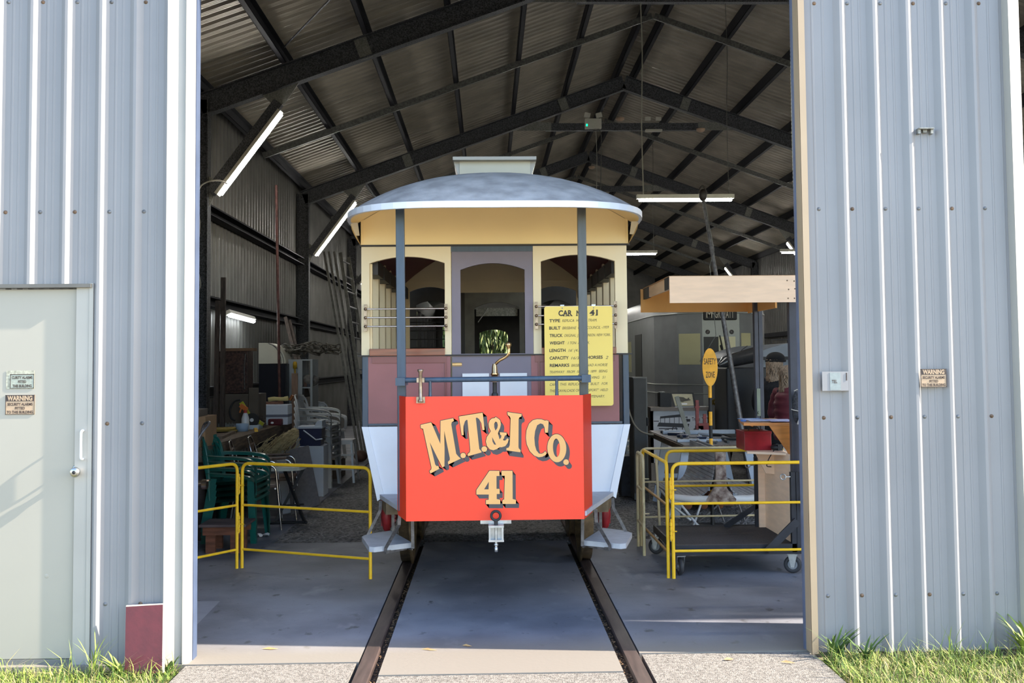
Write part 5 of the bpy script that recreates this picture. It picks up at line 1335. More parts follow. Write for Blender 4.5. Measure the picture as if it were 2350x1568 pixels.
# more odds and ends on the workbench
random.seed(44)
odd = [('timber_strip', 'timber', 'grey timber strip lying lengthwise near the middle of the bench', (-2.95, 5.35, .05, .9, .03), M_bench, .1),
 ('timber_strip', 'timber', 'dark timber strip lying across the bench behind the drop disc', (-3.25, 6.35, .5, .06, .04), M_tim, .2),
 ('paint_tin', 'tin', 'dented silver paint tin at the wall side of the bench', (-3.55, 5.6, 0, .07, .16), M_galv, 0),
 ('paint_tin', 'tin', 'dull red paint tin beside the silver one on the bench', (-3.38, 5.75, 0, .06, .13), M_redcast, 0),
 ('paint_tin', 'tin', 'small white tin at the far end of the bench', (-2.92, 7.85, 0, .05, .12), M_white, 0),
 ('glass_jar', 'jar', 'brown glass jar at the far end of the bench', (-3.10, 7.90, 0, .045, .14), mat('brown_glass', (.09, .04, .02), .15), 0),
 ('hand_plane', 'tool', 'dark hand plane on the front edge of the bench', (-2.90, 6.9, .06, .22, .06), M_tim, .3),
 ('spanner_tray', 'tray', 'shallow grey tool tray near the front edge of the bench', (-3.35, 6.95, .22, .3, .05), M_plate, .1),
 ('yellow_level', 'tool', 'thin yellow spirit level lying on the bench front', (-2.84, 6.25, .04, .5, .02), M_barr, .25)]
for nm, ct_, lb, (x, y, a, b_, h), mm, rz in odd:
    m = MB()
    if a == 0: m.lathe([(0, 0), (b_, 0), (b_, h*.96), (b_*1.04, h), (b_*.9, h), (b_*.9, h*.95), (0, h*.95)], (x, y, BZ+.001), (0, 0, 1), 20)
    else: m.cbox((x, y, BZ+.001+h/2), (a, b_, h), Matrix.Rotation(rz, 3, 'Z'))
    if nm == 'hand_plane': m.tube([(x, y-.06, BZ+h), (x, y-.08, BZ+h+.05), (x, y-.06, BZ+h+.08)], .012, 8); m.sphere((x, y+.07, BZ+h+.02), .02)
    if nm == 'spanner_tray':
        for k in range(5): m.cyl((x-.08+.04*k, y-.12, BZ+h+.008), (x-.07+.04*k, y+.1, BZ+h+.008), .007, seg=6)
    cat_tag(m.build(nm, mm, bevel=0 if a == 0 else .002), lb, ct_)
# ================================================================== right barrier panels
A0 = atz(1536, 1325); A0 = Vector((1.37, 2.0, 0))
t = thing('folding_barrier', 'yellow tubular folding barrier around the ticket stand on the right', 'barrier', (A0.x, A0.y, 0))
barrier_panel(t, (A0.x, A0.y), (2.62, 2.0), H=.885, z1=.21, z2=.575, m_=M_barr, r=.0135)
bx = (X_(1527, 2.01), 2.02); b2 = (1.33, 3.22)
barrier_panel(t, bx, b2, H=.89, z1=.20, z2=.56, m_=M_barr, mr=M_lash)
hinges(t, ((bx[0]+A0.x)/2, 1.995), (.30, .62), M_barr)
t = thing('back_barrier', 'yellow barrier panel standing behind the ticket trolley', 'barrier', (1.55, 3.10, 0))
barrier_panel(t, (1.52, 3.10), (2.70, 3.10), H=.885, z1=.215, z2=.575, m_=M_barr)
t = thing('cream_barrier', 'faded cream barrier folded behind the yellow panels', 'barrier', (1.29, 3.2, 0))
barrier_panel(t, (1.285, 2.92), (1.30, 3.36), H=.86, z1=.24, z2=.55, m_=M_barrc)
barrier_panel(t, (1.33, 3.38), (2.45, 3.42), H=.885, z1=.26, z2=.58, m_=M_barrc, r=.011)
hinges(t, (1.285, 2.91), (.30, .60), M_barrc)
m = MB(); m.bar((1.50, 3.34, 0.02), (1.47, 3.34, .84), .03, .02); m.build('centre_post', M_barrc, t)

# ================================================================== ticket stand on castors
M_ply = mat('peach_plywood', hexc(246, 214, 184), .6, 0, .05, 5, stretch=(1, 1, 6))
M_plybounce = mat('ply_with_bounce_tint', hexc(226, 168, 96), .6, 0, .05, 5)  # orange reflected light inside the canopy is put into this ply colour
M_blk = mat('black_post_paint', hexc(40, 42, 50), .5, 0, .2, 10)
M_post = mat('slate_blue_post_paint', hexc(64, 66, 76), .5, 0, .12, 10)
M_felt = mat('dark_deck_felt', hexc(62, 58, 60), .9, 0, .2, 60, bump=.4)
M_pine = mat('orange_pine', hexc(206, 132, 66), .45, 0, .15, 4, stretch=(1, 1, 8), coat=.2)
DX0, DX1, DY0, DY1, DZ = 1.40, 2.44, 2.10, 3.02, .235
bo = thing('ticket_stand', 'plywood ticket stand with flat canopy on a black castor trolley', 'ticket stand', ((DX0+DX1)/2, (DY0+DY1)/2, 0))
m = MB(); m.box(DX0, DX1, DY0, DY1, DZ-.02, DZ); m.build('platform', M_felt, bo)
m = MB(); m.box(DX0-.01, DX1, DY0-.02, DY0, DZ-.075, DZ+.004); m.box(DX0-.01, DX1, DY1, DY1+.02, DZ-.075, DZ+.004); m.box(DX0-.015, DX0, DY0-.02, DY1+.02, DZ-.05, DZ+.012); m.box(DX1, DX1+.015, DY0-.02, DY1+.02, DZ-.05, DZ+.004); m.box(DX0, DX1, DY0, DY1, DZ-.045, DZ-.021); m.build('trolley_frame', M_blk, bo)
for (x, y, rz) in ((DX0+.04, DY0+.02, R(8)), (DX1-.10, DY0+.03, R(70)), (DX0-.0, DY1-.03, R(60)), (DX1-.10, DY1-.05, R(20))):
    big = .070
    W = Matrix.Translation((x, y, 0)) @ Matrix.Rotation(rz, 4, 'Z')
    m = MB(); m.M = W; m.tube([(0, math.cos(q)*big*.72, big+math.sin(q)*big*.72) for q in [2*PI*k/22 for k in range(22)]], .019, 10, closed=True); w_ = m.build('castor_wheel', mat('grey_black_tyre', (.035, .035, .04), .6), bo)
    m = MB(); m.M = W; m.cyl((-.013, 0, big), (.013, 0, big), big*.62, seg=20); m.cyl((-.024, 0, big), (.024, 0, big), .012, seg=10); m.build('wheel_hub', mat('grey_hub', (.25, .26, .28), .5), w_)
    m = MB(); m.M = W
    for s_ in (-1, 1): m.yz([(-.012, big-.02), (.012, big-.02), (.035, .150), (-.035, .150)], s_*.027, s_*.031)
    m.box(-.035, .035, -.04, .04, .148, .156); m.cyl((0, 0, .150), (0, 0, DZ-.045), .016, seg=12); m.build('castor_fork', M_galv, w_)
# posts
fx0, fx1 = X_(1811, 2.16), X_(1838, 2.16)
m = MB(); m.box(fx0, fx1, 2.13, 2.19, .20, 2.33); m.build('front_post', M_post, bo, bevel=.003)
gx0, gx1 = X_(1731, 2.97), X_(1748, 2.97)
m = MB(); m.box(gx0, gx0+.033, 2.94, 3.0, .20, 2.33); m.box(gx0+.040, gx1+.01, 2.95, 3.0, .20, 2.33); m.build('back_post', M_post, bo, bevel=.003)
m = MB(); m.box(fx0-.03, fx0+.005, 2.08, 2.12, DZ-.06, .80); m.box(fx0+.01, fx0+.05, 2.075, 2.085, DZ-.06, .80); m.build('angle_post', M_blk, bo)
m = MB(); m.box(gx0-.03, gx0+.03, 2.92, 2.95, DZ-.02, .84); m.build('angle_post', M_blk, bo)
m = MB(); m.bar((X_(1752, 2.06), 2.06, DZ-.045), (X_(1822, 2.07), 2.07, .42), .02, .06, up=(1, 0, -1)); m.build('brace', M_blk, bo)
m = MB(); m.bar((gx0-.30, 2.93, DZ-.0), (gx0-.01, 2.93, .42), .02, .045, up=(1, 0, -1)); m.build('brace', M_blk, bo)
m = MB(); m.box(fx0-.012, fx0+.0, 2.19, 2.94, DZ+.001, .93); m.build('side_panel', M_ply, bo)
m = MB(); m.xz([(X_(1733, 2.93), DZ), (X_(1800, 2.93), DZ), (X_(1800, 2.93), .90), (X_(1733, 2.93), .90)], 2.90, 2.915); m.build('end_panel', M_ply, bo)
m = MB(); q = .0; m.box(X_(1838, 2.05)-.005, X_(1844, 2.05), 2.05, 2.09, .50, 1.24); m.build('timber_strip', M_pine, bo)
# counter shelf
zc = 1.155
cy0, cy1 = 2.25, 2.92
m = MB(); m.xy([(X_(1692, cy1), cy1), (X_(1700, 2.35), 2.30), (X_(1817, 2.22), 2.22), (fx1, cy1)], zc, zc+.022); ct = m.build('counter_top', M_pine, bo, bevel=.004)
xa = X_(1768, 2.24); xb = X_(1816, 2.24)
m = MB(); m.xz([(xa-.02, zc), (xb, zc), (xb, zc-.245), (xb-.03, zc-.235)], 2.235, 2.252); m.build('counter_bracket', M_pine, ct)
xa = X_(1694, 2.88)
m = MB(); m.xz([(xa, zc), (xa+.12, zc), (xa+.12, zc-.05)], 2.87, 2.885); m.build('counter_bracket', M_pine, ct)
# lower shelf
z2 = .935
m = MB(); m.xy([(X_(1708, cy1, 1025), cy1), (X_(1716, 2.4, 1025), 2.42), (X_(1808, 2.25, 1040), 2.25), (fx0, cy1)], z2-.018, z2); lsf = m.build('lower_shelf', M_ply, bo)
m = MB(); m.xz([(X_(1728, 2.6), z2-.018), (X_(1800, 2.6), z2-.018), (X_(1800, 2.6), z2-.22), (X_(1752, 2.6), z2-.20)], 2.6, 2.615); m.build('shelf_gusset', M_ply, lsf)
# canopy
cz0, cz1 = Z_(695, 1.95, 1650), Z_(634, 1.95, 1650)
cx0, cx1 = X_(1539, 1.95), X_(1833, 1.95)
cyB = 3.28
m = MB(); m.box(cx0, cx1+.02, 1.94, 1.956, cz0, cz1); fb = m.build('canopy_front', M_ply, bo)
m = MB()
for dx, dz in ((-.075, .03), (-.025, .03), (-.07, .10), (-.02, .105), (-.08, .17), (-.025, .165)): m.lathe([(0, .002), (.005, .0015), (.006, 0)], (cx1+dx, 1.94, cz0+dz), (0, -1, 0), 10)
m.build('screw', M_screw, fb)
m = MB(); m.box(cx0-.02, X_(1730, cyB), cyB, cyB+.015, cz0-.005, cz1); m.box(X_(1730, 3.1), X_(1730, 3.1)+.015, 2.4, cyB, cz0-.02, cz0+.12); m.build('canopy_back', M_plybounce, bo)
m = MB(); m.prism([(1.96, cz1), (cyB, cz1), (cyB, cz1-.09), (1.96, cz1-.10)], lambda a, b, d: (d, a, b), cx0+.01, cx0+.026); m.build('canopy_side', M_ply, bo)
m = MB(); m.box(cx0+.0, cx1+.02, 1.96, cyB, cz1+.001, cz1+.006)
m.build('canopy_top', mat('thin_ply_top', hexc(190, 150, 110), .6), bo)
for yy in (2.02, 3.0):
    m = MB(); m.box(cx0+.004, cx0+.03, yy, yy+.17 if yy < 2.5 else yy+.29, cz1-.095, cz1+.010); m.build('corner_flap', M_blk, bo)
# fittings
for px_, py_, Y in ((1716, 1068, 2.90), (1797, 1095, 2.07)):
    c = at(px_, py_, Y); m = MB(); m.tube([c+Vector((math.cos(q)*.021, 0, math.sin(q)*.021)) for q in [2*PI*k/16 for k in range(16)]], .005, 8, closed=True); m.cyl(c+Vector((.02, 0, 0)), c+Vector((.06, 0.01, 0)), .006, seg=8); m.build('eye_bolt', M_galv, bo)
c0, c1 = at(1737, 892, 2.93), at(1744, 955, 2.93)
m = MB(); m.box(c0.x, c0.x+.030, 2.932, 2.94, c1.z, c0.z); m.cyl((c0.x+.015, 2.915, c1.z+.03), (c0.x+.015, 2.935, c1.z+.03), .012, seg=12); o = m.build('lock_plate', mat('painted_lock_plate', hexc(120, 128, 112), .45, .3, .1), bo)
# red cash tin, papers, mouse thing
M_tin = mat('dark_red_tin', hexc(134, 18, 30), .35, 0, .2, 10)
xa, xb = X_(1706, 2.55, 1000), X_(1768, 2.55, 1000)
t = thing('cash_tin', 'dark red metal tin on the lower shelf of the ticket stand', 'tin', ((xa+xb)/2, 2.6, z2))
m = MB(); m.box(xa, xb, 2.52, 2.80, z2, z2+.155); m.build('tin_body', M_tin, t, bevel=.004)
m = MB(); m.box(xa-.002, xb+.002, 2.518, 2.802, z2+.135, z2+.158); m.build('lid', M_tin, t, bevel=.002)
m = MB(); m.tube([((xa+xb)/2-.05, 2.64, z2+.158), ((xa+xb)/2-.03, 2.64, z2+.185), ((xa+xb)/2+.03, 2.64, z2+.185), ((xa+xb)/2+.05, 2.64, z2+.158)], .005, 6); m.build('handle', M_black, t)
c = Vector((X_(1790, 2.5, 1010), 2.5, z2)); m = MB(); m.sphere(c+Vector((-.04, 0, .025)), (.04, .04, .025)); m.box(c.x-.03, c.x+.01, 2.46, 2.50, z2, z2+.05); m.tube(catmull([(c.x-.08, 2.4, z2+.01), (c.x-.14, 2.34, z2-.05), (c.x-.16, 2.34, z2-.11), (c.x-.12, 2.35, z2-.12)], 5), .004, 6); cat_tag(m.build('card_reader', M_black), 'small black device with cord on the lower shelf', 'device')
m = MB(); m.sphere((c.x+.015, 2.36, z2+.03), (.03, .03, .03)); cat_tag(m.build('white_cup', M_white), 'small white cup beside the black device', 'cup')
zz_ = zc+.0225
for k, (x0, x1, y0, y1, lb, cc) in enumerate(((1696, 1745, 2.70, 2.88, 'pale blue leaflets on the back of the counter', hexc(120, 160, 220)), (1712, 1775, 2.42, 2.66, 'white blue printed sheet in the middle of the counter', hexc(170, 186, 226)), (1760, 1812, 2.30, 2.62, 'lilac blue sheet on the right end of the counter', hexc(150, 156, 214)))):
    m = MB(); Y = (y0+y1)/2; m.cbox(((X_(x0, Y)+X_(x1, Y))/2, Y, zz_+.003+.0032*k), (X_(x1, Y)-X_(x0, Y), y1-y0, .0028), Matrix.Rotation(R(4-5*k), 3, 'Z')); cat_tag(m.build('paper_sheet', mat('blue_paper_%d' % k, cc, .5, 0, .15, 12)), lb, 'paper')
m = MB(); c = at(1706, 968, 2.5); m.lathe([(0, 0), (.025, 0), (.025, .014), (0, .014)], (c.x, 2.5, zz_), (0, 0, 1), 14); cat_tag(m.build('tape_roll', mat('blue_tape', hexc(80, 120, 190), .5)), 'small blue tape roll at the left end of the counter', 'tape')
# black net bag with white rope on the front post
c = at(1827, 935, 2.10); t = thing('net_bag', 'black net pouch tied with pale rope on the front post', 'pouch', (c.x, c.y, c.z-.12))
m = MB(); m.sphere(c, (.032, .022, .125), 14, 12); m.build('pouch', mat('black_net', (.03, .03, .035), .8, 0, .5, 90, bump=.8), t)
m = MB(); m.tube(catmull([c+Vector(v) for v in ((-.02, -.02, .13), (.01, -.025, .14), (.03, -.02, .10), (.035, -.02, .0), (.03, -.025, -.06), (.01, -.03, -.12), (.0, -.028, -.13), (.012, -.03, -.09), (.03, -.03, -.04), (-.03, -.03, -.02), (-.045, -.02, -.015))], 5), .0035, 6); m.build('rope', mat('pale_rope', hexc(196, 190, 180), .8), t)

# ================================================================== safety zone sign
M_sgy = mat('safety_sign_yellow', hexc(246, 178, 44), .45, 0, .08, 20)
YS2 = 4.3; c = at(1628.5, 843, YS2)
t = thing('safety_zone_sign', 'yellow oval safety zone sign on a black and yellow banded pole', 'sign', (c.x, YS2, 0))
m = MB(); rx, rz = (1646-1611)/2/226.5, (887-800)/2/226.5
m.xz([(c.x+rx*math.cos(a), c.z+rz*math.sin(a)) for a in [2*PI*k/40 for k in range(40)]], YS2-.02, YS2-.012); pl = m.build('sign_plate', M_sgy, t)
m = MB()
for s_, dz, wd in (('SAFETY', .03, .125), ('ZONE', -.105, .092)): text_mb(m, s_, .075, lambda a, b: Vector((c.x-wd/2+a, YS2-.0215, c.z+dz+b*1.15)), bold=.0012, width=wd)
m.build('wording', mat('faded_brown_print', (.13, .07, .02), .6, 0, .3, 60), pl)
zs = [Z_(q, YS2) for q in (886, 918, 950, 982, 1012, 1034, 1066, 1098, 1130, 1162)]+[0.03]
for i in range(len(zs)-1):
    m = MB(); m.cyl((c.x, YS2, zs[i+1]), (c.x, YS2, zs[i]), .0185, seg=14); m.build('pole_band', M_sgy if i % 2 == 0 else M_black, t)
m = MB(); m.cyl((c.x, YS2, zs[0]), (c.x, YS2, c.z+.02), .016, seg=12); m.build('pole_top', M_sgy, t)
m = MB(); m.cyl((c.x, YS2, 0), (c.x, YS2, .03), .17, seg=24); m.build('base', M_black, t)

# ================================================================== old double sided slatted tram seat
M_slat = mat('silvery_grey_slats', hexc(150, 150, 154), .7, 0, .18, 6, stretch=(8, 1, 1), bump=.2)
M_slat2 = mat('weathered_bracket_wood', hexc(122, 92, 84), .7, 0, .45, 16, c2=hexc(190, 176, 166), bump=.4)
sx, sy0, sy1 = 2.10, 3.55, 4.70
t = thing('slatted_bench', 'old grey slatted back to back tram seat with brown end bracket', 'seat', (sx, (sy0+sy1)/2, 0))
for s_ in (-1, 1):
    m = MB(); P = catmull([(s_*.035, 0, .86), (s_*.05, 0, .70), (s_*.075, 0, .56), (s_*.14, 0, .45), (s_*.28, 0, .41), (s_*.46, 0, .43)], 4)
    for i in range(0, len(P)-1):
        a, b = P[i], P[i+1]; mid = (a+b)/2; L = (b-a).length*.86; ang = math.atan2((b-a).z, (b-a).x)
        m.cbox((sx+mid.x, (sy0+sy1)/2, mid.z), (L, sy1-sy0, .014), Matrix.Rotation(-ang, 3, 'Y'))
    m.build('slatted_side', M_slat, t)
    m = MB(); m.tube([(sx+s_*.05, sy0-.02, .40), (sx+s_*.25, sy0-.025, .395), (sx+s_*.46, sy0-.02, .42)], [.03, .034, .03], 10); m.cbox((sx+s_*.28, sy0-.01, .40), (.36, .03, .055)); m.build('end_rail', M_white, t, bevel=.006)
    for y in (sy0+.02, sy1-.02):
        m = MB(); m.tube([(sx+s_*.40, y, .39), (sx+s_*.22, y, .16), (sx+s_*.05, y, .02)], .012, 8); m.tube([(sx+s_*.16, y, .39), (sx+s_*.30, y, .0)], .010, 8); m.build('leg', M_white if s_ < 0 else M_strap, t)
m = MB(); prof = [(-.045, .88), (.03, .90), (.05, .84), (.048, .60), (.055, .50), (.10, .44), (.14, .40), (.13, .36), (-.13, .36), (-.14, .40), (-.10, .44), (-.055, .52), (-.045, .62)]
m.xz([(sx+a, b) for a, b in prof], sy0-.055, sy0-.012); m.build('end_bracket', M_slat2, t, bevel=.006)

# ================================================================== trestle table with metal parts
TZ = .78; tx0, tx1, ty0, ty1 = 2.05, 2.80, 4.95, 7.3
t = thing('trestle_table', 'long pale table on splayed trestle legs covered with metal parts', 'table', ((tx0+tx1)/2, (ty0+ty1)/2, 0))
M_ttop = mat('dull_steel_table', hexc(112, 112, 118), .45, .2, .2, 8)
M_tleg = mat('pale_blue_grey_leg', hexc(158, 168, 184), .5, 0, .08)
m = MB(); m.box(tx0, tx1, ty0, ty1, TZ-.03, TZ); m.build('tabletop', M_ttop, t, bevel=.003)
m = MB(); m.box(tx0-.02, tx1, ty0-.02, ty0-.0, TZ-.07, TZ-.0); m.box(tx0-.02, tx0, ty0, ty1, TZ-.07, TZ-.01); m.build('edge_strip', M_bench, t)
for y in (ty0+.1, ty0+1.35):
    for s_, x in ((-1, tx0+.04), (1, tx1-.04)):
        m = MB(); m.bar((x, y+.02, TZ-.03), (x+s_*.14, y-.05, 0), .085, .03, up=(0, 1, 0)); m.build('leg', M_tleg, t)
    m = MB(); m.box(tx0-.02, tx1+.02, y-.02, y+.01, .28, .33); m.build('stretcher', M_tleg, t)
random.seed(21)
M_st = [mat('dark_blue_metal', (.03, .04, .08), .35, .5), mat('bare_metal', (.35, .36, .4), .35, .8), mat('black_metal', (.02, .02, .022), .5), mat('pale_painted_metal', (.40, .44, .52), .4)]
nmz = ['dark blue', 'bare metal', 'black', 'pale painted']
shp = ['tube', 'bracket', 'valve', 'tin']
for k in range(26):
    i = k % 4; x = tx0+.08+random.random()*(tx1-tx0-.2); y = ty0+.08+2.1*(k+.5)/26; s = random.uniform(.05, .10); sh = shp[(k*7+i) % 4]
    m = MB()
    if sh == 'tube': a = random.uniform(0, PI); d = Vector((math.cos(a), math.sin(a), 0))*s; m.cyl(Vector((x, y, TZ+.018))-d, Vector((x, y, TZ+.018))+d, .017, seg=10)
    elif sh == 'bracket': m.cbox((x, y, TZ+.012), (s*1.8, .05, .02), Matrix.Rotation(random.uniform(0, 3), 3, 'Z')); m.cbox((x, y, TZ+.05), (.02, .045, .08))
    elif sh == 'valve': m.lathe([(0, 0), (.03, 0), (.03, .03), (.015, .04), (.015, .07), (.03, .075), (.03, .09), (0, .09)], (x, y, TZ), (0, 0, 1), 14)
    else: m.cyl((x, y, TZ), (x, y, TZ+s*.8), .022, seg=14)
    side = 'near' if k < 9 else 'middle' if k < 18 else 'far'
    cat_tag(m.build('metal_part', M_st[i]), 'small %s %s among the parts on the %s of the trestle table' % (nmz[i], sh, {'near': 'near end', 'middle': 'middle', 'far': 'far end'}[side]), 'metal part', 'loose metal parts on the trestle table')
boxthing('metal_channel', 'long pale metal channel lying across the far part of the trestle table', 'channel', tx0+.05, tx1+.2, 6.55, 6.62, TZ+.001, TZ+.05, M_st[3])
boxthing('metal_channel', 'shorter pale metal channel lying across the near part of the trestle table', 'channel', tx0+.0, tx1-.25, 5.35, 5.41, TZ+.001, TZ+.03, M_st[3])
m = MB(); m.bar((tx0+.30, 6.2, TZ+.012), (tx0+.17, 6.25, TZ+.48), .05, .02, up=(0, 1, 0)); cat_tag(m.build('leaning_lath', mat('grey_lath', hexc(136, 134, 124), .7)), 'grey lath propped upright on the trestle table', 'lath')
for k, (px_, h, lb) in enumerate(((1600, .40, 'tall dark red upright tool on the far table end'), (1617, .22, 'short dark red vice at the far table end'))):
    x = X_(px_, 7.1, 960); m = MB(); m.box(x-.02, x+.02, 7.08, 7.12, TZ, TZ+h); m.box(x-.07*(k+.3), x+.07, 7.06, 7.14, TZ, TZ+.07+.03*k); m.box(x-.03, x+.03, 7.07, 7.13, TZ+h*.75, TZ+h*.80); cat_tag(m.build('red_tool', M_redcast), lb, 'tool')
# crates and timber below the table
for k, (x, y, a, b, h, i, lb) in enumerate(((2.30, 6.2, .35, .4, .25, 0, 'dark crate under the trestle table'), (2.65, 6.0, .25, .4, .3, 4, 'brown crate under the right side of the trestle table'), (1.75, 6.9, .3, .3, .5, 2, 'navy bin left of the trestle table'))):
    boxthing('crate', lb, 'crate', x-a/2, x+a/2, y-b/2, y+b/2, -.0, h, dk[i])
random.seed(4)
for k in range(6):
    x = 2.2+.09*k; m = MB(); m.cyl((x, 5.55, .05+.10*(k % 2)), (x+.02, 5.95, .05+.10*(k % 2)), .045, seg=10); cat_tag(m.build('firewood_log', mat('log_%d' % k, hexc(120, 70, 44), .8, 0, .3)), 'short round of timber in the small pile under the table', 'log', 'timber rounds under the table')

# ================================================================== display board, framed picture, boxes
YD2 = 8.4
xa, xb = X_(1491, YD2), X_(1628, YD2); z1, z0 = Z_(947, YD2), Z_(1010, YD2)
t = thing('display_board', 'white display board printed with an old bus and the word Trams', 'display board', ((xa+xb)/2, YD2, 0))
M_db = mat('white_print_board', hexc(190, 190, 194), .6, 0, .04)
m = MB(); m.box(xa, xb, YD2, YD2+.03, z0-.35, z1); pb = m.build('board', M_db, t)
m = MB(); m.box(xa, xb, YD2-.03, YD2+.30, z1, z1+.05); m.box(xa, xa+.04, YD2, YD2+.25, 0, z1); m.box(xb-.04, xb, YD2, YD2+.25, 0, z1); m.box(xa, xb, YD2+.05, YD2+.08, 0, .35); m.build('frame', mat('brown_grey_frame', hexc(120, 110, 102), .7), t)
def dp(px_, py_): return at(px_, py_, YD2-.0012)
M_prn = mat('charcoal_print', (.045, .045, .05), .7)
m = MB()
def quad(x0, y0, x1, y1): m.add([dp(x0, y1), dp(x1, y1), dp(x1, y0), dp(x0, y0)], [(0, 1, 2, 3)])
m.add([dp(1514, 961), dp(1516, 956), dp(1562, 951), dp(1567, 957)], [(0, 1, 2, 3)])
m.add([dp(1508, 979), dp(1512, 970), dp(1582, 973), dp(1580, 982)], [(0, 1, 2, 3)])
quad(1562, 957, 1578, 959); quad(1570, 962, 1584, 968); quad(1500, 966, 1512, 968); quad(1512, 983, 1555, 985)
for x in (1515, 1525, 1536, 1547, 1558, 1567, 1576): quad(x, 956, x+1.2, 972)
for cx_, r_ in ((1573, 7), (1548, 5)):
    pts = [dp(cx_+r_*math.cos(q), 985+r_*math.sin(q)) for q in [2*PI*k/18 for k in range(18)]]; m.tube(pts, .006, 4, closed=True)
m.add([dp(1500+1.5*k+(k % 2), 990+(k*5) % 7) for k in range(4)], [(0, 1, 2, 3)])
m.build('bus_print', M_prn, pb)
m = MB(); text_mb(m, 'Trams', .07, lambda a, b: dp(1588, 966)+Vector((a, 0, b)), bold=.0015, width=(1606-1588)/161.); m.build('wording', M_prn, pb)
# framed photo
t = thing('framed_picture', 'black framed sepia photograph leaning on top of the display board', 'picture', (X_(1568, YD2), YD2+.05, z1+.05))
zb0 = z1+.051
P = [at(1546, 938, YD2+.02), at(1597, 938, YD2+.02), at(1592, 902, YD2+.10), at(1537, 902, YD2+.10)]
P[0].z = P[1].z = zb0
n = Vector((0, .014, .004))
m = MB(); m.add(P+[q+n for q in P], [(0, 1, 2, 3), (7, 6, 5, 4), (0, 4, 5, 1), (1, 5, 6, 2), (2, 6, 7, 3), (3, 7, 4, 0)]); m.build('frame', M_black, t)
cen = sum(P, Vector((0, 0, 0)))/4; Q = [cen+(q-cen)*.84-Vector((0, .002, 0)) for q in P]
m = MB(); m.add(Q, [(0, 1, 2, 3)]); ph = m.build('photo', mat('sepia_paper', hexc(184, 176, 150), .3), t)
def qq(u, v, d=.003): return (Q[0]*(1-u)*(1-v)+Q[1]*u*(1-v)+Q[2]*u*v+Q[3]*(1-u)*v)-Vector((0, d, 0))
m = MB(); random.seed(9)
for pts in ([(.12, .42), (.45, .35), (.9, .48), (.82, .56), (.62, .62), (.55, .72), (.34, .76), (.2, .78), (.14, .62)], [(.72, .58), (.80, .56), (.84, .66), (.76, .68)], [(.10, .36), (.5, .30), (.5, .33), (.12, .40)]):
    cx_ = sum(p[0] for p in pts)/len(pts); cz_ = sum(p[1] for p in pts)/len(pts)
    m.add([qq(cx_, cz_)]+[qq(*p) for p in pts], [(0, 1+i, 1+(i+1) % len(pts)) for i in range(len(pts))])
m.build('carriage_print', mat('sepia_ink', hexc(70, 66, 56), .5, 0, .4, 60), ph)
m = MB(); m.add([qq(.38, .10), qq(.66, .10), qq(.66, .22), qq(.38, .22)], [(0, 1, 2, 3)]); m.build('caption_slip', M_white, ph)
boxthing('black_case', 'black open case left of the framed photograph', 'case', X_(1511, YD2+.15), X_(1537, YD2+.15), YD2+.06, YD2+.28, z1+.051, z1+.051+.20, M_black)
boxthing('plastic_bag', 'crumpled pale plastic bag on the black case', 'bag', X_(1511, YD2+.15), X_(1524, YD2+.15), YD2+.10, YD2+.22, z1+.252, z1+.27, M_plate, .008)
boxthing('white_sheet', 'white paper lying flat in front of the framed photograph', 'paper', X_(1548, YD2), X_(1618, YD2), YD2-.025, YD2+.015, z1+.0505, z1+.056, M_white, 0)
m = MB(); c = at(1644, 935, 8.6)
for k in range(9): q = k*.7; m.tube([c+Vector((math.cos(q)*.05, 0, math.sin(q)*.07+.02*k)), c+Vector((math.cos(q+1)*.06, .03, math.sin(q+1)*.07+.02*k))], .012, 6)
m.cyl((c.x, 8.62, 0), (c.x, 8.62, c.z), .02, seg=10); m.cyl((c.x, 8.62, 0), (c.x, 8.62, .03), .14, seg=18); cat_tag(m.build('points_lever', mat('mustard_casting', hexc(128, 104, 40), .6, 0, .3)), 'mustard coloured iron lever stand behind the striped pole', 'lever')
m = MB(); m.box(c.x+.06, c.x+.11, 8.6, 8.65, 0, 1.30); m.box(c.x+.04, c.x+.13, 8.59, 8.66, 1.22, 1.34); cat_tag(m.build('iron_post', M_tim), 'dark rusty iron post beside the mustard lever', 'post')

# tall dark cabinet left
yk = 6.4
t = thing('switch_cabinet', 'tall dark grey steel cabinet standing between the trams', 'cabinet', (X_(1468, yk), yk, 0))
m = MB(); m.box(X_(1453, yk), X_(1482, yk), yk, yk+.02, .08, Z_(872, yk)); m.build('door', mat('dark_grey_cabinet', hexc(58, 56, 54), .6, 0, .15), t, bevel=.004)
m = MB(); m.box(X_(1452, yk), X_(1485, yk), yk+.02, yk+.40, .0, Z_(869, yk)); m.build('case', mat('mid_grey_cabinet', hexc(98, 98, 94), .6, 0, .1), t, bevel=.004)
m = MB(); m.cyl((X_(1484, yk), yk, .9), (X_(1484, yk), yk, 1.0), .012, seg=8); m.build('handle', M_black, t)
m = MB(); yq = 6.1; m.tube(catmull([at(x, y, yq) for x, y in ((1441, 930), (1446, 952), (1456, 975), (1470, 990), (1486, 996), (1500, 998))], 5), .011, 6); cat_tag(m.build('rope', mat('pale_hanging_rope', hexc(120, 112, 100), .9)), 'pale rope drooping across the dark grey cabinet', 'rope')
# white pallet rack
yk = 7.4; xa, xb = X_(1434, yk), X_(1456, yk)
t = thing('white_rack', 'white slatted rack standing beside the tram rear', 'rack', ((xa+xb)/2, yk, 0)); m = MB()
for x in (xa, xb-.02): m.box(x, x+.02, yk, yk+.3, 0, Z_(1000, yk))
m.build('upright', M_shelf, t)
for k in range(5): z = .06+.13*k; m = MB(); m.box(xa+.02, xb-.02, yk+.01, yk+.28, z, z+.05); m.build('slat', M_shelf, t)

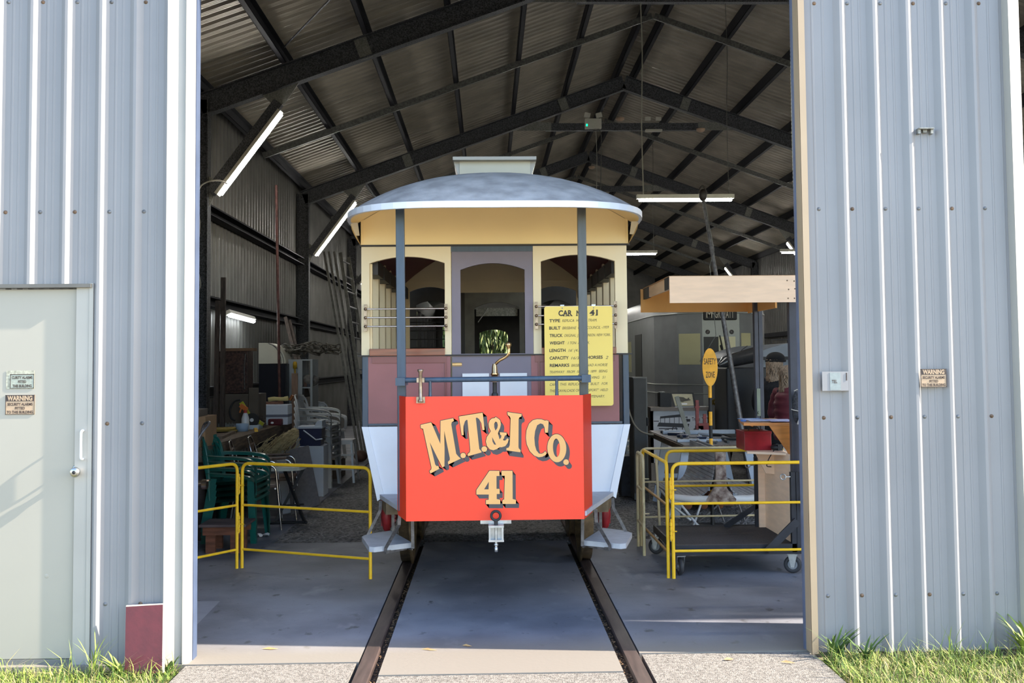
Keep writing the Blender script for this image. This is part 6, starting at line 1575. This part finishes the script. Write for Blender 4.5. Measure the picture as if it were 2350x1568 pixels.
# ================================================================== trolley pole leaning
m = MB(); Yt = 6.1; a = at(1613, 452, Yt); b = at(1698, 960, Yt-.25); q = b+(b-a)*((b.z-.02)/(a.z-b.z)); 
t = thing('trolley_pole', 'long dark trolley pole with hooked head leaning towards the ticket stand', 'trolley pole', tuple(q))
m.tube([q, b, a], [.034, .034, .020], 12); m.build('pole', M_strap, t)
m = MB(); m.sphere(a+Vector((0, 0, .02)), (.05, .04, .075)); m.tube(catmull([a+Vector((-.045, 0, .04)), a+Vector((-.03, 0, .10)), a+Vector((0, 0, .13)), a+Vector((.03, 0, .09)), a+Vector((.05, 0, .03))], 4), .012, 8); m.build('head', M_dkbrown, t)
m = MB(); m.tube([a+Vector((.01, -.03, -.05)), a.lerp(b, .25)+Vector((.02, -.04, 0)), at(1629, 610, Yt-.1), at(1643, 770, Yt-.2), at(1606, 830, Yt-.3)], .004, 5); m.build('cord', M_bridge, t)

# ================================================================== silver tram
M_silv = mat('dull_silver_tram', hexc(140, 142, 144), .42, .25, .08, 3)
M_silv2 = mat('light_grey_tram_front', hexc(152, 156, 152), .42, .1, .05, 3)
M_glassy = mat('lit_window_tint', hexc(196, 190, 150), .3, 0, .06, 2)  # yellowish light in the windows is put into the glass colour
M_drk = mat('dark_tram_interior', (.010, .009, .008), .5)
SX = 4.42
st = thing('silver_tram', 'large silver tram with destination box standing at the back right', 'tram', (SX, 18, 0))
def outline(z, sc_=1.0):   # plan of the tram, left half then right half
    base = [(-.36, 13.25), (-.80, 13.50), (-1.12, 14.25), (-1.16, 15.0), (-1.16, 26.0)]
    pts = [(SX+a*sc_, 13.25+(b-13.25)*1.0+(1-sc_)*.9) for a, b in base]
    rr = [(SX-a*sc_, 13.25+(b-13.25)+(1-sc_)*.9) for a, b in base]
    return [(x, y, z) for x, y in reversed(pts)] + [(x, y, z) for x, y in rr]
m = MB(); m.grid([outline(.45), outline(1.28), outline(2.62)], smooth=False); body = m.build('body', M_silv, st)
m = MB(); m.grid([outline(2.62, 1.0), outline(2.80, .97), outline(2.98, .86), outline(3.10, .64), outline(3.15, .35)]); m.build('roof', M_silv, st)
m = MB()
for z in (1.23, 1.06, 2.61):
    o_ = outline(z); m.tube([Vector(p)+Vector((0, -.004, 0)) for p in o_], .014, 6)
m.build('waist_beading', M_silv2, st)
yf = 13.25
def fp(px_, py_, Y=yf-.006): return at(px_, py_, Y)
m = MB(); m.box(SX-.36, SX+.36, yf-.006, yf, .5, 2.9); m.build('front_panel', M_silv2, st)
dxx0, dxx1 = fp(1613, 700).x, fp(1690, 700).x
m = MB(); m.box(dxx0, dxx1, yf-.05, yf-.006, fp(1650, 735).z, fp(1650, 706).z+.03); db = m.build('destination_box', M_black, st, bevel=.03)
m = MB(); text_mb(m, 'M', .21, lambda a, b: Vector((fp(1620, 730).x+a, yf-.054, fp(1620, 730).z+b)), bold=.002, width=.11); text_mb(m, 't', .15, lambda a, b: Vector((fp(1630, 730).x+.02+a, yf-.054, fp(1620, 730).z+.07+b)), width=.04)
text_mb(m, 'GRAVATT', .21, lambda a, b: Vector((fp(1639, 730).x+a, yf-.054, fp(1620, 730).z+b)), bold=.002, width=fp(1683, 730).x-fp(1639, 730).x); m.build('destination_wording', mat('cream_blind_letters', hexc(190, 184, 170), .6), db)
x0, x1, z0, z1 = fp(1615, 800).x, fp(1688, 800).x, fp(1650, 830).z, fp(1650, 773).z
m = MB(); m.box(x0, x0+(x1-x0)*.47, yf-.012, yf-.006, z0-.05, z1); ws = m.build('open_windscreen', M_drk, st, bevel=.002)
m = MB(); m.box(x0+(x1-x0)*.47, x1, yf-.012, yf-.006, z0-.05, z1); m.build('windscreen', M_glassy, st)
m = MB(); m.tube([fp(1652, 770, yf-.03), fp(1661, 812, yf-.03)], .012, 5); m.tube([fp(1654, 792, yf-.035), fp(1661, 812, yf-.035)], .02, 5); m.build('wiper', M_black, st)
for px_ in (1624, 1679): m = MB(); c = fp(px_, 762); m.lathe([(0, .02), (.04, .018), (.045, 0)], c, (0, -1, 0), 14); m.build('marker_lamp', M_strap, st)
m = MB(); text_mb(m, '4', .17, lambda a, b: Vector((fp(1637, 897).x+a, yf-.010, fp(1637, 897).z+b)), bold=.004, width=.095); m.build('fleet_number', M_black, st)
# angled side windows of the front
def facet(p, q, f0, f1, z0, z1, name, m_, off=.012):
    p = Vector((p[0], p[1], 0)); q = Vector((q[0], q[1], 0)); d = (q-p); n = Vector((d.y, -d.x, 0)).normalized(); n = n if n.y < 0 or abs(n.x) > .8 else -n
    if abs(n.y) < .2 and p.x < SX: n = Vector((-1, 0, 0))
    a = p+d*f0+n*off; b = p+d*f1+n*off; mb = MB(); Z = Vector((0, 0, 1))
    pts = [a+Z*z0, b+Z*z0, b+Z*z1, a+Z*z1]; mb.add(pts+[v-n*off for v in pts], [(0, 1, 2, 3), (7, 6, 5, 4), (0, 4, 5, 1), (1, 5, 6, 2), (2, 6, 7, 3), (3, 7, 4, 0)])
    return mb.build(name, m_, st)
PL = [(SX-.36, 13.25), (SX-.80, 13.50), (SX-1.12, 14.25), (SX-1.16, 15.0), (SX-1.16, 26)]
facet(PL[0], PL[1], .08, .92, 1.62, 2.22, 'side_window', M_glassy)
PRr = [(SX+.36, 13.25), (SX+.80, 13.50)]
facet(PRr[0], PRr[1], .08, .55, 1.70, 2.22, 'side_window', M_glassy)
facet(PL[3], PL[4], .055, .14, .50, 2.28, 'doorway', M_drk)
for k in range(9): facet(PL[3], PL[4], .20+.085*k, .20+.085*k+.055, 1.45, 2.15, 'saloon_window', M_drk if k % 2 else M_glassy)
for yy in (15.3, 17.0, 22.5, 24.2):
    m = MB(); m.cyl((SX-.80, yy, .35), (SX-.70, yy, .35), .35, seg=24); m.cyl((SX+.70, yy, .35), (SX+.80, yy, .35), .35, seg=24); m.cyl((SX-.75, yy, .35), (SX+.75, yy, .35), .05, seg=10); m.build('wheel_set', M_tyre, st)
m = MB(); m.box(SX-1.0, SX+1.0, 14.3, 25.8, .36, .46); m.build('underframe', M_drk, st)
# second destination sign and rear tram behind the seat
m = MB(); q = at(1310, 690, 9.6); 
# ================================================================== dark buggy hood and grey tower wagon
yh = 7.6; t = thing('black_buggy', 'black buggy with a rolled leather hood in front of the silver tram', 'carriage', (X_(1700, yh), yh, 0))
a, b = at(1652, 834, yh), at(1735, 814, yh+.3)
m = MB(); m.tube([a+Vector((-.02, 0, -.03)), a.lerp(b, .12), a.lerp(b, .3), a.lerp(b, .7), b], [.02, .075, .09, .10, .11], 14); m.build('hood', mat('shiny_black_leather', (.03, .03, .032), .25), t)
m = MB(); m.box(a.x+.10, b.x+.1, yh+.05, yh+.8, .70, a.z-.06); m.build('body', mat('matt_black_body', (.016, .016, .02), .5), t, bevel=.02)
for s_, xx in ((0, a.x+.05), (1, b.x+.12)):
    for yy in (yh+.1, yh+.75):
        m = MB(); m.tube([(xx, yy+math.cos(q)*.30, .33+math.sin(q)*.30) for q in [2*PI*k/26 for k in range(26)]], .028, 8, closed=True); m.cyl((xx-.03, yy, .33), (xx+.03, yy, .33), .05, seg=12)
        for k in range(8): q = 2*PI*k/8; m.bar((xx, yy+math.cos(q)*.04, .33+math.sin(q)*.04), (xx, yy+math.cos(q)*.3, .33+math.sin(q)*.3), .02, .02)
        m.build('wheel', M_dkbrown, t)
m = MB(); m.tube(catmull([b+Vector((-.12, -.12, -.02)), b+Vector((-.20, -.13, .0)), b+Vector((-.24, -.13, .05)), b+Vector((-.15, -.12, .12))], 4), .006, 5); m.build('strap', M_black, t)
yg = 8.3; xa, xb = X_(1732, yg), X_(1950, yg)
t = thing('grey_wagon', 'blue grey works vehicle with curved roof behind the two visitors', 'vehicle', ((xa+xb)/2, yg, 0))
M_wag = mat('blue_grey_wagon_paint', hexc(104, 112, 124), .45, 0, .08)
zt_ = Z_(793, yg); z1_ = Z_(826, yg)
m = MB(); m.grid([[(x, y, z1_+(zt_-z1_)*min(1, max(0, (x-xa)/(.5)))**.5*(1-max(0, (x-xb+.5)/.5)**2)) for x in [xa+(xb-xa)*k/18 for k in range(19)]] for y in (yg, yg+3.0)]); m.xz([(xa+(xb-xa)*k/18, z1_+(zt_-z1_)*min(1, max(0, ((xb-xa)*k/18)/.5))**.5*(1-max(0, (xa+(xb-xa)*k/18-xb+.5)/.5)**2)) for k in range(19)]+[(xb, z1_-.01), (xa, z1_-.01)], yg, yg+.02); m.build('roof', M_wag, t)
m = MB(); m.box(xa, xb, yg+.01, yg+3.0, .5, z1_); m.build('body', M_wag, t)
m = MB(); m.box(xa-.01, xb, yg-.02, yg+.01, z1_-.035, z1_+.01); m.build('gutter', M_black, t)
for xx in (xa+.12, xb-.2):
    for yy in (yg+.5, yg+2.4):
        m = MB(); m.tube([(xx, yy+math.cos(q)*.22, .30+math.sin(q)*.22) for q in [2*PI*k/22 for k in range(22)]], .08, 10, closed=True); m.cyl((xx-.06, yy, .3), (xx+.06, yy, .3), .16, seg=16); m.build('wheel', M_black, t)
m = MB(); m.box(xa+.1, xb-.1, yg+.3, yg+2.7, .28, .5); m.build('chassis', M_black, t)
m = MB(); c0 = at(1770, 780, yg+.6); m.tube([c0+Vector((0, 0, -.05)), c0, c0+Vector((.24, 0, 0)), c0+Vector((.24, 0, -.10))], .012, 6); m.build('roof_rail', M_black, t)
# ================================================================== the two visitors
M_skin = mat('skin', hexc(196, 150, 128), .55, 0, .04)
M_coatb = mat('black_wool_coat', (.008, .009, .014), .9, 0, .3, 40)
M_puff = mat('maroon_puffer_fabric', hexc(112, 50, 62), .5, 0, .15, 10)
M_jean = mat('dark_trousers', (.02, .022, .035), .8)
M_hair = mat('greyish_blonde_hair', hexc(150, 128, 108), .6, 0, .45, 30, stretch=(3, 3, .6), bump=.5)
def person(name, label, x, y, H, rz, coat, coatname, puff=False, cap=False, mid=.0):
    t = thing(name, label, 'person', (x, y, 0), rz)
    W = WM[t.name]; k = H/1.70
    def V(a, b, c): return W @ Vector((a*k, b*k, c*k))
    me = bpy.data.meshes.new('body')
    vs = [(0, 0, .95), (0, .01, 1.12), (0, .015, 1.30), (0, .01, 1.43), (0, -.005, 1.50), (0, -.015, 1.56),
          (.10, 0, .90), (.11, -.01, .50), (.115, .02, .09), (.12, -.12, .04), (-.10, 0, .90), (-.11, .02, .50), (-.115, .05, .09), (-.12, -.09, .04),
          (.18, .01, 1.38), (.24, .04, 1.12), (.22, -.06, .90), (.215, -.09, .82), (-.18, .01, 1.38), (-.24, .04, 1.12), (-.22, -.06, .90), (-.215, -.09, .82)]
    es = [(0, 1), (1, 2), (2, 3), (3, 4), (4, 5), (0, 6), (6, 7), (7, 8), (8, 9), (0, 10), (10, 11), (11, 12), (12, 13), (3, 14), (14, 15), (15, 16), (16, 17), (3, 18), (18, 19), (19, 20), (20, 21)]
    rs = [.15, .13, .145, .12, .055, .05, .095, .065, .045, .04, .095, .065, .045, .04, .055, .045, .033, .03, .055, .045, .033, .03]
    me.from_pydata([tuple(WM[t.name].inverted() @ V(*v)) for v in vs], es, [])
    o = bpy.data.objects.new('body', me); col.objects.link(o); o.parent = t; WM[o.name] = W
    sk = o.modifiers.new('skin', 'SKIN'); 
    for i, r in enumerate(rs): me.skin_vertices[0].data[i].radius = (r*k, r*k*.8) if i < 4 else (r*k, r*k)
    me.skin_vertices[0].data[0].use_root = True
    ss = o.modifiers.new('subd', 'SUBSURF'); ss.levels = 1; ss.render_levels = 2
    me.materials.append(M_jean)
    # head with a face
    m = MB(); c = (0, -.02, 1.60); rows = []
    for i in range(13):
        th = PI*i/12; z = math.cos(th)*.115
        r_ = math.sin(th)*(.078 if z > 0 else .078-.018*(-z/.115)); rows.append([V(math.cos(q)*r_, c[1]+math.sin(q)*r_*1.18, c[2]+z) for q in [2*PI*j/20 for j in range(20)]])
    m.grid(rows, closed=True); hd = m.build('head', M_skin, t)
    m = MB(); m.tube([V(0, -.105, 1.61), V(0, -.135, 1.585), V(0, -.108, 1.575)], [.008, .014, .010], 8); m.build('nose', M_skin, hd)
    for s_ in (-1, 1):
        m = MB(); m.sphere(V(s_*.03, -.102, 1.615), .011); m.build('eye', M_white, hd); m = MB(); m.sphere(V(s_*.078, -.02, 1.60), (.012, .02, .03)); m.build('ear', M_skin, hd)
    m = MB(); m.tube([V(-.022, -.105, 1.545), V(0, -.110, 1.542), V(.022, -.105, 1.545)], .006, 6); m.build('mouth', mat('lips', hexc(160, 90, 84), .5), hd)
    # hands
    for s_ in (-1, 1):
        m = MB(); b0 = Vector((s_*.215, -.095, .80)); m.cbox(V(*b0), (.028, .07*k, .085*k))
        for j in range(4):
            L = (.062, .072, .068, .052)[j]; y0 = b0.y-.028+.019*j
            m.tube([V(b0.x, y0, b0.z-.04), V(b0.x-s_*.004, y0-.004, b0.z-.04-L*.5), V(b0.x-s_*.016, y0-.006, b0.z-.04-L)], [.009, .008, .0065], 7)
        m.tube([V(b0.x, b0.y-.03, b0.z+.01), V(b0.x-s_*.01, b0.y-.055, b0.z-.01), V(b0.x-s_*.012, b0.y-.06, b0.z-.04)], [.011, .009, .007], 7); m.build('hand', M_skin, t)
    # coat
    m = MB(); rows = []; n = 34; zlow = .62 if not puff else .80
    for i in range(n+1):
        v = i/n; z = zlow + (1.50-zlow)*v
        wx_ = .205 if z < 1.30 else .205-(z-1.30)*.62; wx_ += (.02 if z < .95 else 0)
        wy_ = .15 if z < 1.32 else .15-(z-1.32)*.42
        if puff: f = abs(math.sin(v*PI*7)); wx_ += .018*f; wy_ += .022*f
        rows.append([V(math.cos(q)*wx_, .01+math.sin(q)*wy_, z) for q in [2*PI*j/28 for j in range(28)]])
    m.grid(rows, closed=True); ct_ = m.build('coat', coat, t)
    for s_ in (-1, 1):
        P = catmull([(s_*.17, .01, 1.40), (s_*.235, .02, 1.30), (s_*.275, .04, 1.12), (s_*.255, -.02, .98), (s_*.225, -.075, .87)], 7)
        m = MB(); rr = [.075, ] * len(P)
        rr = [(.078-.030*i/len(P)) + (.010*abs(math.sin(i*.8)) if puff else 0) for i in range(len(P))]
        m.tube([V(*p) for p in P], rr, 14); m.build('sleeve', coat, ct_)
    m = MB(); m.lathe([(.075, 0), (.085, .03), (.07, .07), (.06, .06)], V(0, .0, 1.44), (0, 0, 1), 20); m.build('collar', coat, ct_)
    # long hair falling on the shoulders
    random.seed(int(x*100)); m = MB(); rows = []
    for i in range(18):
        v = i/17; z = 1.72-.36*v; r_ = .040+.060*math.sin(min(1, v*2.6)*PI/2)+.018*math.sin(v*9)+(-.03*max(0, v-.75)*4)
        rows.append([V(math.cos(q)*(r_*1.05)*random.uniform(.93, 1.08), .025+math.sin(q)*(r_*1.05)*random.uniform(.93, 1.08), z+random.uniform(-.006, .006)) for q in [R(-28)+R(236)*j/24 for j in range(25)]])
    m.grid(rows); m.grid([[p for p in rows[0]], [V(0, .0, 1.735)]*25])
    for j in range(90):
        q = R(random.uniform(-20, 200)); z = random.uniform(1.45, 1.68); rr_ = .103
        p = [V(math.cos(q+.15*math.sin(u*6+j))*rr_, .025+math.sin(q+.15*math.sin(u*6+j))*rr_, z-.10*u) for u in (0, .33, .66, 1, 1.3)]; m.tube(p, [.006, .008, .008, .006, .002], 5)
    m.build('hair', M_hair, t)
    if cap:
        m = MB(); m.sphere(V(0, .0, 1.69), (.118*k, .125*k, .085*k), 24, 12); m.tube([V(math.cos(q)*.115, .0+math.sin(q)*.12, 1.66) for q in [2*PI*j/24 for j in range(24)]], .016, 8, closed=True); m.build('cap', mat('black_cap', (.006, .006, .008), .9), t)
    return t
person('person', 'person in black cap and black coat seen from behind at the counter', X_(1781, 7.0, 880), 7.00, 1.72, R(130), M_coatb, 'coat', cap=True)
person('person', 'person in maroon padded jacket with long hair beside the black coat', X_(1812, 5.85, 880), 5.85, 1.60, R(112), M_puff, 'coat', puff=True)

# ================================================================== grass, weeds, litter outside
def gmat(name, c, c2): return mat(name, c, .7, 0, .1, 5, c2=c2)
M_g1 = gmat('bright_grass', hexc(104, 130, 44), hexc(148, 160, 70)); M_g2 = gmat('dry_grass', hexc(150, 138, 84), hexc(178, 164, 112)); M_g3 = gmat('dark_grass', hexc(50, 78, 26), hexc(84, 108, 38))
def grass(mb, x, y, h, lean=.5, wd=.004, z=-.07):
    a = random.uniform(0, 2*PI); d = Vector((math.cos(a), math.sin(a), 0)); s = Vector((-d.y, d.x, 0))*wd
    p = Vector((x, y, z)); q = p + Vector((0, 0, h*.55)) + d*h*lean*.25; r = p + Vector((0, 0, h*random.uniform(.6, 1))) + d*h*lean
    mb.add([p-s, p+s, q+s*.8, q-s*.8, r], [(0, 1, 2, 3), (3, 2, 4)])
random.seed(77)
def edgeL(y): return -1.80 + .10*y
for side, nb in ((0, 5200), (1, 9000)):
    mb = MB()
    for k in range(nb):
        y = -.10 - 1.00*random.random()**1.6
        if side == 0: x = -1.80 - 1.9*random.random()**1.3
        else: x = 1.83 + 2.2*random.random()**1.2
        mb.cur = random.choices((0, 1, 2), (5, 3, 3))[0]
        # lower in the middle of the verge, higher at the wall
        tall = random.random() < .05
        h = random.uniform(.03, .07) * (1.0 if side else .8) + (.05*math.exp(y*8) if side else .01) + (random.uniform(.05, .14) if tall else 0)
        grass(mb, x, y, h+.055, random.uniform(.2, .9), random.uniform(.0015, .0035))
    o = mb.build('grass', [M_g1, M_g2, M_g3]); cat_tag(o, ['short sunlit grass at the foot of the left wall', 'sunlit grass along the foot of the right wall'][side], 'grass', None, 'stuff')
# soil strips with dry thatch
random.seed(6)
for side, (xa, xb) in enumerate(((-9, -1.78), (1.81, 9))):
    mb = MB(); rows = []
    for i in range(10):
        rows.append([(xa+(xb-xa)*j/60, -1.2+1.18*i/9, -.035+random.uniform(-.012, .012)) for j in range(61)])
    mb.grid(rows); struct(mb.build('floor_verge', M_soil))['label'] = ['strip of soil under the left grass', 'strip of soil under the right grass'][side]
# weeds
def weed(x, y, h, n, label, spread=.8, wide=.007):
    mb = MB()
    for k in range(n):
        a = random.uniform(0, 2*PI); d = Vector((math.cos(a), math.sin(a)*.6, 0)); s = Vector((-d.y, d.x, 0)).normalized()*wide
        hh = h*random.uniform(.5, 1); p = Vector((x+random.uniform(-.03, .03), y+random.uniform(-.02, .01), -.05)); L = []
        for u in (0, .3, .6, .85, 1): L.append(p + Vector((0, 0, hh*(u**.8))) + d*hh*spread*u*u)
        mb.add([L[0]-s*.5, L[0]+s*.5, L[1]-s, L[1]+s, L[2]-s, L[2]+s, L[3]-s*.7, L[3]+s*.7, L[4]], [(0, 1, 3, 2), (2, 3, 5, 4), (4, 5, 7, 6), (6, 7, 8)])
    cat_tag(mb.build('weed', M_g1 if random.random() < .6 else M_g3), label, 'weed')
random.seed(12)
weed(1.90, -.09, .22, 26, 'long bladed weed at the right corner of the doorway')
weed(3.00, -.10, .28, 30, 'broad bladed weed at the far right of the right wall', wide=.009)
weed(2.05, -.14, .20, 16, 'tuft of tall grass a little right of the doorway corner')
weed(2.55, -.12, .26, 7, 'thin seeding stalks half way along the right wall', .3, .003)
weed(-2.25, -.12, .27, 12, 'spindly weed growing beside the grey door', .6, .003)
weed(-2.10, -.16, .15, 22, 'leafy weed in front of the maroon board')
weed(-1.86, -.12, .12, 20, 'low weed at the left corner of the doorway')
weed(1.68, .03, .05, 10, 'tiny seedling in the slab joint by the right corner', 1.2, .004)
weed(-.90, -.03, .035, 14, 'tiny green weed in the joint beside the left rail', 1.4, .006)
# dry leaves and bark on the slab
M_leaf = mat('dry_leaf', hexc(176, 140, 92), .8, 0, .25, 20)
random.seed(31)
for k, (px_, py_, w_, lb) in enumerate(((1072, 1483, .03, 'single dry leaf at the shadow edge between the rails'), (985, 1492, .05, 'curled twig on the sunlit slab between the rails'), (620, 1490, .05, 'thin twig on the sunlit slab left of the rails'), (1672, 1514, .03, 'dark dead leaf on the rough concrete at the right'), (1808, 1521, .04, 'light twig on the rough concrete near the right corner'))):
    p = atz(px_, py_, .002); m = MB(); a = random.uniform(-.4, .4)
    m.add([(p.x-w_, p.y-math.sin(a)*w_, .003), (p.x-.2*w_, p.y+.010, .012), (p.x+w_, p.y+math.sin(a)*w_, .004), (p.x+.1*w_, p.y-.008, .003)], [(0, 3, 2, 1)]); m.add([(p.x-w_, p.y-math.sin(a)*w_, .0), (p.x+w_, p.y+math.sin(a)*w_, .0), (p.x+.1*w_, p.y-.012, .002)], [(0, 1, 2)])
    cat_tag(m.build('dry_leaf', M_leaf), lb, 'leaf')
random.seed(14)
m = MB()
for k in range(420):
    s_ = random.choice((-1, 1)); x = s_*(.69+random.uniform(-.02, .015)); y = random.uniform(-1.0, 2.6); l_ = random.uniform(.006, .022); a = random.uniform(0, PI)
    m.cbox((x, y, -.040+random.uniform(0, .028)), (l_, .005, .003), Matrix.Rotation(a, 3, 'Z') @ Matrix.Rotation(random.uniform(-.5, .5), 3, 'Y'))
cat_tag(m.build('leaf_litter', mat('litter_bits', hexc(120, 92, 64), .9, 0, .5, 40)), 'dry leaf litter lying in the grooves beside the rails', 'leaf litter', None, 'stuff')

# ================================================================== trees beyond the far doorway
M_lf = [mat('willow_leaf', hexc(78, 96, 44), .6, 0, .3, 6), mat('pale_willow_leaf', hexc(120, 130, 78), .6, 0, .2, 6)]
M_bark = mat('grey_bark', hexc(96, 84, 66), .9, 0, .3, 6, bump=.5)
def tree(x, y, H, label):
    t = thing('tree', label, 'tree', (x, y, 0), 0, 'trees beyond the far doorway')
    m = MB(); m.tube(catmull([(x, y, -.1), (x+.1, y, H*.3), (x-.1, y+.1, H*.6), (x, y, H*.85)], 5), [.22-.011*i for i in range(16)], 10)
    for k in range(7): a = k*.9; z = H*(.3+.08*k); m.tube([(x, y, z), (x+math.cos(a)*1.0, y+math.sin(a)*1.0, z+.8)], [.08, .03], 6)
    m.build('trunk', M_bark, t)
    m = MB()
    for k in range(5200):
        a = random.uniform(0, 2*PI); r = 2.2*random.random()**.5; z = random.uniform(.4, H); p = Vector((x+math.cos(a)*r, y+math.sin(a)*r, z)); m.cur = random.choice((0, 0, 1))
        d = Vector((random.uniform(-.3, .3), random.uniform(-.3, .3), -1)).normalized(); s = Vector((random.uniform(-1, 1), random.uniform(-1, 1), 0)).normalized()*.05; L = random.uniform(.25, .55)
        m.add([p, p+d*L*.5+s, p+d*L, p+d*L*.5-s], [(0, 1, 2, 3)])
    m.build('foliage', M_lf, t)
random.seed(51)
for k, x in enumerate((-5.2, -2.6, 0.2, 2.8, -3.9, -1.2, 1.5)):
    tree(x, 48.5+.7*(k % 2) if k < 4 else 52.5, 6.5, ['willowy green tree seen through the tram windows, far left', 'willowy green tree seen through the left tram window', 'willowy green tree seen through the tram door window', 'willowy green tree right of the far doorway', 'back row willowy tree at the left beyond the far doorway', 'back row willowy tree in the middle beyond the far doorway', 'back row willowy tree at the right beyond the far doorway'][k])
